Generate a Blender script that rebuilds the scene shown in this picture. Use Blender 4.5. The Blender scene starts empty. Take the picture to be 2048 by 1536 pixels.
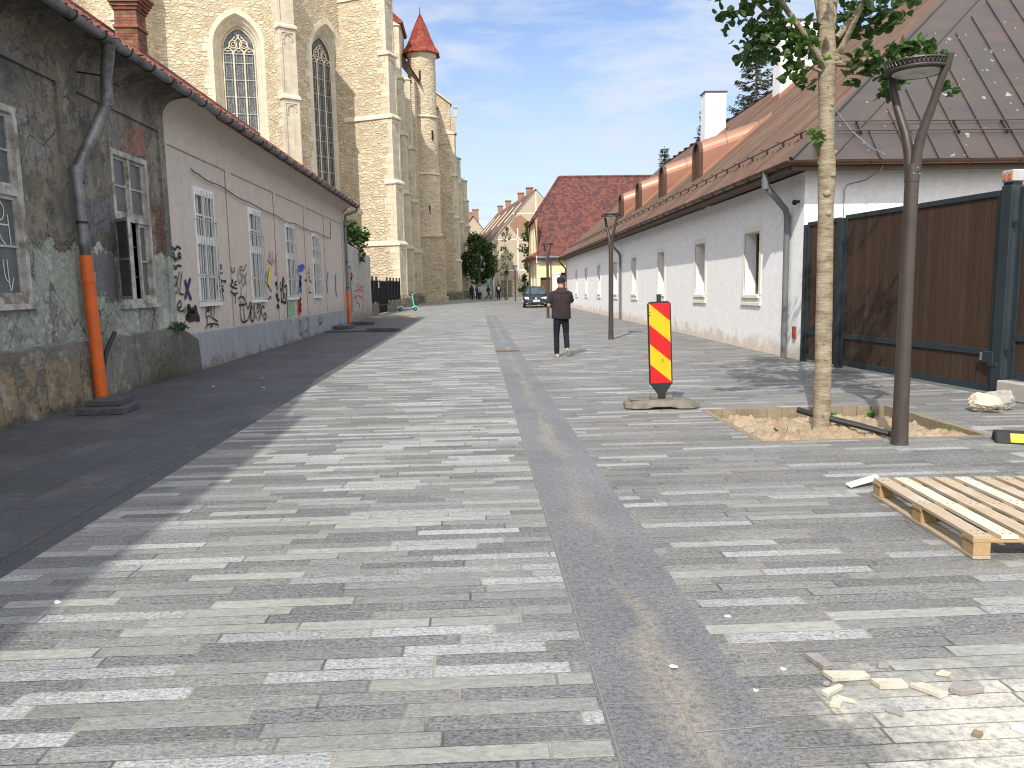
import bpy, bmesh, math, random
from mathutils import Vector, Matrix, Euler
R = math.radians
sc = bpy.context.scene
COL = sc.collection

# ------------------------------------------------------------------ camera, sky, sun, exposure
def cam_setup(yaw, pitch, roll, loc, focal_px=1540.0):
    y, p, r = R(yaw), R(pitch), R(roll)
    fw = Vector((math.sin(y)*math.cos(p), math.cos(y)*math.cos(p), math.sin(p)))
    rt = Vector((math.cos(y), -math.sin(y), 0)); up = rt.cross(fw)
    c, s = math.cos(r), math.sin(r)
    rt2 = c*rt - s*up; up2 = s*rt + c*up
    cam = bpy.data.cameras.new('camera'); o = bpy.data.objects.new('camera', cam)
    COL.objects.link(o)
    m = Matrix((rt2, up2, -fw)).transposed().to_4x4(); m.translation = loc
    o.matrix_world = m
    cam.sensor_width = 36; cam.lens = focal_px/2048*36
    cam.clip_start = .05; cam.clip_end = 4000
    sc.camera = o
cam_setup(2.5, -7.3, 1.0, (0, 0, 1.58))

SUN_DIR = Vector((.411, .994, -1.0)).normalized()      # the way the light travels
SUN_EL = math.asin(-SUN_DIR.z); SUN_AZ = math.atan2(-SUN_DIR.x, -SUN_DIR.y)
sl = bpy.data.lights.new('sun', 'SUN'); sl.energy = 3.0; sl.angle = R(.53); sl.color = (1, .94, .85)
so = bpy.data.objects.new('sun', sl); COL.objects.link(so)
so.rotation_euler = SUN_DIR.to_track_quat('-Z', 'Y').to_euler(); so.location = (-20, -40, 60)
sc.view_settings.view_transform = 'Standard'; sc.view_settings.look = 'None'
sc.view_settings.exposure = 0.69; sc.view_settings.gamma = 1.0
sc.cycles.use_denoising = True; sc.cycles.use_adaptive_sampling = False; sc.cycles.filter_width = 1.15; sc.cycles.sample_clamp_indirect = 4
sc.cycles.max_bounces = 6; sc.cycles.diffuse_bounces = 3; sc.cycles.glossy_bounces = 2
sc.cycles.transmission_bounces = 3; sc.cycles.transparent_max_bounces = 4
sc.cycles.caustics_reflective = False; sc.cycles.caustics_refractive = False

# ------------------------------------------------------------------ material helper
def lin(c):
    if isinstance(c, str):
        c = c.lstrip('#'); c = [int(c[i:i+2], 16)/255 for i in (0, 2, 4)]
        c = [x/12.92 if x <= .04045 else ((x+.055)/1.055)**2.4 for x in c]
    return (c[0], c[1], c[2], 1.0)
class NB:
    def __init__(s, nt): s.nt = nt
    def nd(s, t, **kw):
        n = s.nt.nodes.new(t)
        for k, v in kw.items(): setattr(n, k, v)
        return n
    def st(s, sock, v):
        if v is None: return
        if isinstance(v, bpy.types.NodeSocket): s.nt.links.new(v, sock)
        elif isinstance(v, str): sock.default_value = lin(v)
        elif isinstance(v, (tuple, list)) and sock.type == 'RGBA': sock.default_value = lin(v)
        else: sock.default_value = v
    def pos(s): return s.nd('ShaderNodeNewGeometry').outputs['Position']
    def obj(s): return s.nd('ShaderNodeTexCoord').outputs['Object']
    def math(s, op, a, b=None, c=None, clamp=False):
        n = s.nd('ShaderNodeMath', operation=op, use_clamp=clamp)
        s.st(n.inputs[0], a); s.st(n.inputs[1], b); s.st(n.inputs[2], c); return n.outputs[0]
    def vm(s, op, a, b=None):
        n = s.nd('ShaderNodeVectorMath', operation=op); s.st(n.inputs[0], a); s.st(n.inputs[1], b); return n.outputs[0]
    def sep(s, v):
        n = s.nd('ShaderNodeSeparateXYZ'); s.st(n.inputs[0], v); return n.outputs
    def comb(s, x, y, z):
        n = s.nd('ShaderNodeCombineXYZ')
        for i, v in enumerate((x, y, z)): s.st(n.inputs[i], v)
        return n.outputs[0]
    def noise(s, v, scale=5, detail=3, rough=.55, dist=0, col=False):
        n = s.nd('ShaderNodeTexNoise'); s.st(n.inputs['Vector'], v); s.st(n.inputs['Scale'], scale)
        n.inputs['Detail'].default_value = detail; n.inputs['Roughness'].default_value = rough; n.inputs['Distortion'].default_value = dist
        return n.outputs['Color' if col else 'Fac']
    def vor(s, v, scale=5, feature='F1', out='Distance', rnd=1.0, dims='3D', w=None):
        n = s.nd('ShaderNodeTexVoronoi', feature=feature, voronoi_dimensions=dims)
        if dims == '1D': s.st(n.inputs['W'], w)
        else: s.st(n.inputs['Vector'], v)
        s.st(n.inputs['Scale'], scale); n.inputs['Randomness'].default_value = rnd
        return n.outputs[out]
    def wn(s, v=None, w=None, out='Value'):
        n = s.nd('ShaderNodeTexWhiteNoise', noise_dimensions='1D' if v is None else '3D')
        if v is None: s.st(n.inputs['W'], w)
        else: s.st(n.inputs['Vector'], v)
        return n.outputs[out]
    def ramp(s, f, stops, interp='LINEAR'):
        n = s.nd('ShaderNodeValToRGB'); cr = n.color_ramp; cr.interpolation = interp
        while len(cr.elements) < len(stops): cr.elements.new(.5)
        for e, (p, c) in zip(cr.elements, stops):
            e.position = p; e.color = lin(c) if not isinstance(c, (int, float)) else (c, c, c, 1)
        s.st(n.inputs[0], f); return n.outputs[0]
    def mix(s, f, a, b, mode='MIX'):
        n = s.nd('ShaderNodeMix', data_type='RGBA', blend_type=mode)
        s.st(n.inputs[0], f); s.st(n.inputs[6], a); s.st(n.inputs[7], b); return n.outputs[2]
    def mr(s, v, a, b, c=0., d=1., clamp=True):
        n = s.nd('ShaderNodeMapRange', clamp=clamp); s.st(n.inputs[0], v)
        for i, x in enumerate((a, b, c, d)): s.st(n.inputs[i+1], x)
        return n.outputs[0]
    def mul(s, col, f):     # colour times grey factor
        return s.mix(1.0, col, s.comb(f, f, f), 'MULTIPLY')
    def out(s, col, rough=.8, metal=0., h=None, hs=.5, hd=.02, spec=.4, alpha=None, trans=None):
        b = s.nd('ShaderNodeBsdfPrincipled'); o = s.nd('ShaderNodeOutputMaterial')
        s.st(b.inputs['Base Color'], col); s.st(b.inputs['Roughness'], rough); s.st(b.inputs['Metallic'], metal)
        s.st(b.inputs['Specular IOR Level'], spec)
        if trans is not None: s.st(b.inputs['Transmission Weight'], trans)
        if alpha is not None: s.st(b.inputs['Alpha'], alpha)
        if h is not None:
            bp = s.nd('ShaderNodeBump'); bp.inputs['Strength'].default_value = hs; bp.inputs['Distance'].default_value = hd
            s.st(bp.inputs['Height'], h); s.nt.links.new(bp.outputs[0], b.inputs['Normal'])
        s.nt.links.new(b.outputs[0], o.inputs[0]); return b
def newmat(name):
    m = bpy.data.materials.new(name); m.use_nodes = True; m.node_tree.nodes.clear(); return m, NB(m.node_tree)
MATS = {}
def simple(name, c, rough=.7, metal=0., var=.12, scale=6., bump=0., bscale=60., spec=.4, c2=None, stain=None):
    """one colour broken up by two scales of noise, optional second colour and bump"""
    m, b = newmat(name); p = b.pos()
    n1 = b.noise(p, scale, 4, .6); n2 = b.noise(p, scale*9, 2)
    f = b.math('ADD', b.mr(n1, .3, .7, 1-var, 1+var), b.mr(n2, .3, .7, -var*.5, var*.5))
    col = b.mul(lin(c)[:3], f)
    if c2: col = b.mix(b.mr(b.noise(p, scale*.6, 5, .65), .5, .62), col, c2)
    b.out(col, rough, metal, b.noise(p, bscale, 3) if bump else None, bump, .01, spec)
    MATS[name] = m; return m

# ------------------------------------------------------------------ mesh helper
class MB:
    def __init__(s): s.v = []; s.f = []; s.m = []; s.cur = 0
    def V(s, *p):
        s.v.append(Vector(p if len(p) == 3 else p[0])); return len(s.v)-1
    def F(s, *i): s.f.append(tuple(i)); s.m.append(s.cur)
    def poly(s, pts): s.F(*[s.V(Vector(p)) for p in pts])
    def box(s, lo, hi, M=None):
        x0, y0, z0 = lo; x1, y1, z1 = hi
        P = [(x0,y0,z0),(x1,y0,z0),(x1,y1,z0),(x0,y1,z0),(x0,y0,z1),(x1,y0,z1),(x1,y1,z1),(x0,y1,z1)]
        s.hexa(P, M)
    def hexa(s, P, M=None):
        k = [s.V((M @ Vector(p)) if M else Vector(p)) for p in P]
        for q in ((0,3,2,1),(4,5,6,7),(0,1,5,4),(1,2,6,5),(2,3,7,6),(3,0,4,7)): s.F(*[k[i] for i in q])
    def cbox(s, c, size, M=None):
        s.box([c[i]-size[i]/2 for i in range(3)], [c[i]+size[i]/2 for i in range(3)], M)
    def prism(s, poly, d):      # polygon (3d points) pushed along vector d
        d = Vector(d); a = [s.V(Vector(p)) for p in poly]; b = [s.V(Vector(p)+d) for p in poly]
        n = len(a); s.F(*a[::-1]); s.F(*b)
        for i in range(n): s.F(a[i], a[(i+1) % n], b[(i+1) % n], b[i])
    def ring(s, c, n, r1, r2, u, v): # ring of n points
        return [s.V(Vector(c)+u*(r1*math.cos(2*math.pi*i/n))+v*(r2*math.sin(2*math.pi*i/n))) for i in range(n)]
    def bridge(s, a, b):
        n = len(a)
        for i in range(n): s.F(a[i], a[(i+1) % n], b[(i+1) % n], b[i])
    def tube(s, pts, r, n=8, cap=True, flat=None):
        pts = [Vector(p) for p in pts]; rs = r if isinstance(r, (list, tuple)) else [r]*len(pts)
        prev = None; up = None
        for i, p in enumerate(pts):
            d = (pts[min(i+1, len(pts)-1)]-pts[max(i-1, 0)])
            d = d.normalized() if d.length > 1e-9 else Vector((0, 0, 1))
            if up is None:
                up = Vector((0, 0, 1)) if abs(d.z) < .9 else Vector((1, 0, 0))
            u = d.cross(up)
            if u.length < 1e-4: u = d.orthogonal()
            u.normalize(); v = u.cross(d).normalized(); up = v
            k = s.ring(p, n, rs[i], rs[i]*(flat or 1), u, v)
            if prev: s.bridge(prev, k)
            elif cap: s.F(*k[::-1])
            prev = k
        if cap: s.F(*prev)
    def lathe(s, prof, c=(0,0,0), n=24, a0=0):   # (r,z) profile about the z axis
        c = Vector(c); prev = None
        for r, z in prof:
            if r < 1e-6:
                k = [s.V(c+Vector((0,0,z)))]
            else: k = [s.V(c+Vector((r*math.cos(a0+2*math.pi*i/n), r*math.sin(a0+2*math.pi*i/n), z))) for i in range(n)]
            if prev:
                if len(prev) == 1 and len(k) > 1:
                    for i in range(n): s.F(prev[0], k[(i+1) % n], k[i])
                elif len(k) == 1 and len(prev) > 1:
                    for i in range(n): s.F(prev[i], prev[(i+1) % n], k[0])
                elif len(k) > 1: s.bridge(prev, k)
            prev = k
    def loft(s, rings, cap=True, closed=True):
        prev = None; ids = []
        for rg in rings:
            k = [s.V(Vector(p)) for p in rg]; ids.append(k)
            if prev:
                n = len(k)
                for i in range(n if closed else n-1): s.F(prev[i], prev[(i+1) % n], k[(i+1) % n], k[i])
            prev = k
        if cap: s.F(*ids[0][::-1]); s.F(*ids[-1])
    def ball(s, c, r, n=10, m=7):
        c = Vector(c); rx, ry, rz = r if isinstance(r, (tuple, list)) else (r, r, r)
        rings = [[c+Vector((rx*math.sin(a)*math.cos(t), ry*math.sin(a)*math.sin(t), -rz*math.cos(a))) for t in [2*math.pi*i/n for i in range(n)]] for a in [math.pi*(j+.5)/m for j in range(m)]]
        s.loft(rings)
def G(*a): pass
OFF = {}
def add(name, mb, m, parent=None, smooth=False, bevel=0., kind=None, fixn=True):
    me = bpy.data.meshes.new(name)
    off = OFF.get(parent, Vector((0, 0, 0))) if parent else Vector((0, 0, 0))
    me.from_pydata([tuple(v-off) for v in mb.v], [], mb.f)
    ms = m if isinstance(m, (list, tuple)) else [m]
    for x in ms: me.materials.append(MATS[x] if isinstance(x, str) else x)
    if len(ms) > 1:
        for p, i in zip(me.polygons, mb.m): p.material_index = i
    if fixn:
        bm = bmesh.new(); bm.from_mesh(me); bmesh.ops.recalc_face_normals(bm, faces=bm.faces); bm.to_mesh(me); bm.free()
    if smooth:
        for p in me.polygons: p.use_smooth = True
        try: me.set_sharp_from_angle(angle=R(smooth if smooth is not True else 40))
        except Exception: pass
    o = bpy.data.objects.new(name, me); COL.objects.link(o)
    if parent: o.parent = parent; OFF[o] = off
    if bevel:
        bv = o.modifiers.new('bevel', 'BEVEL'); bv.width = bevel; bv.segments = 1; bv.limit_method = 'ANGLE'
    if kind: o['kind'] = kind
    return o
def tag(o, label, cat, group=None):
    o['label'] = label; o['category'] = cat
    if group: o['group'] = group
    return o
def thing(name, label, cat, loc=(0,0,0), rz=0., group=None, world=True):
    """an Empty at the base of a thing; with world=True its parts are given in scene coordinates"""
    o = bpy.data.objects.new(name, None); COL.objects.link(o); o.empty_display_size = .2
    o.location = loc; o.rotation_euler = (0, 0, rz)
    OFF[o] = Vector(loc) if world else Vector((0, 0, 0))
    return tag(o, label, cat, group)
def dup(root, loc, rz=None, label=None, group=None, scale=None):
    r = root.copy(); COL.objects.link(r); r.location = loc
    if rz is not None: r.rotation_euler = (0, 0, rz)
    if scale: r.scale = scale
    if label: r['label'] = label
    if group: r['group'] = group
    dup_kids(root, r); return r
def dup_kids(a, b):
    for ch in list(a.children):
        c = ch.copy(); COL.objects.link(c); c.parent = b; dup_kids(ch, c)
def dup_part(p, d):     # copy of a part and its sub-parts inside the same thing, moved by d
    c = p.copy(); COL.objects.link(c); c.parent = p.parent; c.location = p.location + Vector(d); dup_kids(p, c); return c
def wall_rects(mb, u0, u1, z0, z1, openings, P, depth):
    """flat wall with rectangular openings and reveals; P(u,z,d) maps to 3d, d is the depth into the wall"""
    us = sorted({u0, u1, *[o[0] for o in openings], *[o[1] for o in openings]}); zs = sorted({z0, z1, *[o[2] for o in openings], *[o[3] for o in openings]})
    for i in range(len(us)-1):
        for j in range(len(zs)-1):
            cu, cz = (us[i]+us[i+1])/2, (zs[j]+zs[j+1])/2
            if any(o[0] < cu < o[1] and o[2] < cz < o[3] for o in openings): continue
            mb.poly([P(us[i], zs[j], 0), P(us[i+1], zs[j], 0), P(us[i+1], zs[j+1], 0), P(us[i], zs[j+1], 0)])
    for a, b, c, d in openings:
        q = [(a, c), (b, c), (b, d), (a, d)]
        for k in range(4):
            (ua, za), (ub, zb) = q[k], q[(k+1) % 4]
            mb.poly([P(ua, za, 0), P(ub, zb, 0), P(ub, zb, depth), P(ua, za, depth)])
# ------------------------------------------------------------------ sky
w = bpy.data.worlds.new('World'); sc.world = w; w.use_nodes = True; w.node_tree.nodes.clear(); b = NB(w.node_tree)
sky = b.nd('ShaderNodeTexSky', sky_type='NISHITA'); sky.sun_disc = False; sky.sun_elevation = SUN_EL; sky.sun_rotation = SUN_AZ
sky.air_density = 1.0; sky.dust_density = .6; sky.ozone_density = 1.6
d = b.nd('ShaderNodeTexCoord').outputs['Generated']; x, y, z = b.sep(d)
zz = b.math('ADD', b.math('MAXIMUM', z, 0.0), .12)
cv = b.comb(b.math('DIVIDE', x, zz), b.math('MULTIPLY', b.math('DIVIDE', y, zz), 1.0), 3.7)
wv = b.vm('ADD', cv, b.vm('MULTIPLY', b.noise(cv, .7, 3, .5, col=True), (.9, .9, 0)))
n1 = b.noise(b.vm('MULTIPLY', wv, (1.0, .55, 1)), .55, 7, .6); n2 = b.noise(b.vm('MULTIPLY', wv, (1.6, 2.6, 1)), 1.3, 8, .66)
cl = b.math('ADD', b.math('MULTIPLY', n1, .5), b.math('MULTIPLY', n2, .5))
cl = b.mr(cl, .40, .57, .0, .95)
cl = b.math('MAXIMUM', cl, b.math('MULTIPLY', b.mr(z, .36, .03, 0., .95), b.mr(n2, .3, .6, .65, 1.0)))
colr = b.mix(cl, b.mix(1.0, sky.outputs[0], (.70, .70, .78), 'MULTIPLY'), (3.05, 3.42, 4.05))
rear = b.math('MAXIMUM', b.mr(y, .05, -.45, 0, .9), b.mr(z, .62, .9, 0, .7))      # extra bright cloud added out of view, behind and overhead, to lift fill light
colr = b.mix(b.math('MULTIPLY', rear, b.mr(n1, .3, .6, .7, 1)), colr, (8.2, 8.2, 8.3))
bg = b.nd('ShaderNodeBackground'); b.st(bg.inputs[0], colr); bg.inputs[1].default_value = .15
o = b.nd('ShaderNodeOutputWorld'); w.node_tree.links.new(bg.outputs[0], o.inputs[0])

# ------------------------------------------------------------------ materials
def paving(name, stops, wid=.096, ln=.62, right=False):
    m, b = newmat(name); p = b.pos(); x, y, z = b.sep(p)
    yy = b.math('ADD', y, b.math('MULTIPLY', b.math('SUBTRACT', b.noise(b.comb(b.math('MULTIPLY', x, .5), b.math('MULTIPLY', y, .5), 0), 1, 1), .5), .02))
    yy = b.math('ADD', yy, b.mr(b.noise(p, 60, 2, .6), .3, .7, -.0022, .0022)); ry = b.math('DIVIDE', yy, wid); row = b.math('FLOOR', ry); fr = b.math('FRACT', ry)
    rr = b.wn(w=row)
    W = b.math('ADD', b.math('DIVIDE', x, ln), b.math('MULTIPLY', rr, 370.0))
    cid = b.vor(None, 1, 'F1', 'Color', .8, '1D', W); cs = b.sep(cid)
    ed = b.vor(None, 1, 'DISTANCE_TO_EDGE', 'Distance', .8, '1D', W)
    jl = b.math('MAXIMUM', b.mr(b.math('ABSOLUTE', b.math('SUBTRACT', fr, .5)), .455, .485), b.mr(ed, .012, .004))
    t = cs[0]
    base = b.ramp(t, stops, 'CONSTANT')
    spk = b.ramp(t, [(0, 1.25), (stops[1][0], .85), (stops[2][0], 1.0), (stops[3][0], .5), (stops[4][0], .28)], 'CONSTANT')
    pv = b.vm('MULTIPLY', p, (1, 2.0, 1))
    g = b.noise(pv, 48, 5, .8); g2 = b.noise(b.vm('MULTIPLY', p, (1, 2.6, 1)), 15, 4, .65); g3 = b.noise(b.vm('ADD', p, (9, 3, 1)), 1.1, 4, .6)
    f = b.math('ADD', 1.0, b.math('MULTIPLY', spk, b.mr(g, .33, .67, -.75, .75)))
    f = b.math('ADD', f, b.mr(g2, .3, .7, -.24, .24)); f = b.math('MULTIPLY', f, b.mr(g3, .3, .7, .86, 1.12))
    f = b.math('MULTIPLY', f, b.mr(cs[1], 0, 1, .86, 1.14))
    col = b.mul(base, f)
    # sandy dust and light grit lying on the stones
    du = b.math('MULTIPLY', b.mr(b.noise(p, .55, 5, .65), .42, .75, .08, .5), b.mr(b.noise(p, 30, 4, .75), .38, .62))
    col = b.mix(du, col, (.265, .257, .235))
    sp = b.vor(b.vm('ADD', p, (1, 5, 2)), 7, 'F1', 'Distance', 1.0); col = b.mix(b.math('MULTIPLY', b.mr(sp, .075, .04), b.mr(b.noise(p, 1.1, 3), .45, .6, 0, .6)), col, (.08, .075, .07))
    if right:   # powder from cut stone near the broken tiles
        ex = b.math('DIVIDE', b.math('SUBTRACT', x, 1.95), .74); ey = b.math('DIVIDE', b.math('SUBTRACT', y, 2.38), .60)
        rad = b.math('SQRT', b.math('ADD', b.math('MULTIPLY', ex, ex), b.math('MULTIPLY', ey, ey)))
        rad = b.math('ADD', rad, b.mr(b.noise(p, 3.2, 5, .7), .25, .75, -.55, .55))
        k = b.math('MULTIPLY', b.mr(rad, 1.05, .3, 0, .95), b.mr(b.noise(p, 26, 4, .75), .36, .6, .2, 1))
        col = b.mix(k, col, (.64, .61, .52))
        rx = b.math('MULTIPLY', b.mr(b.noise(p, 1.7, 4, .6), .62, .75, 0, .5), b.mr(b.noise(p, 40, 3, .7), .45, .6))
        col = b.mix(rx, col, (.33, .2, .13))
    jc = b.mix(b.mr(b.noise(p, 2.3, 4, .6), .40, .6), (.07, .066, .06), (.33, .30, .235))
    col = b.mix(b.math('MULTIPLY', jl, .85), col, jc)
    hgt = b.math('SUBTRACT', b.math('ADD', b.math('MULTIPLY', g, b.math('MULTIPLY', spk, .6)), b.math('ADD', cs[2], b.math('MULTIPLY', b.math('MULTIPLY', b.math('SUBTRACT', cs[1], .5), fr), 1.2))), b.math('MULTIPLY', jl, 1.4))
    b.out(col, .72, 0, hgt, .55, .008, .3); MATS[name] = m
A_, B_, C_, D_, E_ = (.150, .153, .158), (.212, .215, .208), (.295, .305, .306), (.183, .185, .180), (.280, .284, .266)
paving('paving_left', [(0, A_), (.27, D_), (.48, C_), (.63, B_), (.80, E_)])
A_, D_ = (.158, .160, .160), (.186, .186, .178)
paving('paving_right', [(0, A_), (.36, D_), (.74, C_), (.82, B_), (.92, E_)], right=True, ln=.7)

def granite(name, c1, c2, sx, sy, seed=0., sand=False, joint=.006):
    m, b = newmat(name); p = b.pos(); x, y, z = b.sep(p)
    cx = b.math('DIVIDE', b.math('ADD', x, 50), sx); col_i = b.math('FLOOR', cx)
    off = b.math('MULTIPLY', b.wn(w=b.math('ADD', col_i, seed)), 1.0)
    cy = b.math('ADD', b.math('DIVIDE', y, sy), off); row = b.math('FLOOR', cy)
    ju = b.math('MULTIPLY', b.math('SUBTRACT', .5, b.math('ABSOLUTE', b.math('SUBTRACT', b.math('FRACT', cx), .5))), sx)
    jv = b.math('MULTIPLY', b.math('SUBTRACT', .5, b.math('ABSOLUTE', b.math('SUBTRACT', b.math('FRACT', cy), .5))), sy)
    j = b.mr(b.math('MINIMUM', ju, jv), joint, joint*.4)
    r = b.wn(b.comb(col_i, row, seed)); g = b.noise(b.vm('MULTIPLY', p, (1, 1.5, 1)), 34, 6, .82); g2 = b.noise(p, 120, 2, .7)
    f = b.math('ADD', b.math('MULTIPLY', g, .6), b.math('MULTIPLY', g2, .4))
    col = b.mix(b.mr(f, .38, .66), c1, c2)
    if not sand: col = b.mul(col, b.mr(b.noise(b.vm('MULTIPLY', p, (1, 1.8, 1)), 9, 6, .75), .3, .7, .72, 1.25))
    col = b.mul(col, b.math('MULTIPLY', b.mr(r, 0, 1, .93, 1.06), b.mr(b.noise(p, .9, 4), .3, .7, .85, 1.15)))
    if sand:
        dx = b.math('ABSOLUTE', b.math('SUBTRACT', b.math('ADD', x, b.mr(b.noise(b.comb(0, y, 0), 1.2, 2), .3, .7, -.07, .07)), .74))
        wv = b.mr(b.noise(b.comb(0, b.math('MULTIPLY', y, .6), 3), 1, 3), .35, .62, .02, .17)
        k = b.mr(b.math('DIVIDE', dx, wv), 1.0, .15, 0, .85); k = b.math('MULTIPLY', k, b.mr(b.noise(p, 45, 4, .75), .38, .58))
        k = b.math('MULTIPLY', k, b.mr(b.noise(b.comb(0, y, 9), .55, 3), .38, .6))
        col = b.mix(b.math('MULTIPLY', k, .8), col, (.34, .295, .235))
    else:
        k = b.math('MULTIPLY', b.mr(b.noise(p, 1.3, 5, .65), .52, .72, 0, .4), b.mr(b.noise(p, 25, 3, .7), .4, .6)); col = b.mix(k, col, (.26, .25, .22))
    col = b.mix(b.math('MULTIPLY', j, .8), col, (.26, .24, .195) if sand else (.04, .04, .04))
    b.out(col, .68, 0, b.math('SUBTRACT', b.math('MULTIPLY', f, .9), j), .6, .012 if sand else .02, .35); MATS[name] = m
granite('strip_granite', (.068, .073, .078), (.275, .28, .282), .295, 1.15, 2.0, True, .005)
granite('dark_slabs', (.032, .036, .043), (.125, .132, .142), .62, 1.25, 5.0, False, .007)
simple('ground_earth', (.17, .165, .15), .9, var=.2, scale=1.5, bump=.3)

def rubble(name, light, dark, mort, sc_=1.0, bump=.9, hgt=.05):
    m, b = newmat(name); p = b.pos()
    q = b.vm('ADD', p, b.vm('MULTIPLY', b.noise(p, 1.5, 2, col=True), (.28, .28, .18)))
    q = b.vm('MULTIPLY', q, (1.75*sc_, 1.75*sc_, 3.6*sc_))
    cid = b.vor(q, 1, 'F1', 'Color', .9); ed = b.vor(q, 1, 'DISTANCE_TO_EDGE', 'Distance', .9); cs = b.sep(cid)
    q2 = b.vm('MULTIPLY', q, (2.1, 2.1, 1.6)); ed2 = b.vor(q2, 1, 'DISTANCE_TO_EDGE', 'Distance', .9); c2 = b.sep(b.vor(q2, 1, 'F1', 'Color', .9))
    sm = b.math('GREATER_THAN', cs[2], .55)          # some big stones break into smaller ones
    edge = b.math('MINIMUM', ed, b.math('ADD', b.math('MULTIPLY', ed2, .5), b.math('MULTIPLY', b.math('SUBTRACT', 1, sm), 5)))
    n = b.noise(p, 14, 4, .7); n3 = b.noise(p, .25, 4, .6)
    t = b.math('ADD', b.math('MULTIPLY', cs[0], .7), b.math('MULTIPLY', c2[1], .3))
    col = b.mix(t, dark, light); col = b.mul(col, b.math('MULTIPLY', b.mr(n, .3, .7, .82, 1.15), b.mr(n3, .3, .7, .86, 1.1)))
    col = b.mix(b.math('MULTIPLY', b.math('GREATER_THAN', cs[1], .93), .35), col, (.42, .24, .13))
    mj = b.mr(edge, .02, .07, 1, 0); mj = b.math('MULTIPLY', mj, b.mr(b.noise(p, 2.2, 3), .35, .6, .25, 1))
    col = b.mix(b.math('MULTIPLY', mj, .6), col, mort)
    h = b.math('ADD', b.mr(edge, 0, .2), b.math('ADD', b.math('MULTIPLY', n, .35), b.math('MULTIPLY', cs[1], .45)))
    b.out(col, .9, 0, h, bump, hgt, .2); MATS[name] = m
rubble('rubble_stone', (.64, .55, .395), (.52, .435, .30), (.31, .25, .17), 1.25, .85, .055)
rubble('rough_base', (.30, .27, .2), (.17, .155, .12), (.09, .08, .06), 1.5)
def ashlar(name, c, h=.42, l=.75, var=.1):
    m, b = newmat(name); p = b.pos(); x, y, z = b.sep(p)
    rz = b.math('DIVIDE', z, h); row = b.math('FLOOR', rz); u = b.math('ADD', b.math('DIVIDE', b.math('ADD', x, b.math('MULTIPLY', y, .83)), l), b.math('MULTIPLY', row, .5))
    r = b.wn(b.comb(row, b.math('FLOOR', u), 0))
    j = b.math('MAXIMUM', b.mr(b.math('ABSOLUTE', b.math('SUBTRACT', b.math('FRACT', rz), .5)), .482, .494), b.mr(b.math('ABSOLUTE', b.math('SUBTRACT', b.math('FRACT', u), .5)), .488, .496))
    n = b.noise(p, 3, 5, .65); n2 = b.noise(b.vm('MULTIPLY', p, (1, 1, .15)), 2.5, 4, .6)
    f = b.math('MULTIPLY', b.mr(r, 0, 1, 1-var, 1+var), b.math('MULTIPLY', b.mr(n, .3, .7, .9, 1.08), b.mr(n2, .3, .7, .86, 1.06)))
    col = b.mul(c, f); col = b.mix(b.math('MULTIPLY', j, .45), col, (.22, .18, .12))
    b.out(col, .85, 0, b.math('SUBTRACT', b.math('MULTIPLY', n, .5), b.math('MULTIPLY', j, .6)), .4, .02, .2); MATS[name] = m
ashlar('ashlar', (.58, .51, .385)); ashlar('ashlar_pale', (.63, .565, .445), .5, 1.1, .06)
simple('church_glass', (.045, .055, .06), .18, var=.4, scale=3, spec=.5)
m, b = newmat('leaded_glass'); p = b.pos(); q = b.vm('MULTIPLY', p, (9, 9, 9)); ed = b.vor(q, 1, 'DISTANCE_TO_EDGE', 'Distance', .25); cc = b.sep(b.vor(q, 1, 'F1', 'Color', .25))
b.out(b.mix(b.mr(ed, .06, .1), (.03, .03, .03), b.mix(cc[0], (.05, .06, .065), (.17, .19, .19))), .22, 0, ed, .3, .01, .5); MATS['leaded_glass'] = m
simple('iron_bar', (.45, .45, .43), .5, .3, .15)

def tiles(name, cols, wx, wz, axis='x', rough=.75, bump=.8, nz=.25):
    """plain roof tiles: one colour per tile, courses by height"""
    m, b = newmat(name); p = b.pos(); x, y, z = b.sep(p)
    r = b.math('DIVIDE', z, wz); row = b.math('FLOOR', r)
    u = b.math('ADD', b.math('DIVIDE', x if axis == 'x' else (y if axis == 'y' else b.math('ADD', x, y)), wx), b.math('MULTIPLY', b.math('MODULO', row, 2), .5))
    c = b.wn(b.comb(row, b.math('FLOOR', u), 1)); fr = b.math('FRACT', r)
    n = b.noise(p, .6, 4, .6); t = b.math('ADD', b.math('MULTIPLY', c, .8), b.mr(n, .3, .7, -.05, nz))
    col = b.ramp(t, cols); col = b.mul(col, b.mr(b.noise(p, 12, 3), .3, .7, .85, 1.15))
    j = b.math('MAXIMUM', b.mr(fr, .12, .02), b.mr(b.math('ABSOLUTE', b.math('SUBTRACT', b.math('FRACT', u), .5)), .44, .49))
    col = b.mix(b.math('MULTIPLY', j, .6), col, (.03, .015, .012))
    b.out(col, rough, 0, b.math('ADD', b.math('SUBTRACT', 1, fr), b.math('MULTIPLY', c, .3)), bump, .03, .3); MATS[name] = m
tiles('mottled_tiles', [(0, (.06, .028, .03)), (.32, (.09, .034, .032)), (.52, (.165, .055, .038)), (.72, (.11, .038, .034)), (1, (.21, .08, .05))], .21, .17, nz=.1)
tiles('turret_tiles', [(0, (.16, .03, .022)), (.6, (.24, .05, .03)), (1, (.30, .075, .045))], .3, .28, 'xy')
tiles('old_brown_tiles', [(0, (.10, .055, .045)), (.5, (.17, .085, .06)), (.85, (.21, .12, .085)), (1, (.33, .25, .18))], .22, .2, 'y')
simple('left_tiles', (.23, .075, .05), .85, var=.35, scale=4, c2=(.07, .04, .03), bump=.3, bscale=30)

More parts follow.
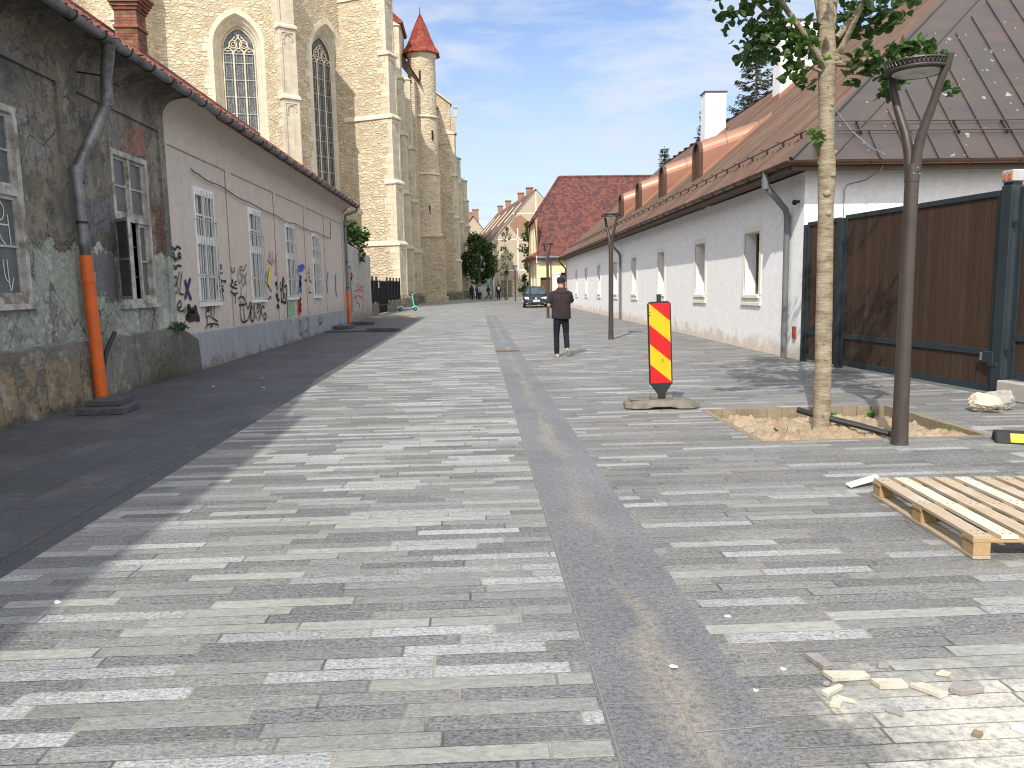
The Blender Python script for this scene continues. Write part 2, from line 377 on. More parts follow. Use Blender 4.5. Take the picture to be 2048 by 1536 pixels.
def brick(name, c1, c2, mort, axis='xy'):
    m, b = newmat(name); p = b.pos(); x, y, z = b.sep(p)
    r = b.math('DIVIDE', z, .075); row = b.math('FLOOR', r); u = b.math('ADD', b.math('DIVIDE', b.math('ADD', x, y), .25), b.math('MULTIPLY', b.math('MODULO', row, 2), .5))
    c = b.wn(b.comb(row, b.math('FLOOR', u), 2))
    j = b.math('MAXIMUM', b.mr(b.math('ABSOLUTE', b.math('SUBTRACT', b.math('FRACT', r), .5)), .36, .43), b.mr(b.math('ABSOLUTE', b.math('SUBTRACT', b.math('FRACT', u), .5)), .44, .48))
    n = b.noise(p, 9, 4, .7); col = b.mul(b.mix(c, c1, c2), b.mr(n, .3, .7, .7, 1.2)); col = b.mix(j, col, mort)
    b.out(col, .9, 0, b.math('SUBTRACT', b.math('MULTIPLY', n, .4), j), .8, .015, .2); MATS[name] = m
brick('chimney_brick', (.15, .06, .04), (.34, .13, .075), (.13, .11, .085)); brick('far_brick', (.30, .15, .1), (.38, .2, .13), (.35, .28, .2))

def stained(name, base, alt, dark, streak=.5, low=None, lowz=(0, .5), patch=.6, bump=.35):
    """old plaster: patches of a second tone, vertical dirt streaks, optional worn band at the foot"""
    m, b = newmat(name); p = b.pos(); x, y, z = b.sep(p)
    n1 = b.noise(p, .9, 6, .65); n2 = b.noise(b.vm('MULTIPLY', p, (3, 3, .35)), 1.6, 5, .65); n3 = b.noise(p, 7, 5, .7)
    col = b.mix(b.mr(n1, .42, .62, 0, patch), base, alt)
    col = b.mix(b.math('MULTIPLY', b.mr(n2, .5, .72), streak), col, dark)
    if low:
        e = b.math('ADD', z, b.mr(b.noise(p, 2.2, 5, .7), .3, .7, -.25, .25)); col = b.mix(b.mr(e, lowz[1], lowz[0], 0, .85), col, low)
    col = b.mul(col, b.mr(n3, .3, .7, .9, 1.08)); b.out(col, .92, 0, b.math('ADD', n3, b.math('MULTIPLY', n1, .8)), bump, .015, .2); MATS[name] = m
stained('beige_plaster', (.55, .49, .43), (.51, .45, .39), (.39, .335, .285), .25, (.42, .37, .31), (.6, .95), .5, .15)
stained('plinth_cement', (.31, .325, .35), (.26, .275, .3), (.16, .16, .16), .5, (.2, .17, .13), (.0, .12), .7, .4)
stained('white_render', (.86, .86, .85), (.845, .84, .825), (.75, .735, .71), .1, (.66, .56, .46), (.14, .36), .4, .05)
stained('garden_render', (.38, .36, .335), (.47, .45, .42), (.17, .16, .15), .7, (.22, .19, .15), (.1, .6), .7, .4)
stained('yellow_render', (.78, .63, .36), (.74, .58, .33), (.55, .45, .3), .2, None, (0, 1), .4, .1)
stained('tan_render', (.46, .385, .29), (.42, .345, .255), (.36, .29, .21), .25, (.38, .30, .22), (1.2, 3.0), .5, .1)
stained('green_render', (.55, .66, .53), (.6, .68, .55), (.45, .5, .4), .2, None, (0, 1), .4, .1)
stained('concrete', (.42, .40, .36), (.36, .34, .3), (.28, .26, .23), .4, None, (0, 1), .5, .4)
# weathered wall: flaking layers of grey, ochre and dark plaster above, a worn pale green band below
m, b = newmat('weathered_plaster'); p = b.pos(); x, y, z = b.sep(p)
pw = b.vm('ADD', p, b.vm('MULTIPLY', b.noise(p, 6, 4, .7, col=True), (.12, .12, .12)))
n1 = b.noise(pw, .95, 9, .72); n2 = b.noise(b.vm('MULTIPLY', pw, (3, 3, .35)), 1.5, 8, .72); n3 = b.noise(p, 16, 6, .78); n4 = b.noise(b.vm('ADD', pw, (5, 9, 2)), 1.7, 9, .74); n5 = b.noise(b.vm('ADD', pw, (2, 1, 8)), 3.2, 9, .72)
up = b.ramp(n1, [(.36, (.10, .095, .084)), (.44, (.16, .153, .135)), (.50, (.20, .187, .155)), (.54, (.25, .22, .162)), (.60, (.245, .235, .21))])
up = b.mix(b.mr(n4, .53, .57, 0, .5), up, (.12, .112, .098)); up = b.mix(b.mr(n5, .56, .58, 0, .55), up, (.33, .31, .265)); up = b.mix(b.mr(n2, .50, .66, 0, .6), up, (.11, .105, .09))
lo = b.ramp(n4, [(.36, (.22, .245, .20)), (.45, (.30, .335, .28)), (.52, (.35, .38, .32)), (.58, (.44, .46, .41))])
lo = b.mix(b.mr(n5, .55, .565, 0, .8), lo, (.47, .475, .44)); lo = b.mix(b.mr(n1, .545, .565, 0, .7), lo, (.21, .20, .175)); lo = b.mix(b.mr(n2, .54, .68, 0, .55), lo, (.16, .155, .13))
e = b.math('ADD', z, b.mr(b.noise(pw, 2.2, 7, .7), .3, .7, -.16, .16)); col = b.mix(b.mr(e, 2.22, 2.2), up, lo)
ln_ = b.math('MULTIPLY', b.mr(b.math('ABSOLUTE', b.math('SUBTRACT', e, 2.22)), .03, .0), .8); col = b.mix(ln_, col, (.07, .065, .055))
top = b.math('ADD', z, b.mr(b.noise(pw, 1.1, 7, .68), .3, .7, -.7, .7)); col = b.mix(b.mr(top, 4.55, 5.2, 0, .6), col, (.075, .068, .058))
def area(ya, yb, za, zb): return b.math('MULTIPLY', b.math('MULTIPLY', b.math('GREATER_THAN', y, ya), b.math('LESS_THAN', y, yb)), b.math('MULTIPLY', b.math('GREATER_THAN', z, za), b.math('LESS_THAN', z, zb)))
gr = b.math('MULTIPLY', area(11.66, 12.52, 1.42, 2.95), b.mr(n4, .55, .535)); col = b.mix(b.math('MULTIPLY', gr, .9), col, (.165, .172, .185))
by_ = b.math('ADD', y, b.mr(n4, .35, .65, -.3, .3)); bk = b.math('MULTIPLY', b.math('MULTIPLY', b.math('GREATER_THAN', by_, 14.08), b.math('LESS_THAN', b.math('ADD', y, 0.), 14.47)), b.math('MULTIPLY', b.math('GREATER_THAN', e, 2.24), b.math('LESS_THAN', b.math('ADD', z, b.mr(n5, .35, .65, -.25, .25)), 3.1)))
bw_ = b.math('MAXIMUM', b.mr(b.math('ABSOLUTE', b.math('SUBTRACT', b.math('FRACT', b.math('DIVIDE', z, .08)), .5)), .36, .44), b.mr(b.math('ABSOLUTE', b.math('SUBTRACT', b.math('FRACT', b.math('DIVIDE', y, .27)), .5)), .45, .48))
col = b.mix(b.math('MULTIPLY', bk, .95), col, b.mix(bw_, b.mix(b.mr(n3, .4, .6), (.21, .085, .06), (.10, .065, .05)), (.15, .13, .105)))
col = b.mix(b.math('MULTIPLY', area(13.15, 13.95, 3.87, 4.33), b.mr(n2, .46, .54, 0, .6)), col, (.40, .14, .11))
ck = b.vor(b.vm('MULTIPLY', pw, (1.3, 1.3, .9)), 1, 'DISTANCE_TO_EDGE', 'Distance', 1.0); col = b.mix(b.math('MULTIPLY', b.mr(ck, .012, .004), b.mr(n1, .45, .55, 0, .8)), col, (.045, .04, .035))
col = b.mul(col, b.mr(n3, .28, .72, .72, 1.2))
b.out(col, .95, 0, b.math('ADD', b.math('ADD', b.math('MULTIPLY', b.mr(n4, .53, .56), -.5), b.mr(n5, .56, .58, 0, .5)), b.math('MULTIPLY', n3, .55)), .8, .025, .15); MATS['weathered_plaster'] = m
# its foot: cement render over ochre stone blocks, moss low down
m, b = newmat('weathered_plinth'); p = b.pos(); x, y, z = b.sep(p); pw = b.vm('ADD', p, b.vm('MULTIPLY', b.noise(p, 5, 4, .7, col=True), (.15, .15, .15)))
n1 = b.noise(pw, 1.2, 9, .7); n3 = b.noise(p, 15, 6, .78); n5 = b.noise(b.vm('ADD', pw, (4, 4, 4)), 2.6, 8, .72)
col = b.mix(b.mr(n1, .42, .6), (.165, .155, .135), (.225, .215, .19)); oc = b.math('MULTIPLY', b.math('MULTIPLY', b.mr(n5, .44, .46), b.mr(y, 11.6, 11.4)), b.math('LESS_THAN', b.math('ADD', z, b.mr(n5, .3, .7, -.2, .2)), .72)); col = b.mix(b.math('MULTIPLY', oc, .9), col, b.mix(b.mr(n1, .4, .6), (.31, .245, .15), (.24, .195, .125)))
col = b.mix(b.mr(n5, .57, .59, 0, .6), col, (.36, .35, .32))
jy = b.math('ADD', y, b.mr(n5, .3, .7, -.06, .06)); jn = b.mr(b.math('ABSOLUTE', b.math('SUBTRACT', b.math('FRACT', b.math('DIVIDE', jy, .92)), .5)), .485, .495); col = b.mix(b.math('MULTIPLY', jn, .75), col, (.06, .052, .042))
ms = b.math('MULTIPLY', b.math('MULTIPLY', b.mr(y, 12.6, 13.6), b.mr(y, 15.1, 14.3)), b.mr(b.math('ADD', z, b.mr(n3, .3, .7, -.35, .35)), .75, .1, 0, .85)); col = b.mix(ms, col, (.062, .075, .03))
dk = b.mr(b.math('ADD', y, b.mr(n5, .3, .7, -.6, .6)), 13.4, 14.4, 0, .5); col = b.mix(dk, col, (.085, .085, .078)); wet = b.mr(b.math('ADD', z, b.mr(n5, .3, .7, -.12, .12)), .14, .02, 0, .6); col = b.mix(wet, col, (.075, .068, .055))
b.out(b.mul(col, b.mr(n3, .28, .72, .68, 1.25)), .95, 0, b.math('ADD', b.math('ADD', n1, b.math('MULTIPLY', n3, .8)), b.math('MULTIPLY', oc, -.5)), .9, .03, .15); MATS['weathered_plinth'] = m

# standing-seam copper
EYC = 14.45
def copper(name, c1, c2, c3, rough, metal, droppings=False, scale=1.2, panel=0):
    m, b = newmat(name); p = b.pos(); n = b.noise(p, scale, 6, .65); n2 = b.noise(b.vm('MULTIPLY', p, (1, 6, 1)), .8, 4, .6)
    col = b.mix(b.mr(n, .35, .65), c1, c2); col = b.mix(b.mr(n2, .45, .7, 0, .6), col, c3)
    if panel:
        k_ = b.wn(w=b.math('FLOOR', b.math('DIVIDE', b.math('SUBTRACT', b.sep(p)[1], EYC), panel))); col = b.mul(col, b.mr(k_, 0, 1, .82, 1.18))
    if droppings:
        v = b.vor(b.vm('ADD', p, b.vm('MULTIPLY', b.noise(p, 5, 2, col=True), (.25, .25, .25))), 1.9, 'F1', 'Distance', 1.0)
        col = b.mix(b.mr(v, .13, .06, 0, .6), col, (.50, .54, .50))
        v2 = b.vor(b.vm('MULTIPLY', b.vm('ADD', p, (3, 1, 7)), (1, .6, .6)), 5, 'F1', 'Distance', 1.0); col = b.mix(b.mr(v2, .1, .05, 0, .5), col, (.5, .53, .5))
    b.out(col, b.mr(n, .3, .7, rough-.08, rough+.1), metal, n2, .1, .01, .4); MATS[name] = m
copper('roof_copper', (.195, .122, .09), (.15, .10, .078), (.24, .172, .137), .5, .25, False, 1.2, .46)
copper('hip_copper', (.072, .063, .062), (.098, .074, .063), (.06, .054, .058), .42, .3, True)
copper('bright_copper', (.50, .25, .175), (.44, .215, .15), (.38, .20, .145), .36, .75, False, 2)
copper('gutter_copper', (.13, .07, .045), (.09, .052, .038), (.17, .09, .055), .38, .5)
copper('flashing_copper', (.42, .21, .125), (.36, .18, .11), (.30, .16, .10), .45, .5)
simple('zinc', (.20, .205, .21), .5, .4, .25, 3, c2=(.09, .085, .08)); simple('grey_pipe', (.16, .17, .18), .5, .2, .1, 3)
simple('orange_pvc', (.62, .12, .018), .45, 0, .12, 3); simple('black_plastic', (.02, .02, .022), .5, 0, .2, 8)
simple('lamp_bronze', (.075, .062, .055), .42, .35, .15, 5); simple('lamp_glass', (.55, .55, .5), .35, 0, .08)
simple('gate_frame', (.024, .036, .043), .45, .15, .15, 4, spec=.5); simple('red_enamel', (.52, .012, .012), .35, 0, .05); simple('yellow_enamel', (.85, .42, .01), .35, 0, .05)
simple('rubber', (.16, .145, .12), .9, 0, .3, 9, .5, 50); simple('black_rubber', (.03, .03, .032), .8, 0, .2, 9, .3, 60)
simple('white_paint', (.74, .74, .72), .6, 0, .08, 3); simple('cream_paint', (.78, .74, .65), .7, 0, .05, 3); simple('old_white_wood', (.40, .385, .35), .8, 0, .3, 5, .4, 40, c2=(.2, .17, .135))
simple('brown_wood', (.11, .05, .03), .55, 0, .2, 5); simple('dark_glass', (.02, .024, .026), .08, 0, .2, 2, spec=.6); simple('dusty_glass', (.085, .10, .10), .3, 0, .35, 2, spec=.5)
simple('curtain', (.46, .44, .4), .9, 0, .15, 3); simple('dark_inside', (.02, .018, .016), .9, 0, .2, 3); simple('rust_steel', (.20, .10, .06), .8, .2, .25, 8)
simple('black_iron', (.016, .016, .018), .5, .2, .2, 5); simple('fence_fill', (.022, .022, .024), .7, 0, .2, 4); simple('white_paper', (.80, .81, .80), .7, 0, .05, 4)
simple('pale_stone', (.62, .54, .40), .9, 0, .2, 9, .7, 30); simple('tile_chip', (.50, .47, .38), .85, 0, .15, 12, .3, 60); simple('grey_chip', (.27, .25, .235), .85, 0, .15, 12, .3, 60)

def leafmat(name, c, c2, tr):
    m, b = newmat(name); p = b.pos(); f = b.wn(b.vm('FLOOR', b.vm('MULTIPLY', p, (14, 14, 14)))); col = b.mix(b.mr(f, 0, 1), c, c2); col = b.mul(col, b.mr(b.noise(p, 3, 3), .3, .7, .75, 1.25))
    pb = b.nd('ShaderNodeBsdfPrincipled'); b.st(pb.inputs['Base Color'], col); pb.inputs['Roughness'].default_value = .5; pb.inputs['Specular IOR Level'].default_value = .4
    t_ = b.nd('ShaderNodeBsdfTranslucent'); b.st(t_.inputs[0], b.mix(.5, col, tr)); mx = b.nd('ShaderNodeMixShader'); mx.inputs[0].default_value = .32
    m.node_tree.links.new(pb.outputs[0], mx.inputs[1]); m.node_tree.links.new(t_.outputs[0], mx.inputs[2]); o = b.nd('ShaderNodeOutputMaterial'); m.node_tree.links.new(mx.outputs[0], o.inputs[0]); MATS[name] = m
leafmat('leaf', (.03, .075, .018), (.065, .13, .03), (.10, .20, .02)); leafmat('leaf_young', (.10, .2, .04), (.16, .28, .06), (.2, .35, .05)); leafmat('leaf_dark', (.02, .055, .014), (.05, .10, .028), (.06, .12, .02)); leafmat('leaf_street', (.035, .075, .02), (.075, .125, .04), (.1, .18, .03))

simple('needle', (.035, .05, .022), .7, 0, .4, 1.5); simple('conifer_bark', (.10, .08, .065), .9, 0, .3, 5); simple('soil', (.31, .245, .165), .95, 0, .22, 3, .8, 24, c2=(.27, .19, .12))
simple('edging_stone', (.23, .185, .125), .9, 0, .2, 8, .4, 40); simple('skin', (.50, .27, .19), .55, 0, .06, 8); simple('navy_cloth', (.012, .014, .026), .9, 0, .25, 12, .3, 90)
simple('denim', (.006, .007, .013), .9, 0, .35, 9, .3, 90); simple('vest_cloth', (.030, .019, .021), .9, 0, .3, 18, .5, 120); simple('shoe_tan', (.34, .28, .2), .8, 0, .2, 12); simple('sole', (.5, .45, .37), .8, 0, .1, 9)
simple('hair_dark', (.02, .016, .013), .6, 0, .2, 20); simple('cloth_purple', (.12, .04, .1), .9, 0, .2, 9); simple('cloth_pale', (.38, .40, .44), .9, 0, .2, 9); simple('cloth_red', (.35, .05, .06), .9, 0, .2, 9)
simple('car_paint', (.042, .05, .068), .25, .5, .06, 2, spec=.6); simple('chrome', (.7, .7, .7), .15, 1., .03); simple('headlight', (.75, .77, .78), .15, .3, .05); simple('tyre', (.015, .015, .016), .85, 0, .2, 9)
simple('alloy', (.45, .46, .47), .35, .8, .08); simple('car_glass', (.02, .05, .055), .06, 0, .2, 2, spec=.8); simple('mint_paint', (.12, .62, .45), .4, 0, .06, 4); simple('ink_black', (.018, .02, .02), .85, 0, .2, 9); simple('ink_navy', (.03, .035, .09), .85, 0, .3, 9)
simple('ink_red', (.55, .07, .07), .85, 0, .2, 9); simple('ink_pink', (.52, .2, .2), .85, 0, .2, 9); simple('ink_blue', (.05, .09, .42), .85, 0, .2, 9); simple('ink_yellow', (.72, .52, .08), .85, 0, .1, 9); simple('ink_green', (.24, .38, .24), .9, 0, .2, 9)
simple('ink_grey', (.17, .165, .19), .9, 0, .2, 9); simple('ink_violet', (.25, .12, .2), .9, 0, .2, 9); simple('ink_white', (.62, .64, .62), .9, 0, .1, 9); simple('beacon_orange', (.55, .17, .07), .25, 0, .1, 9); simple('red_box', (.3, .06, .035), .6, 0, .15, 9)
simple('groove_brown', (.30, .235, .175), .9, 0, .2, 6); simple('soffit_wood', (.10, .062, .042), .7, 0, .25, 5)
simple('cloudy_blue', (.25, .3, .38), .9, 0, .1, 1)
def planks(name, c1, c2, pitch, axis, rough=.75, gap=.06, knots=True, across=None):
    """boards side by side along an axis ('x','y' or an object axis), grain running the long way"""
    m, b = newmat(name); p = b.pos(); x, y, z = b.sep(p); ax = {'x': x, 'y': y, 'z': z}[axis]
    u = b.math('DIVIDE', ax, pitch); k = b.math('FLOOR', u); r = b.wn(w=k); fr = b.math('FRACT', u)
    gv = b.comb(b.math('ADD', b.math('MULTIPLY', ax, 22), b.math('MULTIPLY', r, 90)), b.math('MULTIPLY', z, 1.3), b.math('MULTIPLY', r, 37))
    g = b.noise(gv, 1.2, 5, .65, .6); col = b.mix(b.mr(g, .35, .65), c1, c2); col = b.mul(col, b.mr(r, 0, 1, .8, 1.2))
    if knots:
        v = b.vor(b.comb(b.math('MULTIPLY', ax, 6.5), b.math('MULTIPLY', z, 2.4), r), 1, 'F1', 'Distance', 1); col = b.mix(b.mr(v, .12, .05, 0, .7), col, (.012, .008, .006))
    j = b.mr(b.math('ABSOLUTE', b.math('SUBTRACT', fr, .5)), .5-gap, .5-gap*.3); col = b.mix(j, col, (.012, .008, .006))
    b.out(col, rough, 0, b.math('SUBTRACT', b.math('MULTIPLY', g, .3), j), .5, .01, .3); MATS[name] = m
planks('gate_planks', (.045, .026, .017), (.062, .037, .024), .125, 'y', .6, .035)
# pallet wood: grain along y
def grain(name, c1, c2, c3):
    m, b = newmat(name); o = b.obj(); p = b.pos(); g = b.noise(b.vm('MULTIPLY', p, (26, 2.2, 26)), 1.4, 5, .65, .8); n = b.noise(p, 4.5, 4, .65)
    col = b.mix(b.mr(g, .35, .65), c1, c2); col = b.mix(b.mr(n, .5, .66, 0, .65), col, c3); b.out(col, .85, 0, g, .3, .006, .25); MATS[name] = m
grain('pallet_wood', (.47, .385, .28), (.37, .29, .20), (.50, .45, .375)); grain('pallet_block', (.42, .29, .15), (.36, .24, .125), (.46, .34, .2)); grain('pale_board', (.60, .55, .44), (.50, .44, .34), (.66, .62, .54))
m, b = newmat('bark'); p = b.pos(); x, y, z = b.sep(p); n = b.noise(b.vm('MULTIPLY', p, (1, 1, 2.2)), 5, 6, .7); n2 = b.noise(b.vm('MULTIPLY', p, (1, 1, 7)), 3.2, 5, .7); v = b.vor(b.vm('MULTIPLY', p, (9, 9, 6)), 1, 'F1', 'Distance', 1)
col = b.ramp(n, [(.3, (.15, .115, .075)), (.48, (.29, .24, .165)), (.62, (.36, .315, .23)), (.72, (.25, .225, .16))]); col = b.mix(b.mr(n2, .55, .72, 0, .6), col, (.12, .095, .06)); col = b.mix(b.mr(v, .14, .08, 0, .6), col, (.08, .06, .04))
b.out(col, .9, 0, b.math('ADD', n, n2), .8, .02, .2); MATS['bark'] = m
# ------------------------------------------------------------------ ground
rnd = random.Random(7)
mb = MB(); mb.poly([(-900, -300, -.12), (900, -300, -.12), (900, 1800, -.12), (-900, 1800, -.12)]); add('ground', mb, 'ground_earth', kind='structure')
def rect(mb, x0, x1, y0, y1, z=0.0): mb.poly([(x0, y0, z), (x1, y0, z), (x1, y1, z), (x0, y1, z)])
mb = MB(); rect(mb, -2.7, .43, -8, 41); rect(mb, -14, .43, 41, 150); add('street_paving', mb, 'paving_left', kind='structure')
PX0, PX1, PY0, PY1 = 2.82, 5.08, 7.40, 9.32
mb = MB(); rect(mb, 1.02, PX0, -8, 41); rect(mb, PX0, PX1, -8, PY0); rect(mb, PX0, PX1, PY1, 41); rect(mb, PX1, 7.4, -8, 41); rect(mb, .43, 24, 41, 150)
add('plaza_paving', mb, 'paving_right', kind='structure')
mb = MB(); rect(mb, -5.9, -2.7, -8, 41); add('pavement', mb, 'dark_slabs', kind='structure')
mb = MB()
for a, c, za, zc in ((.43, .725, 0, -.012), (.725, 1.02, -.012, 0)): mb.poly([(a, -8, za), (c, -8, zc), (c, 41, zc), (a, 41, za)])
add('drain_channel', mb, 'strip_granite', kind='structure')
t = thing('drain_grate', 'rusty brown steel grating set across the granite drain strip', 'grate', (.725, 18.6, 0))
mb = MB()
for i in range(13): mb.box((.44+i*.046, 18.50, -.01), (.462+i*.046, 18.72, .012))
add('bar_grid', mb, 'rust_steel', t)
mb = MB(); mb.box((.425, 18.47, -.01), (1.025, 18.50, .014)); mb.box((.425, 18.72, -.01), (1.025, 18.75, .014)); add('frame', mb, 'rust_steel', t)

# ------------------------------------------------------------------ weathered house on the left
WX = -5.65
t = thing('weathered_house', 'decaying grey-green plaster house with orange standpipe, nearest on the left', 'house', (WX, 9, 0)); WH = t
def PL(u, z, d): return (WX-d, u, z)
wins = [(8.62, 10.14, 1.46, 3.86), (12.6, 13.95, 1.38, 3.82)]
mb = MB(); wall_rects(mb, 2.2, 14.72, 0, 4.72, wins, PL, .22)
# raised frieze and pilasters round the sunken panels
def slab(mb, y0, y1, z0, z1, d=.045): mb.box((WX-.05, y0, z0), (WX+d, y1, z1))
slab(mb, 2.2, 14.72, 4.42, 4.72); slab(mb, 11.1, 11.62, .86, 4.42); slab(mb, 14.48, 14.72, .86, 4.42); slab(mb, 2.2, 8.0, .86, 4.42)
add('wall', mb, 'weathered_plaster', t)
mb = MB()    # cove under the eave
n = 8; pr = [(WX+.045+.52*(1-math.cos(math.pi/2*i/n)), 4.72+.36*math.sin(math.pi/2*i/n)) for i in range(n+1)]
for i in range(n): mb.poly([(pr[i][0], 2.2, pr[i][1]), (pr[i][0], 14.72, pr[i][1]), (pr[i+1][0], 14.72, pr[i+1][1]), (pr[i+1][0], 2.2, pr[i+1][1])])
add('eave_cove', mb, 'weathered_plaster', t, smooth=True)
mb = MB(); ys = [2.2+i*.25 for i in range(54)]
prof = []
for i, y in enumerate(ys):
    k = rnd.uniform(-.012, .018); bulge = .12*max(0, min(1, (y-14.2)/.8)) if y > 14.2 else 0
    prof.append((y, .055+k*.6+bulge*.9, .88+rnd.uniform(-.015, .015)-(max(0, y-14.7)*.35)))
for (y0, d0, z0), (y1, d1, z1) in zip(prof, prof[1:]):
    mb.poly([(WX+d0+.03, y0, -.02), (WX+d1+.03, y1, -.02), (WX+d1, y1, z1), (WX+d0, y0, z0)]); mb.poly([(WX+d0, y0, z0), (WX+d1, y1, z1), (WX-.05, y1, z1+.05), (WX-.05, y0, z0+.05)])
y1, d1, z1 = prof[-1]; mb.poly([(WX+d1+.03, y1, -.02), (WX-.05, y1, -.02), (WX-.05, y1, z1), (WX+d1, y1, z1)])
add('plinth', mb, 'weathered_plinth', t)
mb = MB()
for k in range(420):
    q = Vector((WX+.09+rnd.gauss(0, .05), 14.62+rnd.gauss(0, .14), .86+abs(rnd.gauss(0, .06)))); e_ = Vector((rnd.gauss(0, 1), rnd.gauss(0, 1), rnd.gauss(.4, 1))).normalized()*.035; s_ = e_.orthogonal().normalized()*.014; mb.poly([q-s_, q+s_, q+e_+s_*.5, q+e_-s_*.5])
mo = add('moss', mb, 'leaf_dark', t, fixn=False, kind='stuff')
def old_window(y0, y1, z0, z1, sill, opened=False):
    x = WX-.06
    mb = MB(); f = .085
    for lo, hi in (((y0, z0), (y0+f, z1)), ((y1-f, z0), (y1, z1)), ((y0+f, z1-f), (y1-f, z1)), ((y0+f, z0), (y1-f, z0+f))): mb.box((x-.06, lo[0], lo[1]), (x+.07, hi[0], hi[1]))
    zt = z0+(z1-z0)*.57; ym = (y0+y1)/2
    mb.box((x-.05, y0+f, zt-.05), (x+.05, y1-f, zt+.05)); mb.box((x-.04, ym-.035, zt+.05), (x+.045, ym+.035, z1-f))
    if not opened: mb.box((x-.04, ym-.035, z0+f), (x+.045, ym+.035, zt-.05))
    w = add('window', mb, 'old_white_wood', WH)
    def sash(a, b_, c, d_, bars, M=None, glass='dusty_glass'):
        mb = MB(); s = .05
        for lo, hi in (((a, c), (a+s, d_)), ((b_-s, c), (b_, d_)), ((a+s, d_-s), (b_-s, d_)), ((a+s, c), (b_-s, c+s))): mb.box((x-.03, lo[0], lo[1]), (x+.012, hi[0], hi[1]), M)
        for i in range(bars): zc = c+(d_-c)*(i+1)/(bars+1); mb.box((x-.025, a+s, zc-.014), (x+.008, b_-s, zc+.014), M)
        add('sash', mb, 'old_white_wood', w)
        mb = MB(); mb.box((x-.016, a+s-.006, c+s-.006), (x-.01, b_-s+.006, d_-s+.006), M); add('pane', mb, glass, w)
    sash(y0+f, ym-.035, zt+.05, z1-f, 1); sash(ym+.035, y1-f, zt+.05, z1-f, 1)
    if opened:
        M = Matrix.Translation((x, y0+f, 0)) @ Matrix.Rotation(R(-136), 4, 'Z') @ Matrix.Translation((-x, -y0-f, 0)); sash(y0+f, ym, z0+f, zt-.05, 1, M)
        sash(y1-f-.32, y1-f, z0+f, zt-.05, 1)
        mb = MB()
        for i in range(6): mb.tube([(x-.10, y0+.18+i*.15, z0+.02), (x-.10, y0+.18+i*.15, zt)], .011, 6)
        for zc in (z0+.45, z0+.95): mb.tube([(x-.10, y0+f, zc), (x-.10, y1-f, zc)], .013, 6)
        add('grille', mb, 'iron_bar', w)
    else: sash(y0+f, ym-.035, z0+f, zt-.05, 1); sash(ym+.035, y1-f, z0+f, zt-.05, 1)
    mb = MB(); mb.box((WX-.15, y0-.05, z0-.07), (WX+.09 if sill else WX+.05, y1+.06, z0)); add('sill', mb, 'old_white_wood', w)
    mb = MB(); mb.box((WX-.45, y0-.1, z0-.1), (WX-.40, y1+.1, z1+.1)); add('dark_room', mb, 'dark_inside', w)
    return w
w1 = old_window(*wins[0], True); w2 = old_window(*wins[1], False, True); w2['label'] = 'window with one casement hanging open in front of iron bars'
# tags scratched in white on the near window
def ribbon(mb, pts, wd, x, smooth=3):
    """flat stroke on the wall plane x, points are (y,z)"""
    P = [Vector((p[0], p[1])) for p in pts]
    if smooth and len(P) > 2:
        Q = []
        for i in range(len(P)-1):
            p0, p1, p2, p3 = P[max(i-1, 0)], P[i], P[i+1], P[min(i+2, len(P)-1)]
            for k in range(smooth+1):
                s = k/(smooth+1); Q.append(.5*((2*p1)+(p2-p0)*s+(2*p0-5*p1+4*p2-p3)*s*s+(3*p1-p0-3*p2+p3)*s**3))
        P = Q+[P[-1]]
    prev = None
    for i, p in enumerate(P):
        d = (P[min(i+1, len(P)-1)]-P[max(i-1, 0)]); d = d.normalized() if d.length > 1e-6 else Vector((1, 0)); nn = Vector((-d.y, d.x))*wd/2
        k = (mb.V(x, p.x+nn.x, p.y+nn.y), mb.V(x, p.x-nn.x, p.y-nn.y))
        if prev: mb.F(prev[0], prev[1], k[1], k[0])
        prev = k
def graffiti_mesh(parent, strokes, mat_, wd, x, name='graffiti', label=None):
    mb = MB()
    for i, s in enumerate(strokes): ribbon(mb, s, wd, x+.0004*i)
    o = add(name, mb, mat_, parent, fixn=False)
    if label: o['label'] = label
    return o
graffiti_mesh(w1, [[(9.73, 2.62), (9.66, 2.72), (9.58, 2.64), (9.62, 2.5), (9.76, 2.48), (9.82, 2.6), (9.75, 2.7)], [(9.66, 2.68), (9.69, 2.3), (9.8, 2.18)], [(9.6, 2.42), (9.9, 2.42)], [(9.88, 2.55), (9.9, 2.15)], [(9.7, 2.0), (9.72, 1.78), (9.8, 1.72)], [(9.78, 2.0), (9.8, 1.62), (9.88, 1.78)]], 'ink_white', .016, WX-.064, 'graffiti', 'white tag scratched on the window glass')
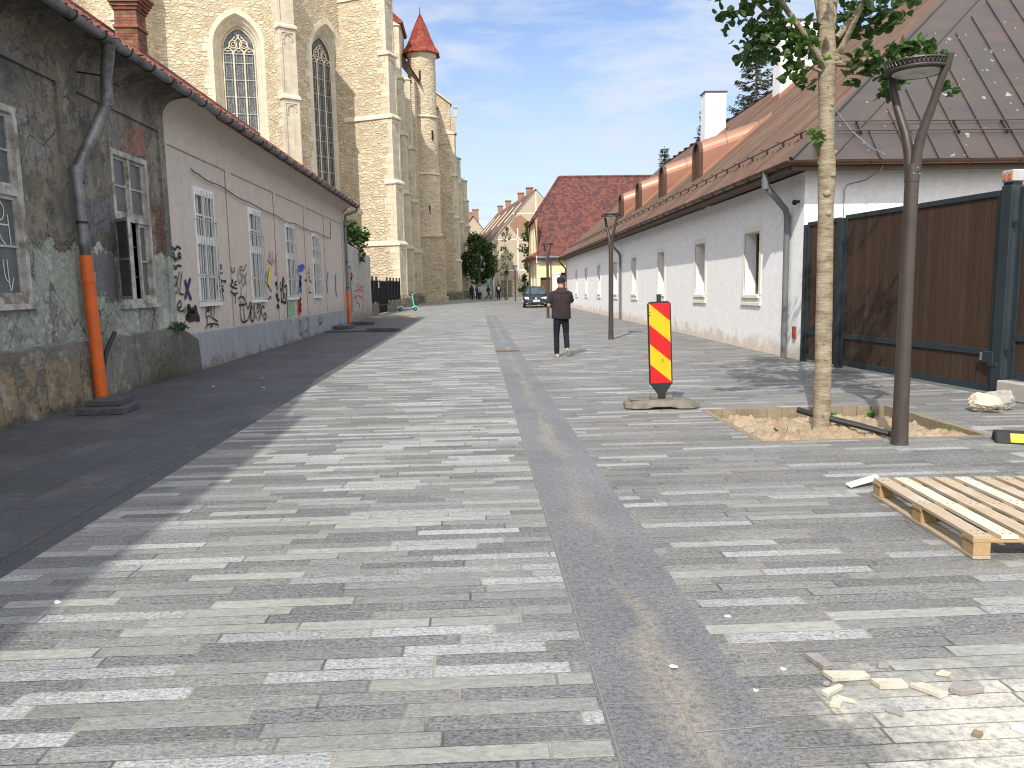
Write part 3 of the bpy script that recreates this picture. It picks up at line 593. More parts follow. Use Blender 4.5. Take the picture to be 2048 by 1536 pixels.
# tiled roof shared by look: wavy eave, stepped courses
def tile_roof(y0, y1, x0, z0, x1, z1, name, parent, step=.34, per=.21, seed=1, mat_='left_tiles'):
    mb = MB(); L = math.hypot(x1-x0, z1-z0); dx, dz = (x1-x0)/L, (z1-z0)/L; nx, nz = -dz if dx > 0 else dz, abs(dx)
    nx = math.sin(math.atan2(z1-z0, x0-x1)); nz = math.cos(math.atan2(z1-z0, x0-x1)); rr = random.Random(seed)
    nr = int(L/step); ny = int((y1-y0)/(per/4))
    jit = [rr.uniform(-.012, .012) for _ in range(ny//4+2)]
    for r in range(nr):
        for e in (0, 1):
            pass
        a = r*step-.02; c = (r+1)*step+.01; rows = []
        for s, lift in ((a, .055), (c, .012)):
            row = []
            for i in range(ny+1):
                y = y0+i*(y1-y0)/ny; hgt = lift+.028*math.sin(2*math.pi*i/4)+jit[i//4]*.8; ss = s+(jit[(i//4+r*3) % len(jit)] if s == a else 0)
                row.append(mb.V(x0+dx*ss+nx*hgt, y, z0+dz*ss+nz*hgt))
            rows.append(row)
        low = [mb.V(mb.v[k]-Vector((nx, 0, nz))*.05) for k in rows[0]]
        for i in range(ny):
            mb.F(rows[0][i], rows[0][i+1], rows[1][i+1], rows[1][i]); mb.F(low[i], low[i+1], rows[0][i+1], rows[0][i])
    return add(name, mb, mat_, parent, fixn=False)
RX, RZ = -9.1, 8.05
def roof_body(y0, y1, parent, gable=None, gm='beige_plaster'):
    rf = tile_roof(y0, y1, -5.13, 5.14, RX, RZ, 'roof', parent, seed=int(y0))
    mb = MB(); mb.poly([(RX, y0, RZ), (RX, y1, RZ), (-13.0, y1, 5.1), (-13.0, y0, 5.1)]); mb.poly([(-5.16, y0, 5.10), (-5.16, y1, 5.10), (RX, y1, RZ-.04), (RX, y0, RZ-.04)])
    add('back_slope', mb, 'left_tiles', parent)
    mb = MB(); mb.poly([(-12.8, y0, 0), (-12.8, y1, 0), (-12.8, y1, 5.1), (-12.8, y0, 5.1)])
    if gable: mb.poly([(WX, gable, 0), (WX, gable, 4.72), (-5.3, gable, 5.08), (RX, gable, RZ-.05), (-12.8, gable, 5.1), (-12.8, gable, 0)])
    add('end_wall', mb, gm, parent)
    mb = MB(); mb.tube([(RX, y0, RZ+.04), (RX, y1, RZ+.04)], .11, 8); add('ridge_tiles', mb, 'left_tiles', parent)
    return rf
roof_body(2.2, 14.9, t)
def gutter(y0, y1, parent, x=-5.04, z=5.09, r=.085, mat_='zinc', seed=3, name='gutter'):
    rr = random.Random(seed); mb = MB(); n = int((y1-y0)/.8)+1; prev = None
    for i in range(n+1):
        y = y0+(y1-y0)*i/n; dz = rr.uniform(-.012, .012)
        k = [mb.V(x+rw*math.cos(a), y, z+dz+rw*math.sin(a)) for rw, sgn in ((r, 1), (r*.88, -1)) for a in [(-math.pi*(j/8) if sgn > 0 else -math.pi*(1-j/8)) for j in range(9)]]
        if prev: mb.bridge(prev, k)
        elif True: mb.F(*k[::-1])
        prev = k
    mb.F(*prev); g_ = add(name, mb, mat_, parent, smooth=50)
    for i in range(n):
        mb = MB(); y = y0+(y1-y0)*(i+.5)/n; pts = [(x+(r+.008)*math.cos(a), y, z+(r+.008)*math.sin(a)) for a in [-math.pi*j/10 for j in range(11)]]+[(x-r, y, z+.03), (x-r-.12, y, z+.08)]
        mb.tube([(x+r+.008, y, z+.03)]+pts, .011, 5); add('bracket', mb, 'black_iron', g_); mb = MB(); mb.tube([(x-r+.01, y+.35, z+.03), (x-.02, y+.35, z+.045), (x+r+.015, y+.35, z+.025)], .013, 5); add('strap', mb, 'black_iron', g_)
    return g_
gutter(2.2, 14.8, t, seed=5)
mb = MB(); mb.tube([(-5.05, 11.50, 5.02), (-5.08, 11.52, 4.85), (-5.16, 11.60, 4.62), (-5.20, 11.64, 4.25)], [.09, .085, .078, .075], 12)
mb.tube([(-5.20, 11.65, 4.27), (-5.46, 11.16, 3.26)], .075, 12); mb.tube([(-5.46, 11.14, 3.30), (-5.47, 11.21, 2.02)], .07, 12)
for (x, y, z) in ((-5.20, 11.64, 4.26), (-5.465, 11.15, 3.26)): mb.tube([(x, y, z+.05), (x, y, z-.05)], .08, 12)
dp = add('downpipe', mb, 'zinc', t, smooth=50)
mb = MB()
for z in (2.55, 3.1): mb.tube([(-5.465, 11.18, z-.015), (-5.465, 11.18, z+.015)], .078, 12)
mb.tube([(-5.2, 11.62, 4.62), (-5.6, 11.7, 4.7)], .012, 6); add('clamp', mb, 'black_iron', dp)
mb = MB(); mb.tube([(-5.47, 11.21, 2.1), (-5.45, 11.29, .02)], .083, 16); mb.tube([(-5.467, 11.222, 1.79), (-5.466, 11.225, 1.72)], .094, 16); mb.tube([(-5.465, 11.23, 1.60), (-5.464, 11.232, 1.55)], .09, 16)
add('standpipe', mb, 'orange_pvc', t, smooth=50)

# taller neighbour behind the photographer, off the frame: its shade falls on the near paving
t = thing('tall_house', 'taller plastered house standing on the left behind the viewpoint', 'house', (WX, -6, 0))
mb = MB(); wall_rects(mb, -16, 2.2, 0, 6.9, [(-14, -12.6, 1.5, 3.8), (-9.5, -8.1, 1.5, 3.8), (-5, -3.6, 1.5, 3.8), (-.5, .9, 1.5, 3.8)], PL, .25)
mb.poly([(WX, 2.2, 0), (WX, 2.2, 6.9), (-13, 2.2, 6.9), (-13, 2.2, 0)]); mb.poly([(WX, -16, 0), (WX, -16, 6.9), (-13, -16, 6.9), (-13, -16, 0)]); add('wall', mb, 'garden_render', t)
mb = MB(); mb.box((WX-.3, -15, 1.2), (WX-.26, 1.2, 4.0)); add('window', mb, 'dark_glass', t)
mb = MB()
E0 = [(-5.08, -16.4, 7.08), (-5.08, 2.6, 7.08), (-13.4, 2.6, 7.08), (-13.4, -16.4, 7.08)]; rA, rB = (-9.2, -12.5, 9.9), (-9.2, -1.0, 9.9)
mb.poly([E0[0], E0[1], rB, rA]); mb.poly([E0[1], E0[2], rB]); mb.poly([E0[2], E0[3], rA, rB]); mb.poly([E0[3], E0[0], rA]); mb.poly([(x, y, 7.02) for x, y, z in E0]); add('roof', mb, 'left_tiles', t)

mb = MB(); sl2 = [(-1.0, 7.12), (2.4, 6.62), (5.0, 6.1), (8.0, 5.45)]
for (ya, za), (yb, zb) in zip(sl2, sl2[1:]): mb.hexa([(-5.08, ya, za-.08), (-5.08, yb, zb-.08), (-8.6, yb, zb-.08), (-8.6, ya, za-.08), (-5.08, ya, za), (-5.08, yb, zb), (-8.6, yb, zb), (-8.6, ya, za)])
add('shade_slope', mb, 'left_tiles', t)  # unseen slope added so the shade edge on the paving runs smoothly
# ------------------------------------------------------------------ beige house
t = thing('beige_house', 'long beige plaster house with barred windows and graffiti along its foot', 'house', (WX, 24, 0)); BH = t
bw = [(16.1+3.72*i, 17.28+3.72*i, 1.32, 3.68-.045*i) for i in range(4)]
mb = MB(); wall_rects(mb, 14.72, 33.9, 0, 4.75, bw, PL, .14)
for a, c in ((18.2, 18.62), (22.35, 22.72), (26.15, 26.45), (29.5, 29.8), (33.3, 33.9)): slab(mb, a, c, .72, 4.28, .012)
slab(mb, 14.72, 33.9, 4.28, 4.75, .012); add('wall', mb, 'beige_plaster', t)
mb = MB()   # worn brown arrises of the panels
for a in (18.2, 22.35, 26.15, 29.5, 33.3): mb.box((WX-.03, a-.022, .75), (WX+.016, a+.004, 4.27))
for a, c in ((14.95, 18.2), (18.62, 22.35), (22.72, 26.15), (26.45, 29.5), (29.8, 33.3)): mb.box((WX-.03, a, 4.262), (WX+.016, c, 4.285))
add('panel_edge', mb, 'groove_brown', t)
mb = MB(); pr = [(WX+.012+.53*(1-math.cos(math.pi/2*i/n)), 4.75+.30*math.sin(math.pi/2*i/n)) for i in range(n+1)]
for i in range(n): mb.poly([(pr[i][0], 14.72, pr[i][1]), (pr[i][0], 33.9, pr[i][1]), (pr[i+1][0], 33.9, pr[i+1][1]), (pr[i+1][0], 14.72, pr[i+1][1])])
mb.poly([(a, 33.9, z) for a, z in pr]+[(WX, 33.9, 5.05)]); add('eave_cove', mb, 'beige_plaster', t, smooth=True)
mb = MB(); mb.box((-5.12, 16.2, 4.98), (-5.09, 34.1, 5.10)); add('fascia', mb, 'left_tiles', t)
mb = MB(); prev = None
for i in range(40):
    y = 14.9+i*(33.9-14.9)/39; zt = .74-.08*(y-14.9)/19+rnd.uniform(-.008, .008); d_ = .06+rnd.uniform(-.006, .006)
    k = [(WX+d_+.03, y, -.02), (WX+d_, y, zt), (WX-.02, y, zt+.03)]
    if prev: mb.poly([prev[0], k[0], k[1], prev[1]]); mb.poly([prev[1], k[1], k[2], prev[2]])
    prev = k
mb.poly([prev[0], prev[1], prev[2], (WX-.02, 33.9, -.02)]); add('plinth', mb, 'plinth_cement', t)
roof_body(14.9, 34.15, t, 33.9); gutter(14.8, 34.25, t, seed=9)
def barred_window(o, i):
    y0, y1, z0, z1 = o; x = WX-.03
    mb = MB(); f = .07
    for lo, hi in (((y0, z0), (y0+f, z1)), ((y1-f, z0), (y1, z1)), ((y0+f, z1-.16), (y1-f, z1)), ((y0+f, z0), (y1-f, z0+f))): mb.box((x-.05, lo[0], lo[1]), (x+.05, hi[0], hi[1]))
    zt = z0+(z1-z0)*.55; ym = (y0+y1)/2; mb.box((x-.045, y0+f, zt-.09), (x+.045, y1-f, zt+.09)); mb.box((x-.04, ym-.03, z0+f), (x+.03, ym+.03, z1-.16))
    for q in (y0+f+.22, y1-f-.22): mb.box((x-.035, q-.012, z0+f), (x+.015, q+.012, z1-.16))
    for zc in (z0+.55, z1-.55): mb.box((x-.035, y0+f, zc-.022), (x+.02, y1-f, zc+.022))
    w = add('window', mb, 'white_paint', BH)
    mb = MB(); mb.box((x-.02, y0+f-.005, z0+f-.005), (x-.012, y1-f+.005, z1-.155)); add('pane', mb, 'dusty_glass', w)
    mb = MB(); mb.box((x-.07, y0+f, z0+f), (x-.05, ym-.2, z1-.2)); mb.box((x-.07, ym+.28, z0+f), (x-.05, y1-f, z1-.2)); add('curtain', mb, 'brown_wood' if i < 2 else 'curtain', w)
    mb = MB(); xo = WX+.085
    for k in range(7): yy = y0+.1+k*(y1-y0-.2)/6; mb.tube([(xo, yy, z0+.04), (xo, yy, z1-.62 if k in (0, 6) else z1-.06)], .012, 6)
    for zc in (z0+.05, z0+.58, z1-.66): mb.tube([(xo, y0+.02, zc), (xo, y1-.02, zc)], .014, 6); mb.tube([(xo, y0+.02, zc), (WX-.02, y0-.0, zc)], .014, 6); mb.tube([(xo, y1-.02, zc), (WX-.02, y1, zc)], .014, 6)
    add('grille', mb, 'iron_bar', w)
    mb = MB(); mb.box((WX-.1, y0-.02, z0-.06), (WX+.07, y1+.02, z0)); add('sill', mb, 'white_paint', w)
for i, o in enumerate(bw): barred_window(o, i)
mb = MB(); mb.box((WX-.5, 15, .9), (WX-.42, 29.5, 4.2)); add('dark_room', mb, 'dark_inside', t)
mb = MB(); pts = [(15.95, 3.98), (16.4, 3.93), (17.2, 3.86), (18.1, 3.84), (18.5, 3.80), (19.4, 3.74), (21.2, 3.66), (22.3, 3.66), (23.4, 3.55), (24.6, 3.60), (25.8, 3.55), (28.4, 3.53), (30.6, 3.50), (30.62, 4.15)]
rr = random.Random(4); P_ = []
for (a, za), (c, zc) in zip(pts, pts[1:]):
    for k in range(4): s = k/4; P_.append((WX+.055, a+(c-a)*s, za+(zc-za)*s+(rr.uniform(-.025, .025) if k else 0)))
mb.tube(P_+[(WX+.055, 30.62, 4.15)], .013, 5); add('cable', mb, 'soffit_wood', t)
# brick chimney on its roof
mb = MB(); cx, cy, hw = -8.45, 20.55, .27
mb.box((cx-hw, cy-hw, 6.6), (cx+hw, cy+hw, 8.45)); mb.box((cx-hw-.035, cy-hw-.035, 8.02), (cx+hw+.035, cy+hw+.035, 8.10))
for k in range(5): mb.box((cx-hw-.03-.035*k, cy-hw-.03-.035*k, 8.45+k*.078), (cx+hw+.03+.035*k, cy+hw+.03+.035*k, 8.526+k*.078))
mb.box((cx-hw-.02, cy-hw-.02, 8.838), (cx+hw+.02, cy+hw+.02, 8.95)); add('chimney', mb, 'chimney_brick', t)
mb = MB(); mb.tube([(-5.04, 34.05, 5.02), (-5.08, 34.05, 4.86), (-5.5, 33.75, 4.66), (-5.53, 33.7, 4.4), (-5.53, 33.7, 1.45)], .06, 10); dp = add('downpipe', mb, 'grey_pipe', t, smooth=50)
mb = MB()
for z in (4.2, 2.7, 1.6): mb.tube([(-5.53, 33.7, z-.02), (-5.53, 33.7, z+.02)], .07, 10)
add('clamp', mb, 'black_iron', dp)
mb = MB(); mb.tube([(-5.53, 33.7, 1.5), (-5.46, 33.5, .02)], .075, 12); add('standpipe', mb, 'orange_pvc', t, smooth=50)
GRAF_HERE = 1
# spray paint on the plaster, (y,z) strokes on the wall plane
graffiti_mesh(BH, [[(14.71, 2.29),(14.8, 2.39),(14.91, 2.35),(15.05, 2.42),(15.22, 2.38)], [(14.72, 2.15),(14.75, 2.25),(14.84, 2.29),(14.88, 2.23),(14.85, 2.16)], [(14.76, 2.18),(14.79, 2.22),(14.83, 2.19)], [(15.04, 2.17),(15.07, 2.27),(15.14, 2.3),(15.19, 2.25),(15.16, 2.18)], [(15.09, 2.19),(15.13, 2.24),(15.15, 2.2)], [(14.87, 2.13),(14.93, 2.2),(14.98, 2.14)], [(14.73, 2.03),(14.83, 2.05),(14.88, 1.99),(14.98, 2.06),(15.17, 2.05)]], 'ink_black', 0.045, WX+.022, 'graffiti', 'black outline of a face with wavy brows')
graffiti_mesh(BH, [[(14.86, 1.86),(14.77, 1.8),(14.8, 1.68),(14.87, 1.71),(14.9, 1.83),(14.86, 1.86)], [(14.67, 1.74),(14.74, 1.66),(14.68, 1.65)], [(14.76, 1.64),(14.69, 1.58),(14.76, 1.54),(14.83, 1.57),(14.82, 1.52)], [(14.77, 1.52),(14.74, 1.41)], [(15.06, 1.95),(14.93, 1.74),(14.97, 1.56),(15.2, 1.51)], [(15.19, 1.95),(15.07, 1.72),(15.05, 1.58)], [(14.84, 1.32),(14.98, 1.4),(15.05, 1.32),(14.94, 1.26),(14.84, 1.32)], [(14.72, 1.33),(14.72, 1.21),(14.77, 1.2)], [(14.79, 1.28),(14.97, 1.2),(15.16, 1.22)], [(15.17, 1.27),(15.23, 1.22),(15.15, 1.16)]], 'ink_black', 0.035, WX+.022, 'graffiti', 'black looping letters with an arrow')
graffiti_mesh(BH, [[(15.32, 1.8),(15.43, 1.59),(15.58, 1.41)], [(15.61, 1.83),(15.41, 1.61),(15.26, 1.43)]], 'ink_navy', 0.085, WX+.022, 'graffiti', 'dark blue letter X')
graffiti_mesh(BH, [[(15.3, 1.01),(15.29, 1.1),(15.4, 1.15),(15.38, 1.27),(15.48, 1.25),(15.48, 1.13),(15.6, 1.21),(15.62, 1.09),(15.76, 1.26),(15.83, 1.12),(15.92, 1.01),(15.74, 1.04),(15.46, 1.03),(15.34, 1.09)], [(15.37, 1.02),(15.7, 1.09),(15.89, 1.05)]], 'ink_black', 0.11, WX+.022, 'graffiti', 'solid black blob of lettering')
graffiti_mesh(BH, [[(16.58, 1.29),(16.48, 1.18),(16.56, 1.16),(16.64, 1.25),(16.58, 1.29)], [(16.39, 1.24),(16.45, 1.18),(16.35, 1.13),(16.38, 1.03),(16.49, 1.06)], [(16.54, 1.07),(16.57, 1.02)], [(16.76, 1.27),(16.69, 1.14),(16.68, 1.03),(17.05, 0.91)], [(16.91, 1.26),(16.83, 1.05)], [(16.42, 1.01),(16.38, 0.9)], [(16.3, 0.79),(16.37, 0.87),(16.66, 0.88),(17.03, 0.85),(17.05, 0.78)], [(16.56, 0.79),(16.63, 0.84),(16.7, 0.82)]], 'ink_black', 0.035, WX+.022, 'graffiti', 'second black looping tag near the plinth')
graffiti_mesh(BH, [[(17.49, 2.15),(17.41, 2.1),(17.47, 2.05),(17.55, 2.1),(17.49, 2.15)], [(17.35, 2.01),(17.29, 1.86),(17.36, 1.79)], [(17.57, 1.97),(17.36, 1.93),(17.43, 1.82),(17.56, 1.79),(17.77, 1.79),(17.7, 1.75)], [(17.15, 1.71),(17.19, 1.64)], [(17.28, 1.66),(17.45, 1.79),(17.45, 1.66),(17.57, 1.68)], [(17.29, 1.55),(17.44, 1.61),(17.58, 1.58),(17.39, 1.51),(17.5, 1.47),(17.52, 1.36)]], 'ink_black', 0.035, WX+.022, 'graffiti', None)
graffiti_mesh(BH, [[(18.26, 2.1),(18.24, 2.01),(18.43, 2.01),(18.42, 2.11)]], 'ink_violet', 0.06, WX+.022, 'graffiti', None)
graffiti_mesh(BH, [[(18.3, 1.82),(18.17, 1.8),(18.29, 1.77),(18.08, 1.7),(18.38, 1.64)], [(18.55, 1.8),(18.34, 1.72),(18.56, 1.7)], [(18.19, 1.64),(18.57, 1.62)], [(18.06, 1.56),(18.32, 1.5),(18.59, 1.52)], [(18.24, 1.54),(18.29, 1.46),(18.45, 1.48)], [(18.38, 1.46),(18.34, 1.26)]], 'ink_black', 0.035, WX+.022, 'graffiti', None)
graffiti_mesh(BH, [[(18.87, 2.12),(19.05, 2.15),(19.07, 2.06),(18.9, 2.06),(18.87, 2.12)], [(19.44, 2.21),(19.13, 2.02)], [(18.77, 2.07),(18.7, 1.91),(18.8, 1.74),(18.99, 1.88),(18.85, 2.0)], [(19.0, 1.92),(19.05, 1.68),(19.3, 1.84),(19.04, 1.96)], [(19.4, 2.01),(19.23, 1.84),(19.38, 1.72)], [(18.92, 1.68),(18.84, 1.43)], [(19.23, 1.51),(19.24, 1.39)]], 'ink_grey', 0.035, WX+.022, 'graffiti', 'grey scribbled tag beside a barred window')
graffiti_mesh(BH, [[(18.62, 1.35),(18.76, 1.42),(19.0, 1.41),(19.19, 1.31),(19.1, 1.23),(18.6, 1.24)], [(18.78, 1.34),(18.71, 0.97),(18.88, 0.81),(19.23, 0.85)], [(18.98, 1.31),(18.99, 1.03),(19.02, 0.82)], [(19.21, 1.27),(19.36, 1.12),(19.53, 1.26),(19.64, 1.23),(19.48, 1.01)], [(19.67, 1.21),(19.5, 0.9),(19.66, 0.79),(19.84, 0.95),(19.74, 1.19)], [(19.86, 1.21),(19.92, 0.97),(20.04, 0.84)], [(20.1, 1.09),(20.28, 1.22),(20.28, 1.05),(20.11, 0.99)], [(20.44, 1.22),(20.44, 1.02),(20.62, 1.15),(20.82, 1.1)], [(20.84, 0.98),(20.69, 0.88),(20.79, 0.78),(20.94, 0.89),(20.84, 0.98)], [(19.3, 0.85),(19.56, 1.05),(19.59, 0.81)], [(20.19, 0.79),(20.47, 1.0),(20.6, 0.86)]], 'ink_black', 0.045, WX+.022, 'graffiti', 'large black outline throw-up')
graffiti_mesh(BH, [[(21.11, 1.99),(21.21, 2.05),(21.28, 1.97),(21.15, 1.88),(21.11, 1.99)], [(20.97, 1.81),(21.29, 1.7),(21.64, 1.51)], [(21.03, 1.47),(20.91, 1.32),(21.2, 1.31),(21.48, 1.4),(21.55, 1.31)]], 'ink_black', 0.04, WX+.022, 'graffiti', None)
graffiti_mesh(BH, [[(21.61, 2.18),(21.44, 1.95),(21.29, 1.71)], [(21.69, 2.16),(21.53, 1.95),(21.36, 1.72)]], 'ink_yellow', 0.13, WX+.022, 'graffiti', 'yellow painted stroke')
graffiti_mesh(BH, [[(21.66, 2.62),(21.73, 2.32),(21.8, 2.26)], [(21.97, 2.63),(21.86, 2.3)], [(21.43, 2.38),(21.85, 2.28),(22.15, 2.41)], [(22.33, 2.58),(22.24, 2.06)], [(22.11, 2.03),(22.44, 2.01)], [(21.54, 2.5),(21.51, 2.34)]], 'ink_pink', 0.05, WX+.022, 'graffiti', 'faded red spray marks')
graffiti_mesh(BH, [[(22.08, 1.77),(22.29, 1.77)], [(22.09, 1.72),(22.3, 1.72)], [(22.22, 1.66),(22.24, 1.56)], [(22.08, 1.44),(22.27, 1.44)], [(22.07, 1.4),(22.3, 1.39)], [(22.29, 1.35),(22.27, 1.22)], [(22.15, 1.33),(22.42, 1.27)], [(22.1, 1.13),(22.34, 1.13)], [(22.12, 1.09),(22.37, 1.08)]], 'ink_black', 0.07, WX+.022, 'graffiti', None)
graffiti_mesh(BH, [[(22.65, 1.8),(22.57, 1.62),(22.74, 1.55),(22.88, 1.78),(23.0, 1.91),(23.07, 1.8),(22.85, 1.66)], [(22.69, 1.55),(22.64, 1.33),(22.84, 1.21)], [(23.03, 1.64),(23.32, 1.69),(23.32, 1.48),(23.12, 1.21),(23.02, 1.19)], [(22.57, 1.23),(23.21, 1.19)], [(22.94, 1.64),(22.91, 1.32),(23.09, 1.48)]], 'ink_black', 0.07, WX+.022, 'graffiti', 'black bubble letters')
graffiti_mesh(BH, [[(24.92, 2.25),(25.67, 2.33),(25.88, 2.25)], [(24.84, 2.1),(25.07, 2.18),(25.64, 2.22)], [(24.97, 1.98),(25.35, 1.96),(24.96, 1.81),(25.31, 1.79),(24.86, 1.64),(25.3, 1.71)], [(24.68, 1.43),(25.22, 1.61),(25.18, 1.46)]], 'ink_blue', 0.12, WX+.022, 'graffiti', 'blue spray lettering')
graffiti_mesh(BH, [[(26.55, 2.29),(26.65, 2.21)], [(26.31, 2.08),(26.52, 2.16),(26.6, 2.0),(26.41, 1.95)], [(26.52, 1.9),(26.87, 1.79)], [(25.85, 1.87),(26.21, 1.87)], [(26.46, 1.66),(26.36, 1.48),(26.72, 1.45)]], 'ink_black', 0.045, WX+.022, 'graffiti', None)
graffiti_mesh(BH, [[(29.93, 2.22),(29.6, 1.81),(29.7, 1.43)], [(31.57, 2.16),(31.37, 1.69),(31.52, 1.25)]], 'ink_blue', 0.1, WX+.022, 'graffiti', 'two blue upright spray bars')
graffiti_mesh(BH, [[(24.75, 1.25),(25.14, 1.27),(24.71, 1.1),(25.15, 1.09),(24.67, 0.93),(25.11, 0.92),(24.73, 0.79)]], 'ink_red', 0.13, WX+.022, 'graffiti', 'red spray patch')
graffiti_mesh(BH, [[(23.34, 1.12),(24.21, 1.1)], [(23.32, 1.02),(24.21, 0.99)], [(23.29, 0.9),(24.13, 0.85)]], 'ink_green', 0.34, WX+.022, 'graffiti', 'pale green painted patch')
graffiti_mesh(BH, [[(24.53, 0.62),(24.36, 0.33),(24.59, 0.15),(24.8, 0.36),(24.53, 0.62)], [(25.44, 0.65),(25.82, 0.51),(25.57, 0.21)], [(25.17, 0.24),(25.58, 0.26)]], 'ink_violet', 0.05, WX+.107, 'graffiti', None)
graffiti_mesh(BH, [[(23.57, 0.7),(23.57, 0.6)]], 'ink_white', 0.09, WX+.107, 'graffiti', None)
graffiti_mesh(BH, [[(27.5, 0.6),(27.39, 0.44),(27.71, 0.34),(27.96, 0.49)], [(27.77, 0.58),(27.96, 0.49)]], 'ink_black', 0.05, WX+.107, 'graffiti', None)
GRAF_WALL = [('ink_red', 0.07, [[(34.9, 2.18), (35.79, 2.26), (35.27, 1.97), (36.22, 2.19)], [(36.85, 1.91), (37.47, 1.55), (37.8, 1.84)], [(36.24, 1.41), (37.71, 1.51), (39.25, 1.42)], [(35.94, 1.16), (37.62, 1.21), (38.87, 1.04)], [(36.81, 0.93), (37.75, 0.76), (36.98, 0.66)], [(37.99, 1.62), (39.31, 1.66)], [(36.2, 1.26), (37.05, 0.92)]], 'red line tags'), ('ink_grey', 0.28, [[(35.66, 2.19), (35.1, 1.73), (35.41, 1.27), (35.2, 0.5)]], 'dark smear'), ('ink_white', 0.06, [[(36.97, 2.35), (36.4, 1.98), (37.31, 1.84)], [(38.15, 1.28), (36.85, 1.07), (38.22, 0.63)], [(37.01, 0.77), (36.21, 0.47)]], None), ('ink_blue', 0.1, [[(34.12, 2.37), (35.2, 2.53), (35.38, 2.36)]], None)]
# ------------------------------------------------------------------ garden wall, shrub, railing
t = thing('garden_wall', 'grey graffiti-covered garden wall between beige house and black railing', 'wall', (WX, 38, 0)); GWL = t
mb = MB(); rr = random.Random(2); prev = None
for i in range(25):
    y = 34.0+i*8.0/24; zt = 3.56-.012*i+rr.uniform(-.02, .02)
    k = [(WX, y, 0), (WX, y, zt-.04), (WX-.12, y, zt+.06), (WX-.38, y, zt), (WX-.38, y, 0)]
    if prev: mb.poly([prev[0], k[0], k[1], prev[1]]); mb.poly([prev[1], k[1], k[2], prev[2]]); mb.poly([prev[2], k[2], k[3], prev[3]]); mb.poly([prev[3], k[3], k[4], prev[4]])
    else: mb.poly(k)
    prev = k
mb.poly(k); add('wall', mb, 'garden_render', t)
for m_, w_, s_, l_ in GRAF_WALL: graffiti_mesh(t, s_, m_, w_, WX+.006, 'graffiti', l_)
def leaf_cloud(mb, blobs, size, rr, n_per=1.0, droop=.3, shape='leaf', flat=.0):
    """many small bent leaves through the volume of several blobs (c, r, n)"""
    for c, r, n in blobs:
        rx, ry, rz = r if isinstance(r, (tuple, list)) else (r, r, r)
        for _ in range(int(n*n_per)):
            while True:
                q = Vector((rr.uniform(-1, 1), rr.uniform(-1, 1), rr.uniform(-1, 1)))
                if q.length <= 1: break
            q = q.normalized()*(q.length**.6)
            p = Vector(c)+Vector((q.x*rx, q.y*ry, q.z*rz)); s = size*rr.uniform(.65, 1.25)
            E_ = Euler((rr.gauss(0, .55)+droop, rr.gauss(0, .55), rr.uniform(0, 6.283))).to_matrix()
            if shape == 'leaf':      # broad pointed leaf folded along its rib
                P = [(0, 0, 0), (.30, .02, .08), (.50, .30, .12), (.40, .62, .08), (.16, .88, .0), (0, 1.12, -.14), (-.16, .88, 0), (-.40, .62, .08), (-.50, .30, .12), (-.30, .02, .08)]
                k = [mb.V(p+E_@(Vector(v)*s)) for v in P]; mb.F(*k[:6]); mb.F(k[0], *k[5:])
            else:
                P = [(-.35, 0, .06), (.35, 0, .06), (.22, .9, -.05), (-.22, .9, -.05)]; mb.F(*[mb.V(p+E_@(Vector(v)*s)) for v in P])
t = thing('shrub', 'leafy green shrub rising over the grey garden wall', 'shrub', (-6.5, 37, 0)); rr = random.Random(11)
mb = MB(); bl = []
for k in range(16): bl.append(((-6.35+rr.uniform(-.55, .7), 36.6+rr.uniform(-1.4, 2.2), 3.6+rr.uniform(-.5, .75)), rr.uniform(.3, .5), 110))
leaf_cloud(mb, bl, .17, rr); add('foliage', mb, 'leaf_street', t, fixn=False)
mb = MB()
for k in range(6): mb.tube([(-6.5+rr.uniform(-.2, .2), 37+rr.uniform(-.3, .3), 0), (-6.4+rr.uniform(-.4, .4), 37+rr.uniform(-.9, .9), 2.2), (-6.3+rr.uniform(-.5, .5), 36.8+rr.uniform(-1.2, 1.4), 3.6)], [.05, .035, .015], 6)
add('stem', mb, 'bark', t)
FA, FB = Vector((-6.05, 42.2, 0)), Vector((-5.36, 54.7, 0)); fd = (FB-FA).normalized(); fn = Vector((fd.y, -fd.x, 0)); FL = (FB-FA).length
t = thing('iron_railing', 'black iron railing with a low gate on a stone base before the church', 'railing', FA)
def fbox(mb, a, c, z0, z1, d0, d1): mb.hexa([FA+fd*a+fn*d0+Vector((0,0,z0)), FA+fd*c+fn*d0+Vector((0,0,z0)), FA+fd*c+fn*d1+Vector((0,0,z0)), FA+fd*a+fn*d1+Vector((0,0,z0)), FA+fd*a+fn*d0+Vector((0,0,z1)), FA+fd*c+fn*d0+Vector((0,0,z1)), FA+fd*c+fn*d1+Vector((0,0,z1)), FA+fd*a+fn*d1+Vector((0,0,z1))])
mb = MB(); fbox(mb, -.3, 3.6, 0, .68, -.2, .12); add('stone_base', mb, 'rough_base', t); mb = MB(); fbox(mb, 7.3, FL, 0, .68, -.2, .12); add('stone_base', mb, 'rough_base', t)
g0, g1 = 3.7, 7.2
mb = MB(); fbox(mb, -.3, g0, .74, 2.0, -.03, -.015); add('infill', mb, 'fence_fill', t); mb = MB(); fbox(mb, g1, FL, .74, 2.0, -.03, -.015); add('infill', mb, 'fence_fill', t)
for a in [0, 1.2, 2.4, g0-.05]+[g1+.05+k*1.28 for k in range(5)]: mb = MB(); fbox(mb, a-.05, a+.05, .6, 2.22, -.05, .05); add('post', mb, 'black_iron', t)
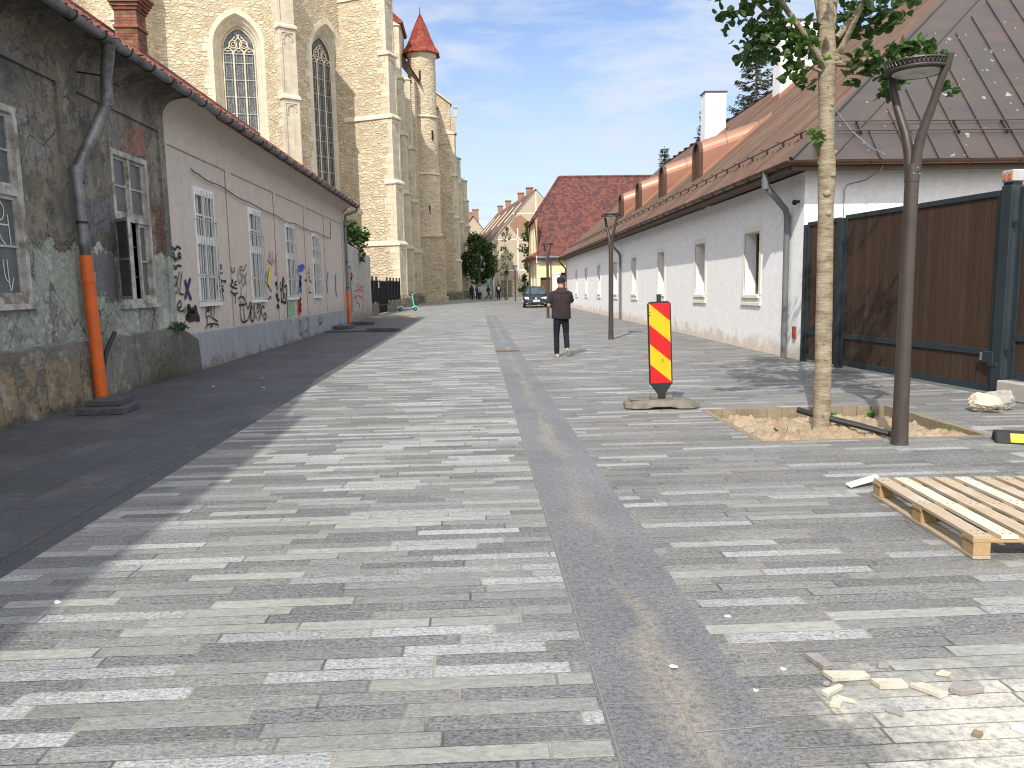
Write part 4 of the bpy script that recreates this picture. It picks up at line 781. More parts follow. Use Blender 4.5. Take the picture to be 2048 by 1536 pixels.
for a, c in ((-.3, g0), (g1, FL)):
    mb = MB()
    for z in (.76, 1.98): fbox(mb, a, c, z-.025, z+.025, -.02, .02)
    for k in range(int((c-a)/.16)): fbox(mb, a+k*.16, a+k*.16+.02, .76, 1.98, 0, .02)
    add('bars', mb, 'black_iron', t)
mb = MB(); fbox(mb, g0, g1, .06, 1.96, -.02, 0)
for k in range(20): fbox(mb, g0+.05+k*.175, g0+.08+k*.175, .08, 2.0, 0, .025)
fbox(mb, g0, g1, .5, .56, -.01, .03); fbox(mb, g0, g1, 1.9, 1.96, -.01, .03); add('gate', mb, 'black_iron', t)
mb = MB(); fbox(mb, g0+.35, g0+.6, 1.55, 1.9, .03, .04); add('notice', mb, 'white_paper', t)

# ------------------------------------------------------------------ church
t = thing('gothic_church', 'tall pale stone gothic church with buttresses, traceried windows and a round stair turret', 'church', (-10, 62, 0)); CH = t
V1, V2, V3, V4 = Vector((-9.75, 63.1, 0)), Vector((-13.85, 57.2, 0)), Vector((-22.0, 55.9, 0)), Vector((-28.1, 60.2, 0)); V5 = Vector((-28.5, 68, 0))
CT = 26.5
def pointed(hw, z0, zs, rise, n=10):
    """right half of a pointed arch as (u,z), from the sill to the apex"""
    c = (rise*rise-hw*hw)/(2*hw); rad = hw+c; a1 = math.asin(min(1, rise/rad))
    return [(hw, z0), (hw, zs)]+[(-c+rad*math.cos(a1*i/n), zs+rad*math.sin(a1*i/n)) for i in range(1, n+1)]
def face(A, Bv, z0, z1, win=None, m='rubble_stone', seed=0):
    """one wall face from A to Bv (outside on the right-hand side looking A to B); window = (centre u, sill, spring, half width, rise)"""
    u = (Bv-A); L = u.length; u.normalize(); nn = Vector((u.y, -u.x, 0))
    P = lambda a, z, d=0: A+u*a-nn*d+Vector((0, 0, z))
    mb = MB()
    if not win: mb.poly([P(0, z0), P(L, z0), P(L, z1), P(0, z1)]); return add('wall', mb, m, CH)
    cu, sill, spr, hw, rise = win; half = pointed(hw, sill, spr, rise)
    mb.poly([P(0, z0), P(L, z0), P(L, sill), P(0, sill)]); top = spr+rise; mb.poly([P(0, top), P(L, top), P(L, z1), P(0, z1)])
    for (ua, za), (ub, zb) in zip(half, half[1:]):
        mb.poly([P(cu+ua, za), P(L, za), P(L, zb), P(cu+ub, zb)]); mb.poly([P(0, za), P(cu-ua, za), P(cu-ub, zb), P(0, zb)])
    add('wall', mb, m, CH)
    # moulded surround, splayed jamb, tracery and glass
    rr = random.Random(seed); gw, dep = hw-.52, .95
    inner = pointed(gw, sill+.35, spr, rise*gw/hw-.02)
    full = lambda h: [(cu+a, z) for a, z in h]+[(cu-a, z) for a, z in h[::-1][1:]]
    o_, i_ = full(half), full(inner); mb = MB()
    bandw = .30; ob = full(pointed(hw+bandw, sill, spr, rise*(hw+bandw)/hw))
    for k in range(len(o_)-1):
        mb.poly([P(*ob[k], -.03), P(*ob[k+1], -.03), P(*o_[k+1], -.03), P(*o_[k], -.03)]); mb.poly([P(*ob[k], 0), P(*ob[k+1], 0), P(*ob[k+1], -.03), P(*ob[k], -.03)])
    # toothed quoins running into the rubble on both sides
    z = sill
    while z < spr+.2:
        h = rr.uniform(.38, .6)
        for sg in (-1, 1):
            e = rr.uniform(.0, .42); a, c = cu+sg*(hw+bandw-.02), cu+sg*(hw+bandw+e); mb.hexa([P(min(a,c), z, .0), P(max(a,c), z, .0), P(max(a,c), z, -.024), P(min(a,c), z, -.024), P(min(a,c), z+h-.03, .0), P(max(a,c), z+h-.03, .0), P(max(a,c), z+h-.03, -.024), P(min(a,c), z+h-.03, -.024)])
        z += h
    steps = [(0, -.03), (.16, .30), (.20, .30), (.36, .62), (.40, .62), (.52, dep)]   # moulded splay
    rings = []
    for s_, d_ in steps:
        hh = pointed(hw-s_, sill+.35*(s_/.52), spr, rise*(hw-s_)/hw); rings.append([P(a, z, d_) for a, z in full(hh)])
    for ra, rb in zip(rings, rings[1:]):
        for k in range(len(ra)-1): mb.poly([ra[k], ra[k+1], rb[k+1], rb[k]])
    mb.poly([rings[0][0], rings[-1][0], rings[-1][-1], rings[0][-1]])
    wi = add('window', mb, 'ashlar_pale', CH)
    mb = MB(); ii = full(inner); mb.poly([P(a, z, dep-.08) for a, z in ii]); add('pane', mb, 'leaded_glass', wi)
    mb = MB(); top_l = spr-.25; dd = dep-.14
    def bar(pts, r=.05): mb.tube([P(a, z, dd) for a, z in pts], r, 6)
    for k in (-1, 1): bar([(cu+k*gw/3, sill+.3), (cu+k*gw/3, top_l+.15)], .06)
    for k in (-1, 1): bar([(cu+k*(gw-.02), sill+.3), (cu+k*(gw-.02), top_l+.3)], .05)
    add('mullion', mb, 'ashlar_pale', wi)
    mb = MB()
    def arc(c0, c1, r, a0, a1, n_=10, rad=.045): bar([(c0+r*math.cos(R(a0+(a1-a0)*i/n_)), c1+r*math.sin(R(a0+(a1-a0)*i/n_))) for i in range(n_+1)], rad)
    lw = gw/3
    for k in (-1, 0, 1):
        c0 = cu+k*2*lw*1.0; arc(c0, top_l, lw*.98, 0, 180); arc(c0-lw*.42, top_l+.06, lw*.42, 20, 200, 6, .03); arc(c0+lw*.42, top_l+.06, lw*.42, -20, 160, 6, .03)
    rg = rise*gw/hw
    for k in (-1, 1):
        arc(cu+k*lw*.98, top_l+lw*1.75, lw*.72, 0, 360, 14); arc(cu+k*lw*.98, top_l+lw*1.75, lw*.34, 0, 300, 10, .03)
        bar([(cu+k*lw*.1, top_l+lw*.9), (cu+k*lw*.75, top_l+lw*2.1), (cu+k*lw*.1, top_l+lw*2.9), (cu-k*lw*.25, top_l+lw*3.6)], .045); bar([(cu+k*lw*1.9, top_l+lw*.9), (cu+k*lw*1.5, top_l+lw*2.2), (cu+k*lw*.5, top_l+lw*3.2)], .04)
    for (ua, za), (ub, zb) in zip(inner[1:], inner[2:]):
        for sg in (-1, 1): bar([(cu+sg*ua*.985, za), (cu+sg*ub*.985, zb)], .05)
    add('tracery', mb, 'ashlar_pale', wi)
    mb = MB(); z = sill+.9
    while z < top_l-.1: bar([(cu-gw, z), (cu+gw, z)], .03); z += 1.15
    bar([(cu-gw, top_l-.02), (cu+gw, top_l-.02)], .035)
    for k in (-5, -3, -1, 1, 3, 5): bar([(cu+k*gw/6*1.0, sill+.35), (cu+k*gw/6, top_l)], .012)
    add('saddle_bar', mb, 'iron_bar', wi)
face(V2, V1, 0, CT, (5.25, 6.2, 18.9, 1.62, 2.45), seed=3)
face(V3, V2, 0, CT, (5.85, 6.2, 18.35, 1.60, 2.2), seed=5)
face(V4, V3, 0, CT); face(V5, V4, 0, CT); N1 = Vector((-9.35, 80.0, 0)); face(V1, N1, 0, CT)
def buttress(root, dir_, width, stages, label=None, panel=True, seed=1):
    """stepped buttress: stages (z0, z1, length); rubble sides, ashlar end with sunk panels, weathered string courses"""
    root = Vector((*root, 0)); d = Vector((*dir_, 0)).normalized(); s = Vector((-d.y, d.x, 0)); rr = random.Random(seed); h = width/2
    P = lambda a, c, z: root+d*a+s*c+Vector((0, 0, z))
    def blk(mb, a0, a1, c0, c1, z0, z1): mb.hexa([P(a0, c0, z0), P(a1, c0, z0), P(a1, c1, z0), P(a0, c1, z0), P(a0, c0, z1), P(a1, c0, z1), P(a1, c1, z1), P(a0, c1, z1)])
    mb = MB()
    for z0, z1, L in stages: blk(mb, -.6, L-.30, -h, h, z0, z1)
    bt = add('buttress', mb, 'rubble_stone', CH)
    if label: bt['label'] = label
    mb = MB()     # ashlar end with toothing along both sides
    for z0, z1, L in stages:
        fr = .16 if panel else 0
        blk(mb, L-.30, L-.06, -h, h, z0, z1)
        if panel and z1-z0 > 3:
            blk(mb, L-.06, L, -h, -h+fr, z0, z1); blk(mb, L-.06, L, h-fr, h, z0, z1); blk(mb, L-.06, L, -h+fr, h-fr, z0, z0+.3); blk(mb, L-.06, L, -h+fr, h-fr, z1-.45, z1)
            for k in range(6):     # trefoil head in the panel
                a = math.pi*k/5; mb.tube([P(L-.03, (h-fr)*.8*math.cos(a), z1-.95+.45*math.sin(a)), P(L-.03, (h-fr)*.8*math.cos(a+.5), z1-.95+.45*math.sin(a+.5))], .05, 5)
        else: blk(mb, L-.06, L, -h, h, z0, z1)
        z = z0
        while z < z1-.2:
            hh = min(rr.uniform(.36, .55), z1-z); e = rr.uniform(.05, .75)
            for c0, c1 in ((-h-.02, -h+.05), (h-.05, h+.02)):
                e = rr.uniform(.05, .75); blk(mb, L-.30-e, L-.28, c0, c1, z+.01, z+hh-.015)
            z += hh
    add('facing', mb, 'ashlar', bt)
    mb = MB()     # string courses with a sloped top
    for i, (z0, z1, L) in enumerate(stages[:-1]):
        mb = MB(); L2 = stages[i+1][2]; e = .11; bk = rr.choice([.6, 1.0, 2.0]) if panel else L
        bk = (L if i % 2 == 0 else .9) if seed == 2 else .55
        q = [(L-bk, -h-e), (L+e, -h-e), (L+e, h+e), (L-bk, h+e)]; q2 = [(L-bk, -h), (L2-.02, -h), (L2-.02, h), (L-bk, h)]
        mb.hexa([P(a, c, z1-.16) for a, c in q]+[P(a, c, z1-.04) for a, c in q]); mb.hexa([P(a, c, z1-.04) for a, c in q]+[P(a, c, z1+.22) for a, c in q2]); add('string_course', mb, 'ashlar_pale', bt)
    mb = MB(); z1, L = stages[-1][1], stages[-1][2]; mb.hexa([P(-.6, -h-.1, z1), P(L+.15, -h-.1, z1), P(L+.15, h+.1, z1), P(-.6, h+.1, z1), P(-.6, -h-.02, z1+L*.55), P(.1, -h-.02, z1+L*.55), P(.1, h+.02, z1+L*.55), P(-.6, h+.02, z1+L*.55)])
    add('cap', mb, 'ashlar_pale', bt)
    mb = MB(); L = stages[0][2]; blk(mb, -.6, L+.22, -h-.2, h+.2, -.02, .75); mb.hexa([P(-.6, -h-.2, .75), P(L+.22, -h-.2, .75), P(L+.22, h+.2, .75), P(-.6, h+.2, .75), P(-.6, -h, .98), P(L, -h, .98), P(L, h, .98), P(-.6, h, .98)])
    add('foot', mb, 'rough_base', bt)
    return bt
ST = lambda L: [(0, 4.97, L), (4.97, 9.63, L-.14), (9.63, 14.5, L-.28), (14.5, 19.1, L-.40), (19.1, 23.2, L-.55)]
buttress((V1.x, V1.y), (.90, -.42), 1.15, ST(4.55), 'buttress nearest the street, its broad side in full sun', seed=2)
buttress((V2.x, V2.y), (.56, -.83), 1.12, ST(3.2), None, seed=4)
buttress((V3.x, V3.y), (-.19, -.98), 1.15, ST(3.2), None, seed=6)
buttress((V4.x, V4.y), (-.80, -.6), 1.15, ST(3.2), None, seed=8)
buttress((-9.35, 68.4), (1, -.03), 1.1, ST(3.95), None, seed=9); buttress((-9.35, 75.2), (1, -.03), 1.1, [(0, 4.97, 4.15), (4.97, 9.63, 4.0), (9.63, 14.5, 3.85), (14.5, 20.6, 3.65)], None, seed=10)
# choir roof and nave body
mb = MB(); cr = Vector((-17.5, 66.5, 41)); ring = [V1, V2, V3, V4, V5]; e = 1.03
cen = Vector((-18.5, 66, 0)); E_ = [cen+(v-cen)*1.05+Vector((0, 0, CT)) for v in ring]; ap = Vector((-18.5, 66.5, 42)); ap2 = Vector((-18.5, 81, 42))
for a, c in zip(E_, E_[1:]): mb.poly([a, c, ap])
mb.poly([E_[0], ap, ap2, (-8.8, 81, CT)]); mb.poly([E_[-1], ap, ap2, (-28.5, 81, CT)]); add('roof', mb, 'turret_tiles', t)
mb = MB(); cu0 = [v+Vector((0, 0, 0)) for v in ring]
for a, c in zip(ring, ring[1:]):
    u = (c-a).normalized(); nn = Vector((u.y, -u.x, 0))*-1
    mb.hexa([a+Vector((0,0,CT-.6)), c+Vector((0,0,CT-.6)), c-nn*-.3+Vector((0,0,CT-.6)), a-nn*-.3+Vector((0,0,CT-.6)), a+Vector((0,0,CT)), c+Vector((0,0,CT)), c-nn*-.45+Vector((0,0,CT)), a-nn*-.45+Vector((0,0,CT))])
add('cornice', mb, 'ashlar_pale', t)
NA, NBv = Vector((-5.7, 80.0, 0)), Vector((-2.9, 106, 0)); NT_ = 22.0
face(N1, NA, 0, 22.0, seed=7); face(NA, NBv, 0, NT_); NC = Vector((-30, 108, 0)); face(NBv, NC, 0, NT_)
mb = MB(); mb.poly([(-9.5, 80.2, 28.6), (-7.0, 80.0, 27.0), (-7.0, 80.0, 24.6), (-9.5, 80, 24.6)]); add('wall', mb, 'rubble_stone', t)
mb = MB(); mb.hexa([(-10.2, 79.6, 24.6), (-6.9, 79.6, 24.6), (-6.9, 84, 24.6), (-10.2, 84, 24.6), (-10.2, 79.6, 27.6), (-6.9, 79.6, 27.5), (-6.9, 84, 27.5), (-10.2, 84, 27.6)]); add('stair_loft', mb, 'ashlar', t)
mb = MB(); mb.prism([(-10.6, 79.4, 30.9), (-6.6, 79.4, 27.35), (-6.75, 79.4, 27.15), (-10.7, 79.4, 27.2)], (0, 5, 0)); mb.poly([(NA.x+.5, 80, NT_), (NBv.x+.5, 106.5, NT_), (-17, 106.5, 40), (-17, 80, 40)]); mb.poly([(-33, 80, NT_), (-33, 106.5, NT_), (-17, 106.5, 40), (-17, 80, 40)]); add('roof', mb, 'turret_tiles', t)
# round stair turret on a square foot
tc = Vector((-5.1, 82.6, 0)); mb = MB()
mb.lathe([(1.65, 6.6), (1.58, 7.2), (1.55, 12.9), (1.50, 13.3), (1.48, 18.6), (1.42, 18.9), (1.42, 25.0)], tc, 28); tu = add('stair_turret', mb, 'rubble_stone', t, smooth=50)
mb = MB(); mb.box((tc.x-1.55, tc.y-1.6, 0), (tc.x+1.85, tc.y+1.8, 6.7)); mb.hexa([(tc.x-1.7, tc.y-1.75, 6.7), (tc.x+2.0, tc.y-1.75, 6.7), (tc.x+2.0, tc.y+1.8, 6.7), (tc.x-1.7, tc.y+1.8, 6.7), (tc.x-1.3, tc.y-1.35, 7.3), (tc.x+1.3, tc.y-1.35, 7.3), (tc.x+1.3, tc.y+1.8, 7.3), (tc.x-1.3, tc.y+1.8, 7.3)]); mb.box((tc.x-1.75, tc.y-1.8, -.02), (tc.x+2.05, tc.y+1.8, .55)); add('foot', mb, 'rubble_stone', tu)
mb = MB()
for z, r_ in ((13.05, 1.57), (18.75, 1.51)): mb = MB(); mb.lathe([(r_-.03, z-.12), (r_+.10, z-.05), (r_+.10, z+.04), (r_-.05, z+.16)], tc, 28); add('string_course', mb, 'ashlar_pale', tu, smooth=50)
mb = MB(); mb.lathe([(1.42, 24.6), (1.56, 24.85), (1.61, 25.15), (1.35, 25.25)], tc, 28); add('string_course', mb, 'ashlar_pale', tu, smooth=50)
mb = MB(); mb.lathe([(2.02, 24.98), (1.82, 25.25), (1.48, 25.75), (1.05, 26.7), (.60, 27.8), (.12, 28.85), (0, 28.95)], tc, 8, .39)
for k in range(8):
    a = .39+2*math.pi*k/8; mb.tube([tc+Vector((r_*math.cos(a), r_*math.sin(a), z+.03)) for r_, z in ((2.02, 24.98), (1.48, 25.75), (1.05, 26.7), (.60, 27.8), (.1, 28.85))], .06, 5)
mb.lathe([(1.98, 24.96), (1.2, 25.05)], tc, 8, .39); add('cone_roof', mb, 'turret_tiles', tu)
mb = MB(); mb.lathe([(.12, 28.8), (.05, 29.1), (.02, 29.7), (0, 29.8)], tc, 8); add('finial', mb, 'black_iron', tu)
for z, a in ((22.7, -94), (9.4, -72), (16.9, -50)):
    mb = MB(); q = tc+Vector(((1.42 if z > 18 else 1.5)*math.cos(R(a)), (1.42 if z > 18 else 1.5)*math.sin(R(a)), z)); mb.cbox((0, 0, 0), (.17, .12, .95), Matrix.Translation(q) @ Matrix.Rotation(R(a+90), 4, 'Z')); add('slit_window', mb, 'dark_inside', tu)
FS = lambda L: [(0, 4.62, L), (4.62, 9.64, L-.1), (9.64, 14.54, L-.2), (14.54, 19.15, L-.35)]
buttress((-4.5, 93.6), (.994, -.11), 1.2, FS(2.75), 'far buttress beside the turret with a small pinnacle', seed=12)
mb = MB(); mb.hexa([(-5.2, 92.8, 18), (-2.6, 92.8, 18), (-2.6, 94.2, 18), (-5.2, 94.2, 18), (-5.2, 92.8, 24.6), (-2.6, 92.8, 22.6), (-2.6, 94.2, 22.6), (-5.2, 94.2, 24.6)]); mb.hexa([(-2.6, 92.9, 19.3), (-1.9, 92.9, 19.3), (-1.9, 94.1, 19.3), (-2.6, 94.1, 19.3), (-2.6, 92.9, 21.3), (-2.1, 92.9, 21.2), (-2.1, 94.1, 21.2), (-2.6, 94.1, 21.3)]); add('upper_pier', mb, 'rubble_stone', t)
mb = MB(); mb.hexa([(-5.3, 92.6, 24.6), (-2.45, 92.6, 22.5), (-2.45, 94.4, 22.5), (-5.3, 94.4, 24.6), (-5.3, 92.6, 24.85), (-2.4, 92.6, 22.72), (-2.4, 94.4, 22.72), (-5.3, 94.4, 24.85)]); mb.box((-2.12, 93.2, 21.2), (-1.82, 93.6, 22.2)); mb.box((-2.2, 93.1, 22.2), (-1.74, 93.7, 22.35)); add('pinnacle', mb, 'ashlar', t)
buttress((-4.0, 100.4), (.994, -.11), 1.15, [(0, 4.62, 2.75), (4.62, 9.64, 2.6), (9.64, 14.54, 2.45), (14.54, 17.5, 2.3)], None, seed=14)
buttress((-3.3, 106.2), (.994, -.11), 1.15, [(0, 4.62, 2.75), (4.62, 9.64, 2.6), (9.64, 13.0, 2.45), (13.0, 15.5, 2.3)], None, seed=15)
for a, c in ((V2, V1), (V3, V2), (V4, V3), (V1, N1), (NA, NBv)):
    mb = MB(); u = (c-a).normalized(); nn = Vector((u.y, -u.x, 0)); mb.hexa([a, c, c+nn*.25, a+nn*.25, a+Vector((0,0,.9)), c+Vector((0,0,.9)), c+nn*.22+Vector((0,0,.75)), a+nn*.22+Vector((0,0,.75))]); add('plinth', mb, 'rough_base', t)
# ------------------------------------------------------------------ white house with the copper roof
t = thing('white_house', 'long low white rendered house with brown copper roof and barrel dormers', 'house', (6.4, 15, 0)); HS = t
HX, HY0, HY1 = 6.4, 15.0, 55.3
def zs(y): return -.008*(y-15)
ww = [(17.32, 18.3), (21.5, 22.45), (26.2, 27.15), (30.8, 31.75), (35.1, 36.0), (39.9, 40.8), (44.6, 45.5), (48.9, 49.8)]
ops = [(a, c, 1.30, 2.72) for a, c in ww]
def PH(u, z, d): return (HX+d, u, z+zs(u)*min(1, max(0, z)/1.0))
mb = MB(); wall_rects(mb, HY0, HY1, -.01, 3.66, ops, PH, .40)
mb.poly([(HX, HY0, 0), (26, HY0, 0), (26, HY0, 3.7), (HX, HY0, 3.7)]); mb.poly([(HX, HY1, 0), (20.8, HY1, 0), (20.8, HY1, 3.4), (13.3, HY1, 9.4), (HX, HY1, 3.35)])
add('wall', mb, 'white_render', t)
for a, c, z0, z1 in ops:      # slightly proud plaster bands round the openings and their ledges
    mb = MB()
    for lo, hi in (((a-.13, z0-.02), (a, z1+.13)), ((c, z0-.02), (c+.13, z1+.13)), ((a, z1), (c, z1+.13))):
        mb.hexa([PH(lo[0], lo[1], .01), PH(hi[0], lo[1], .01), PH(hi[0], lo[1], -.018), PH(lo[0], lo[1], -.018), PH(lo[0], hi[1], .01), PH(hi[0], hi[1], .01), PH(hi[0], hi[1], -.018), PH(lo[0], hi[1], -.018)])
    for zc, dd, e in ((z0-.05, .06, .06), (z0-.22, .045, .15)): mb.hexa([PH(a-e, zc-.035, .02), PH(c+e, zc-.035, .02), PH(c+e, zc-.035, -dd), PH(a-e, zc-.035, -dd), PH(a-e, zc+.03, .02), PH(c+e, zc+.03, .02), PH(c+e, zc+.03, -dd), PH(a-e, zc+.03, -dd)])
    mb.hexa([PH(a-.15, z0-.19, .01), PH(c+.15, z0-.19, .01), PH(c+.15, z0-.19, -.02), PH(a-.15, z0-.19, -.02), PH(a-.13, z0-.085, .01), PH(c+.13, z0-.085, .01), PH(c+.13, z0-.085, -.02), PH(a-.13, z0-.085, -.02)]); add('window_surround', mb, 'cream_paint', t)
def hw_window(a, c, z0, z1):
    zz_ = zs((a+c)/2); z0 += zz_; z1 += zz_; x = HX+.30; f = .07
    mb = MB()
    for lo, hi in (((a, z0), (a+f, z1)), ((c-f, z0), (c, z1)), ((a+f, z1-f), (c-f, z1)), ((a+f, z0), (c-f, z0+f))): mb.box((x-.03, lo[0], lo[1]), (x+.05, hi[0], hi[1]))
    m_ = (a+c)/2; mb.box((x-.035, m_-.045, z0+f), (x+.04, m_+.045, z1-f))
    for k in (1, 2): zc = z0+(z1-z0)*k/3; mb.box((x-.02, a+f, zc-.014), (x+.02, c-f, zc+.014))
    w_ = add('window', mb, 'brown_wood', t)
    mb = MB(); mb.box((x+.0, a+f-.004, z0+f-.004), (x+.008, c-f+.004, z1-f+.004)); add('pane', mb, 'dark_glass', w_)
for o_ in ops: hw_window(*o_)
# roof
EX, EY, EZ, RXr, RYa, RYb = 5.90, 14.45, 3.80, 13.3, 19.5, 55.6; sl_ = .84; RZr = EZ+sl_*(RXr-EX)
def rp(x, y, lift=0): # front slope
    return Vector((x-lift*.643, y, EZ+sl_*(x-EX)+zs(y)+lift*.766))
def hp(x, k, lift=0): # hip slope, k 0..1 from eave to ridge
    s = (RZr-EZ)/(RYa-EY); q = Vector((x, EY+k*(RYa-EY), EZ+k*(RZr-EZ))); return q+Vector((0, -s, 1)).normalized()*lift
XB = 20.7
mb = MB()
n = 20
ysf = [EY]+[RYa]+[RYa+(RYb-RYa)*i/n for i in range(1, n+1)]
mb.poly([rp(EX, EY), rp(RXr, RYa), rp(EX, RYa)])
for a, c in zip(ysf[1:], ysf[2:]): mb.poly([rp(EX, a), rp(RXr, a), rp(RXr, c), rp(EX, c)])
mb.poly([rp(EX, RYb)+Vector((0,0,-.06)), rp(RXr, RYb)+Vector((0,0,-.06)), rp(RXr, RYb), rp(EX, RYb)])
for i in range(1, 90):    # standing seams, running up the slope
    y = EY+i*.46
    if y > RYb: break
    xt = RXr if y >= RYa else EX+(RXr-EX)*(y-EY)/(RYa-EY)
    a, c = rp(EX, y), rp(xt-.02, y); up = Vector((-.643, 0, .766))*.045; w_ = Vector((0, .014, 0))
    mb.hexa([a-w_, a+w_, c+w_, c-w_, a-w_+up, a+w_+up, c+w_+up, c-w_+up])
rf = add('roof', mb, 'roof_copper', t)
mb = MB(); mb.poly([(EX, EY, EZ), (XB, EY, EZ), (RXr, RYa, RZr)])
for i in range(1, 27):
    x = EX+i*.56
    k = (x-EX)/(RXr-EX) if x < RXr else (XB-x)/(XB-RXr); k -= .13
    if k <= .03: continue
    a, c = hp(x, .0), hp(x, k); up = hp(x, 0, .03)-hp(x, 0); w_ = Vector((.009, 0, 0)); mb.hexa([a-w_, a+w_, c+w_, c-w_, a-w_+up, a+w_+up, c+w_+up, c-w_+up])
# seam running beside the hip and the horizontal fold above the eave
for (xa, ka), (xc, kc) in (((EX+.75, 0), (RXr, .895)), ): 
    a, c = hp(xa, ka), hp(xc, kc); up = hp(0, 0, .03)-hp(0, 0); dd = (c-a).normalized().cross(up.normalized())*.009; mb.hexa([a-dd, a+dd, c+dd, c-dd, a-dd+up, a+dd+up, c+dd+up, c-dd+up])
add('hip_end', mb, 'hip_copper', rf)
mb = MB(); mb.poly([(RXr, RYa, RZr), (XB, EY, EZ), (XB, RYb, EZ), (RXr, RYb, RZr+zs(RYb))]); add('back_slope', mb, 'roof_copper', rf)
mb = MB(); mb.tube([rp(EX, EY, .02), rp(RXr, RYa, .02)], .045, 8); mb.tube([rp(RXr, RYa, .05), rp(RXr, RYb, .05)], .07, 8); mb.tube([hp(XB, 0), (RXr, RYa, RZr)], .045, 6)
for i in range(26): y = RYa+1+i*1.35; mb.cbox(rp(RXr, y, .13), (.16, .5, .06))
add('ridge_cap', mb, 'hip_copper', rf)
mb = MB()      # boxed eave and soffit
prev = None
for i in range(21):
    y = EY+(RYb-EY)*i/20; z = EZ+zs(y); k = [Vector((EX-.02, y, z-.02)), Vector((EX-.02, y, z-.16)), Vector((HX+.02, y, z-.10)), Vector((HX+.02, y, z+.3))]
    if prev: 
        for a_ in range(3): mb.poly([prev[a_], k[a_], k[a_+1], prev[a_+1]])
    prev = k
mb.poly([(EX, EY, EZ-.02), (XB, EY, EZ-.02), (XB, EY, EZ-.18), (EX, EY, EZ-.18)]); mb.poly([(EX, EY, EZ-.18), (XB, EY, EZ-.18), (XB, HY0+.05, EZ-.12), (EX, HY0+.05, EZ-.12)]); add('soffit', mb, 'soffit_wood', rf)
def half_gutter(path, r, name, mat_, parent, out):   # half-round trough along a path
    mb = MB(); prev = None
    for i, p in enumerate(path):
        p = Vector(p); ns = 9; o_ = out[i]; k = [mb.V(p+o_*(rr_*math.cos(a))+Vector((0, 0, rr_*math.sin(a)))) for rr_, rev in ((r, 0), (r*.88, 1)) for a in [(-math.pi*(j/8)) if not rev else -math.pi*(1-j/8) for j in range(9)]]
        if prev: mb.bridge(prev, k)
        else: mb.F(*k[::-1])
        prev = k
    mb.F(*prev); return add(name, mb, mat_, parent, smooth=50)
ox, oy = Vector((-1, 0, 0)), Vector((0, -1, 0)); od = Vector((-1, -1, 0))
gpath = [(EX-.07, RYb+.1-i*(RYb+.1-EY)/20, EZ-.03+zs(RYb+.1-i*(RYb+.1-EY)/20)) for i in range(20)]+[(EX-.07, EY-.07, EZ-.03), (12, EY-.07, EZ-.03), (XB, EY-.07, EZ-.03)]
gut = half_gutter(gpath, .075, 'gutter', 'gutter_copper', t, [ox]*20+[od]+[oy]*2)
for i in range(50):
    mb = MB(); y = EY+.4+i*.82; z = EZ-.03+zs(y)
    mb.tube([(EX-.07-.083*math.cos(a), y, z-.083*math.sin(a)) for a in [math.pi*j/8 for j in range(9)]], .012, 5); add('bracket', mb, 'gutter_copper', gut)
for i in range(15): mb = MB(); x = EX+.5+i*.95; mb.tube([(x, EY-.07-.083*math.cos(a), EZ-.03-.083*math.sin(a)) for a in [math.pi*j/8 for j in range(9)]], .012, 5); add('bracket', mb, 'gutter_copper', gut)
mb = MB()      # snow rail on clamps
for h in (.10,): mb.tube([rp(EX+.72, y, .12) for y in (EY+.9, 28, 42, RYb-.5)], .016, 6)
for i in range(43):
    y = EY+1.2+i*.92; c = rp(EX+.72, y, .07); mb.cbox(c, (.05, .03, .12)); mb.tube([rp(EX+.70, y-.05, .12), rp(EX+.66, y-.03, .20), rp(EX+.66, y+.03, .20), rp(EX+.70, y+.05, .12)], .008, 5)
for k in (.088, .122): mb.tube([hp(EX+1.0, k, .07), hp(XB-1.0, k, .07)], .012, 6)
for i in range(14): x = EX+1.5+i*.96; mb.hexa([hp(x-.01, .083), hp(x+.01, .083), hp(x+.01, .128), hp(x-.01, .128), hp(x-.01, .083, .06), hp(x+.01, .083, .06), hp(x+.01, .128, .06), hp(x-.01, .128, .06)])
add('snow_rail', mb, 'lamp_bronze', rf)
mb = MB(); mb.tube([hp(7.0, .2, .03), hp(7.1, .14, .07), hp(7.22, .085, .06), hp(7.45, .03, .06), (7.62, 14.33, 3.86), (7.60, 14.42, 3.62), (7.45, 14.72, 3.45), (7.2, 14.92, 3.40), (7.17, 14.97, 3.3), (7.16, 14.97, .4)], .009, 6); add('lightning_cable', mb, 'zinc', t)
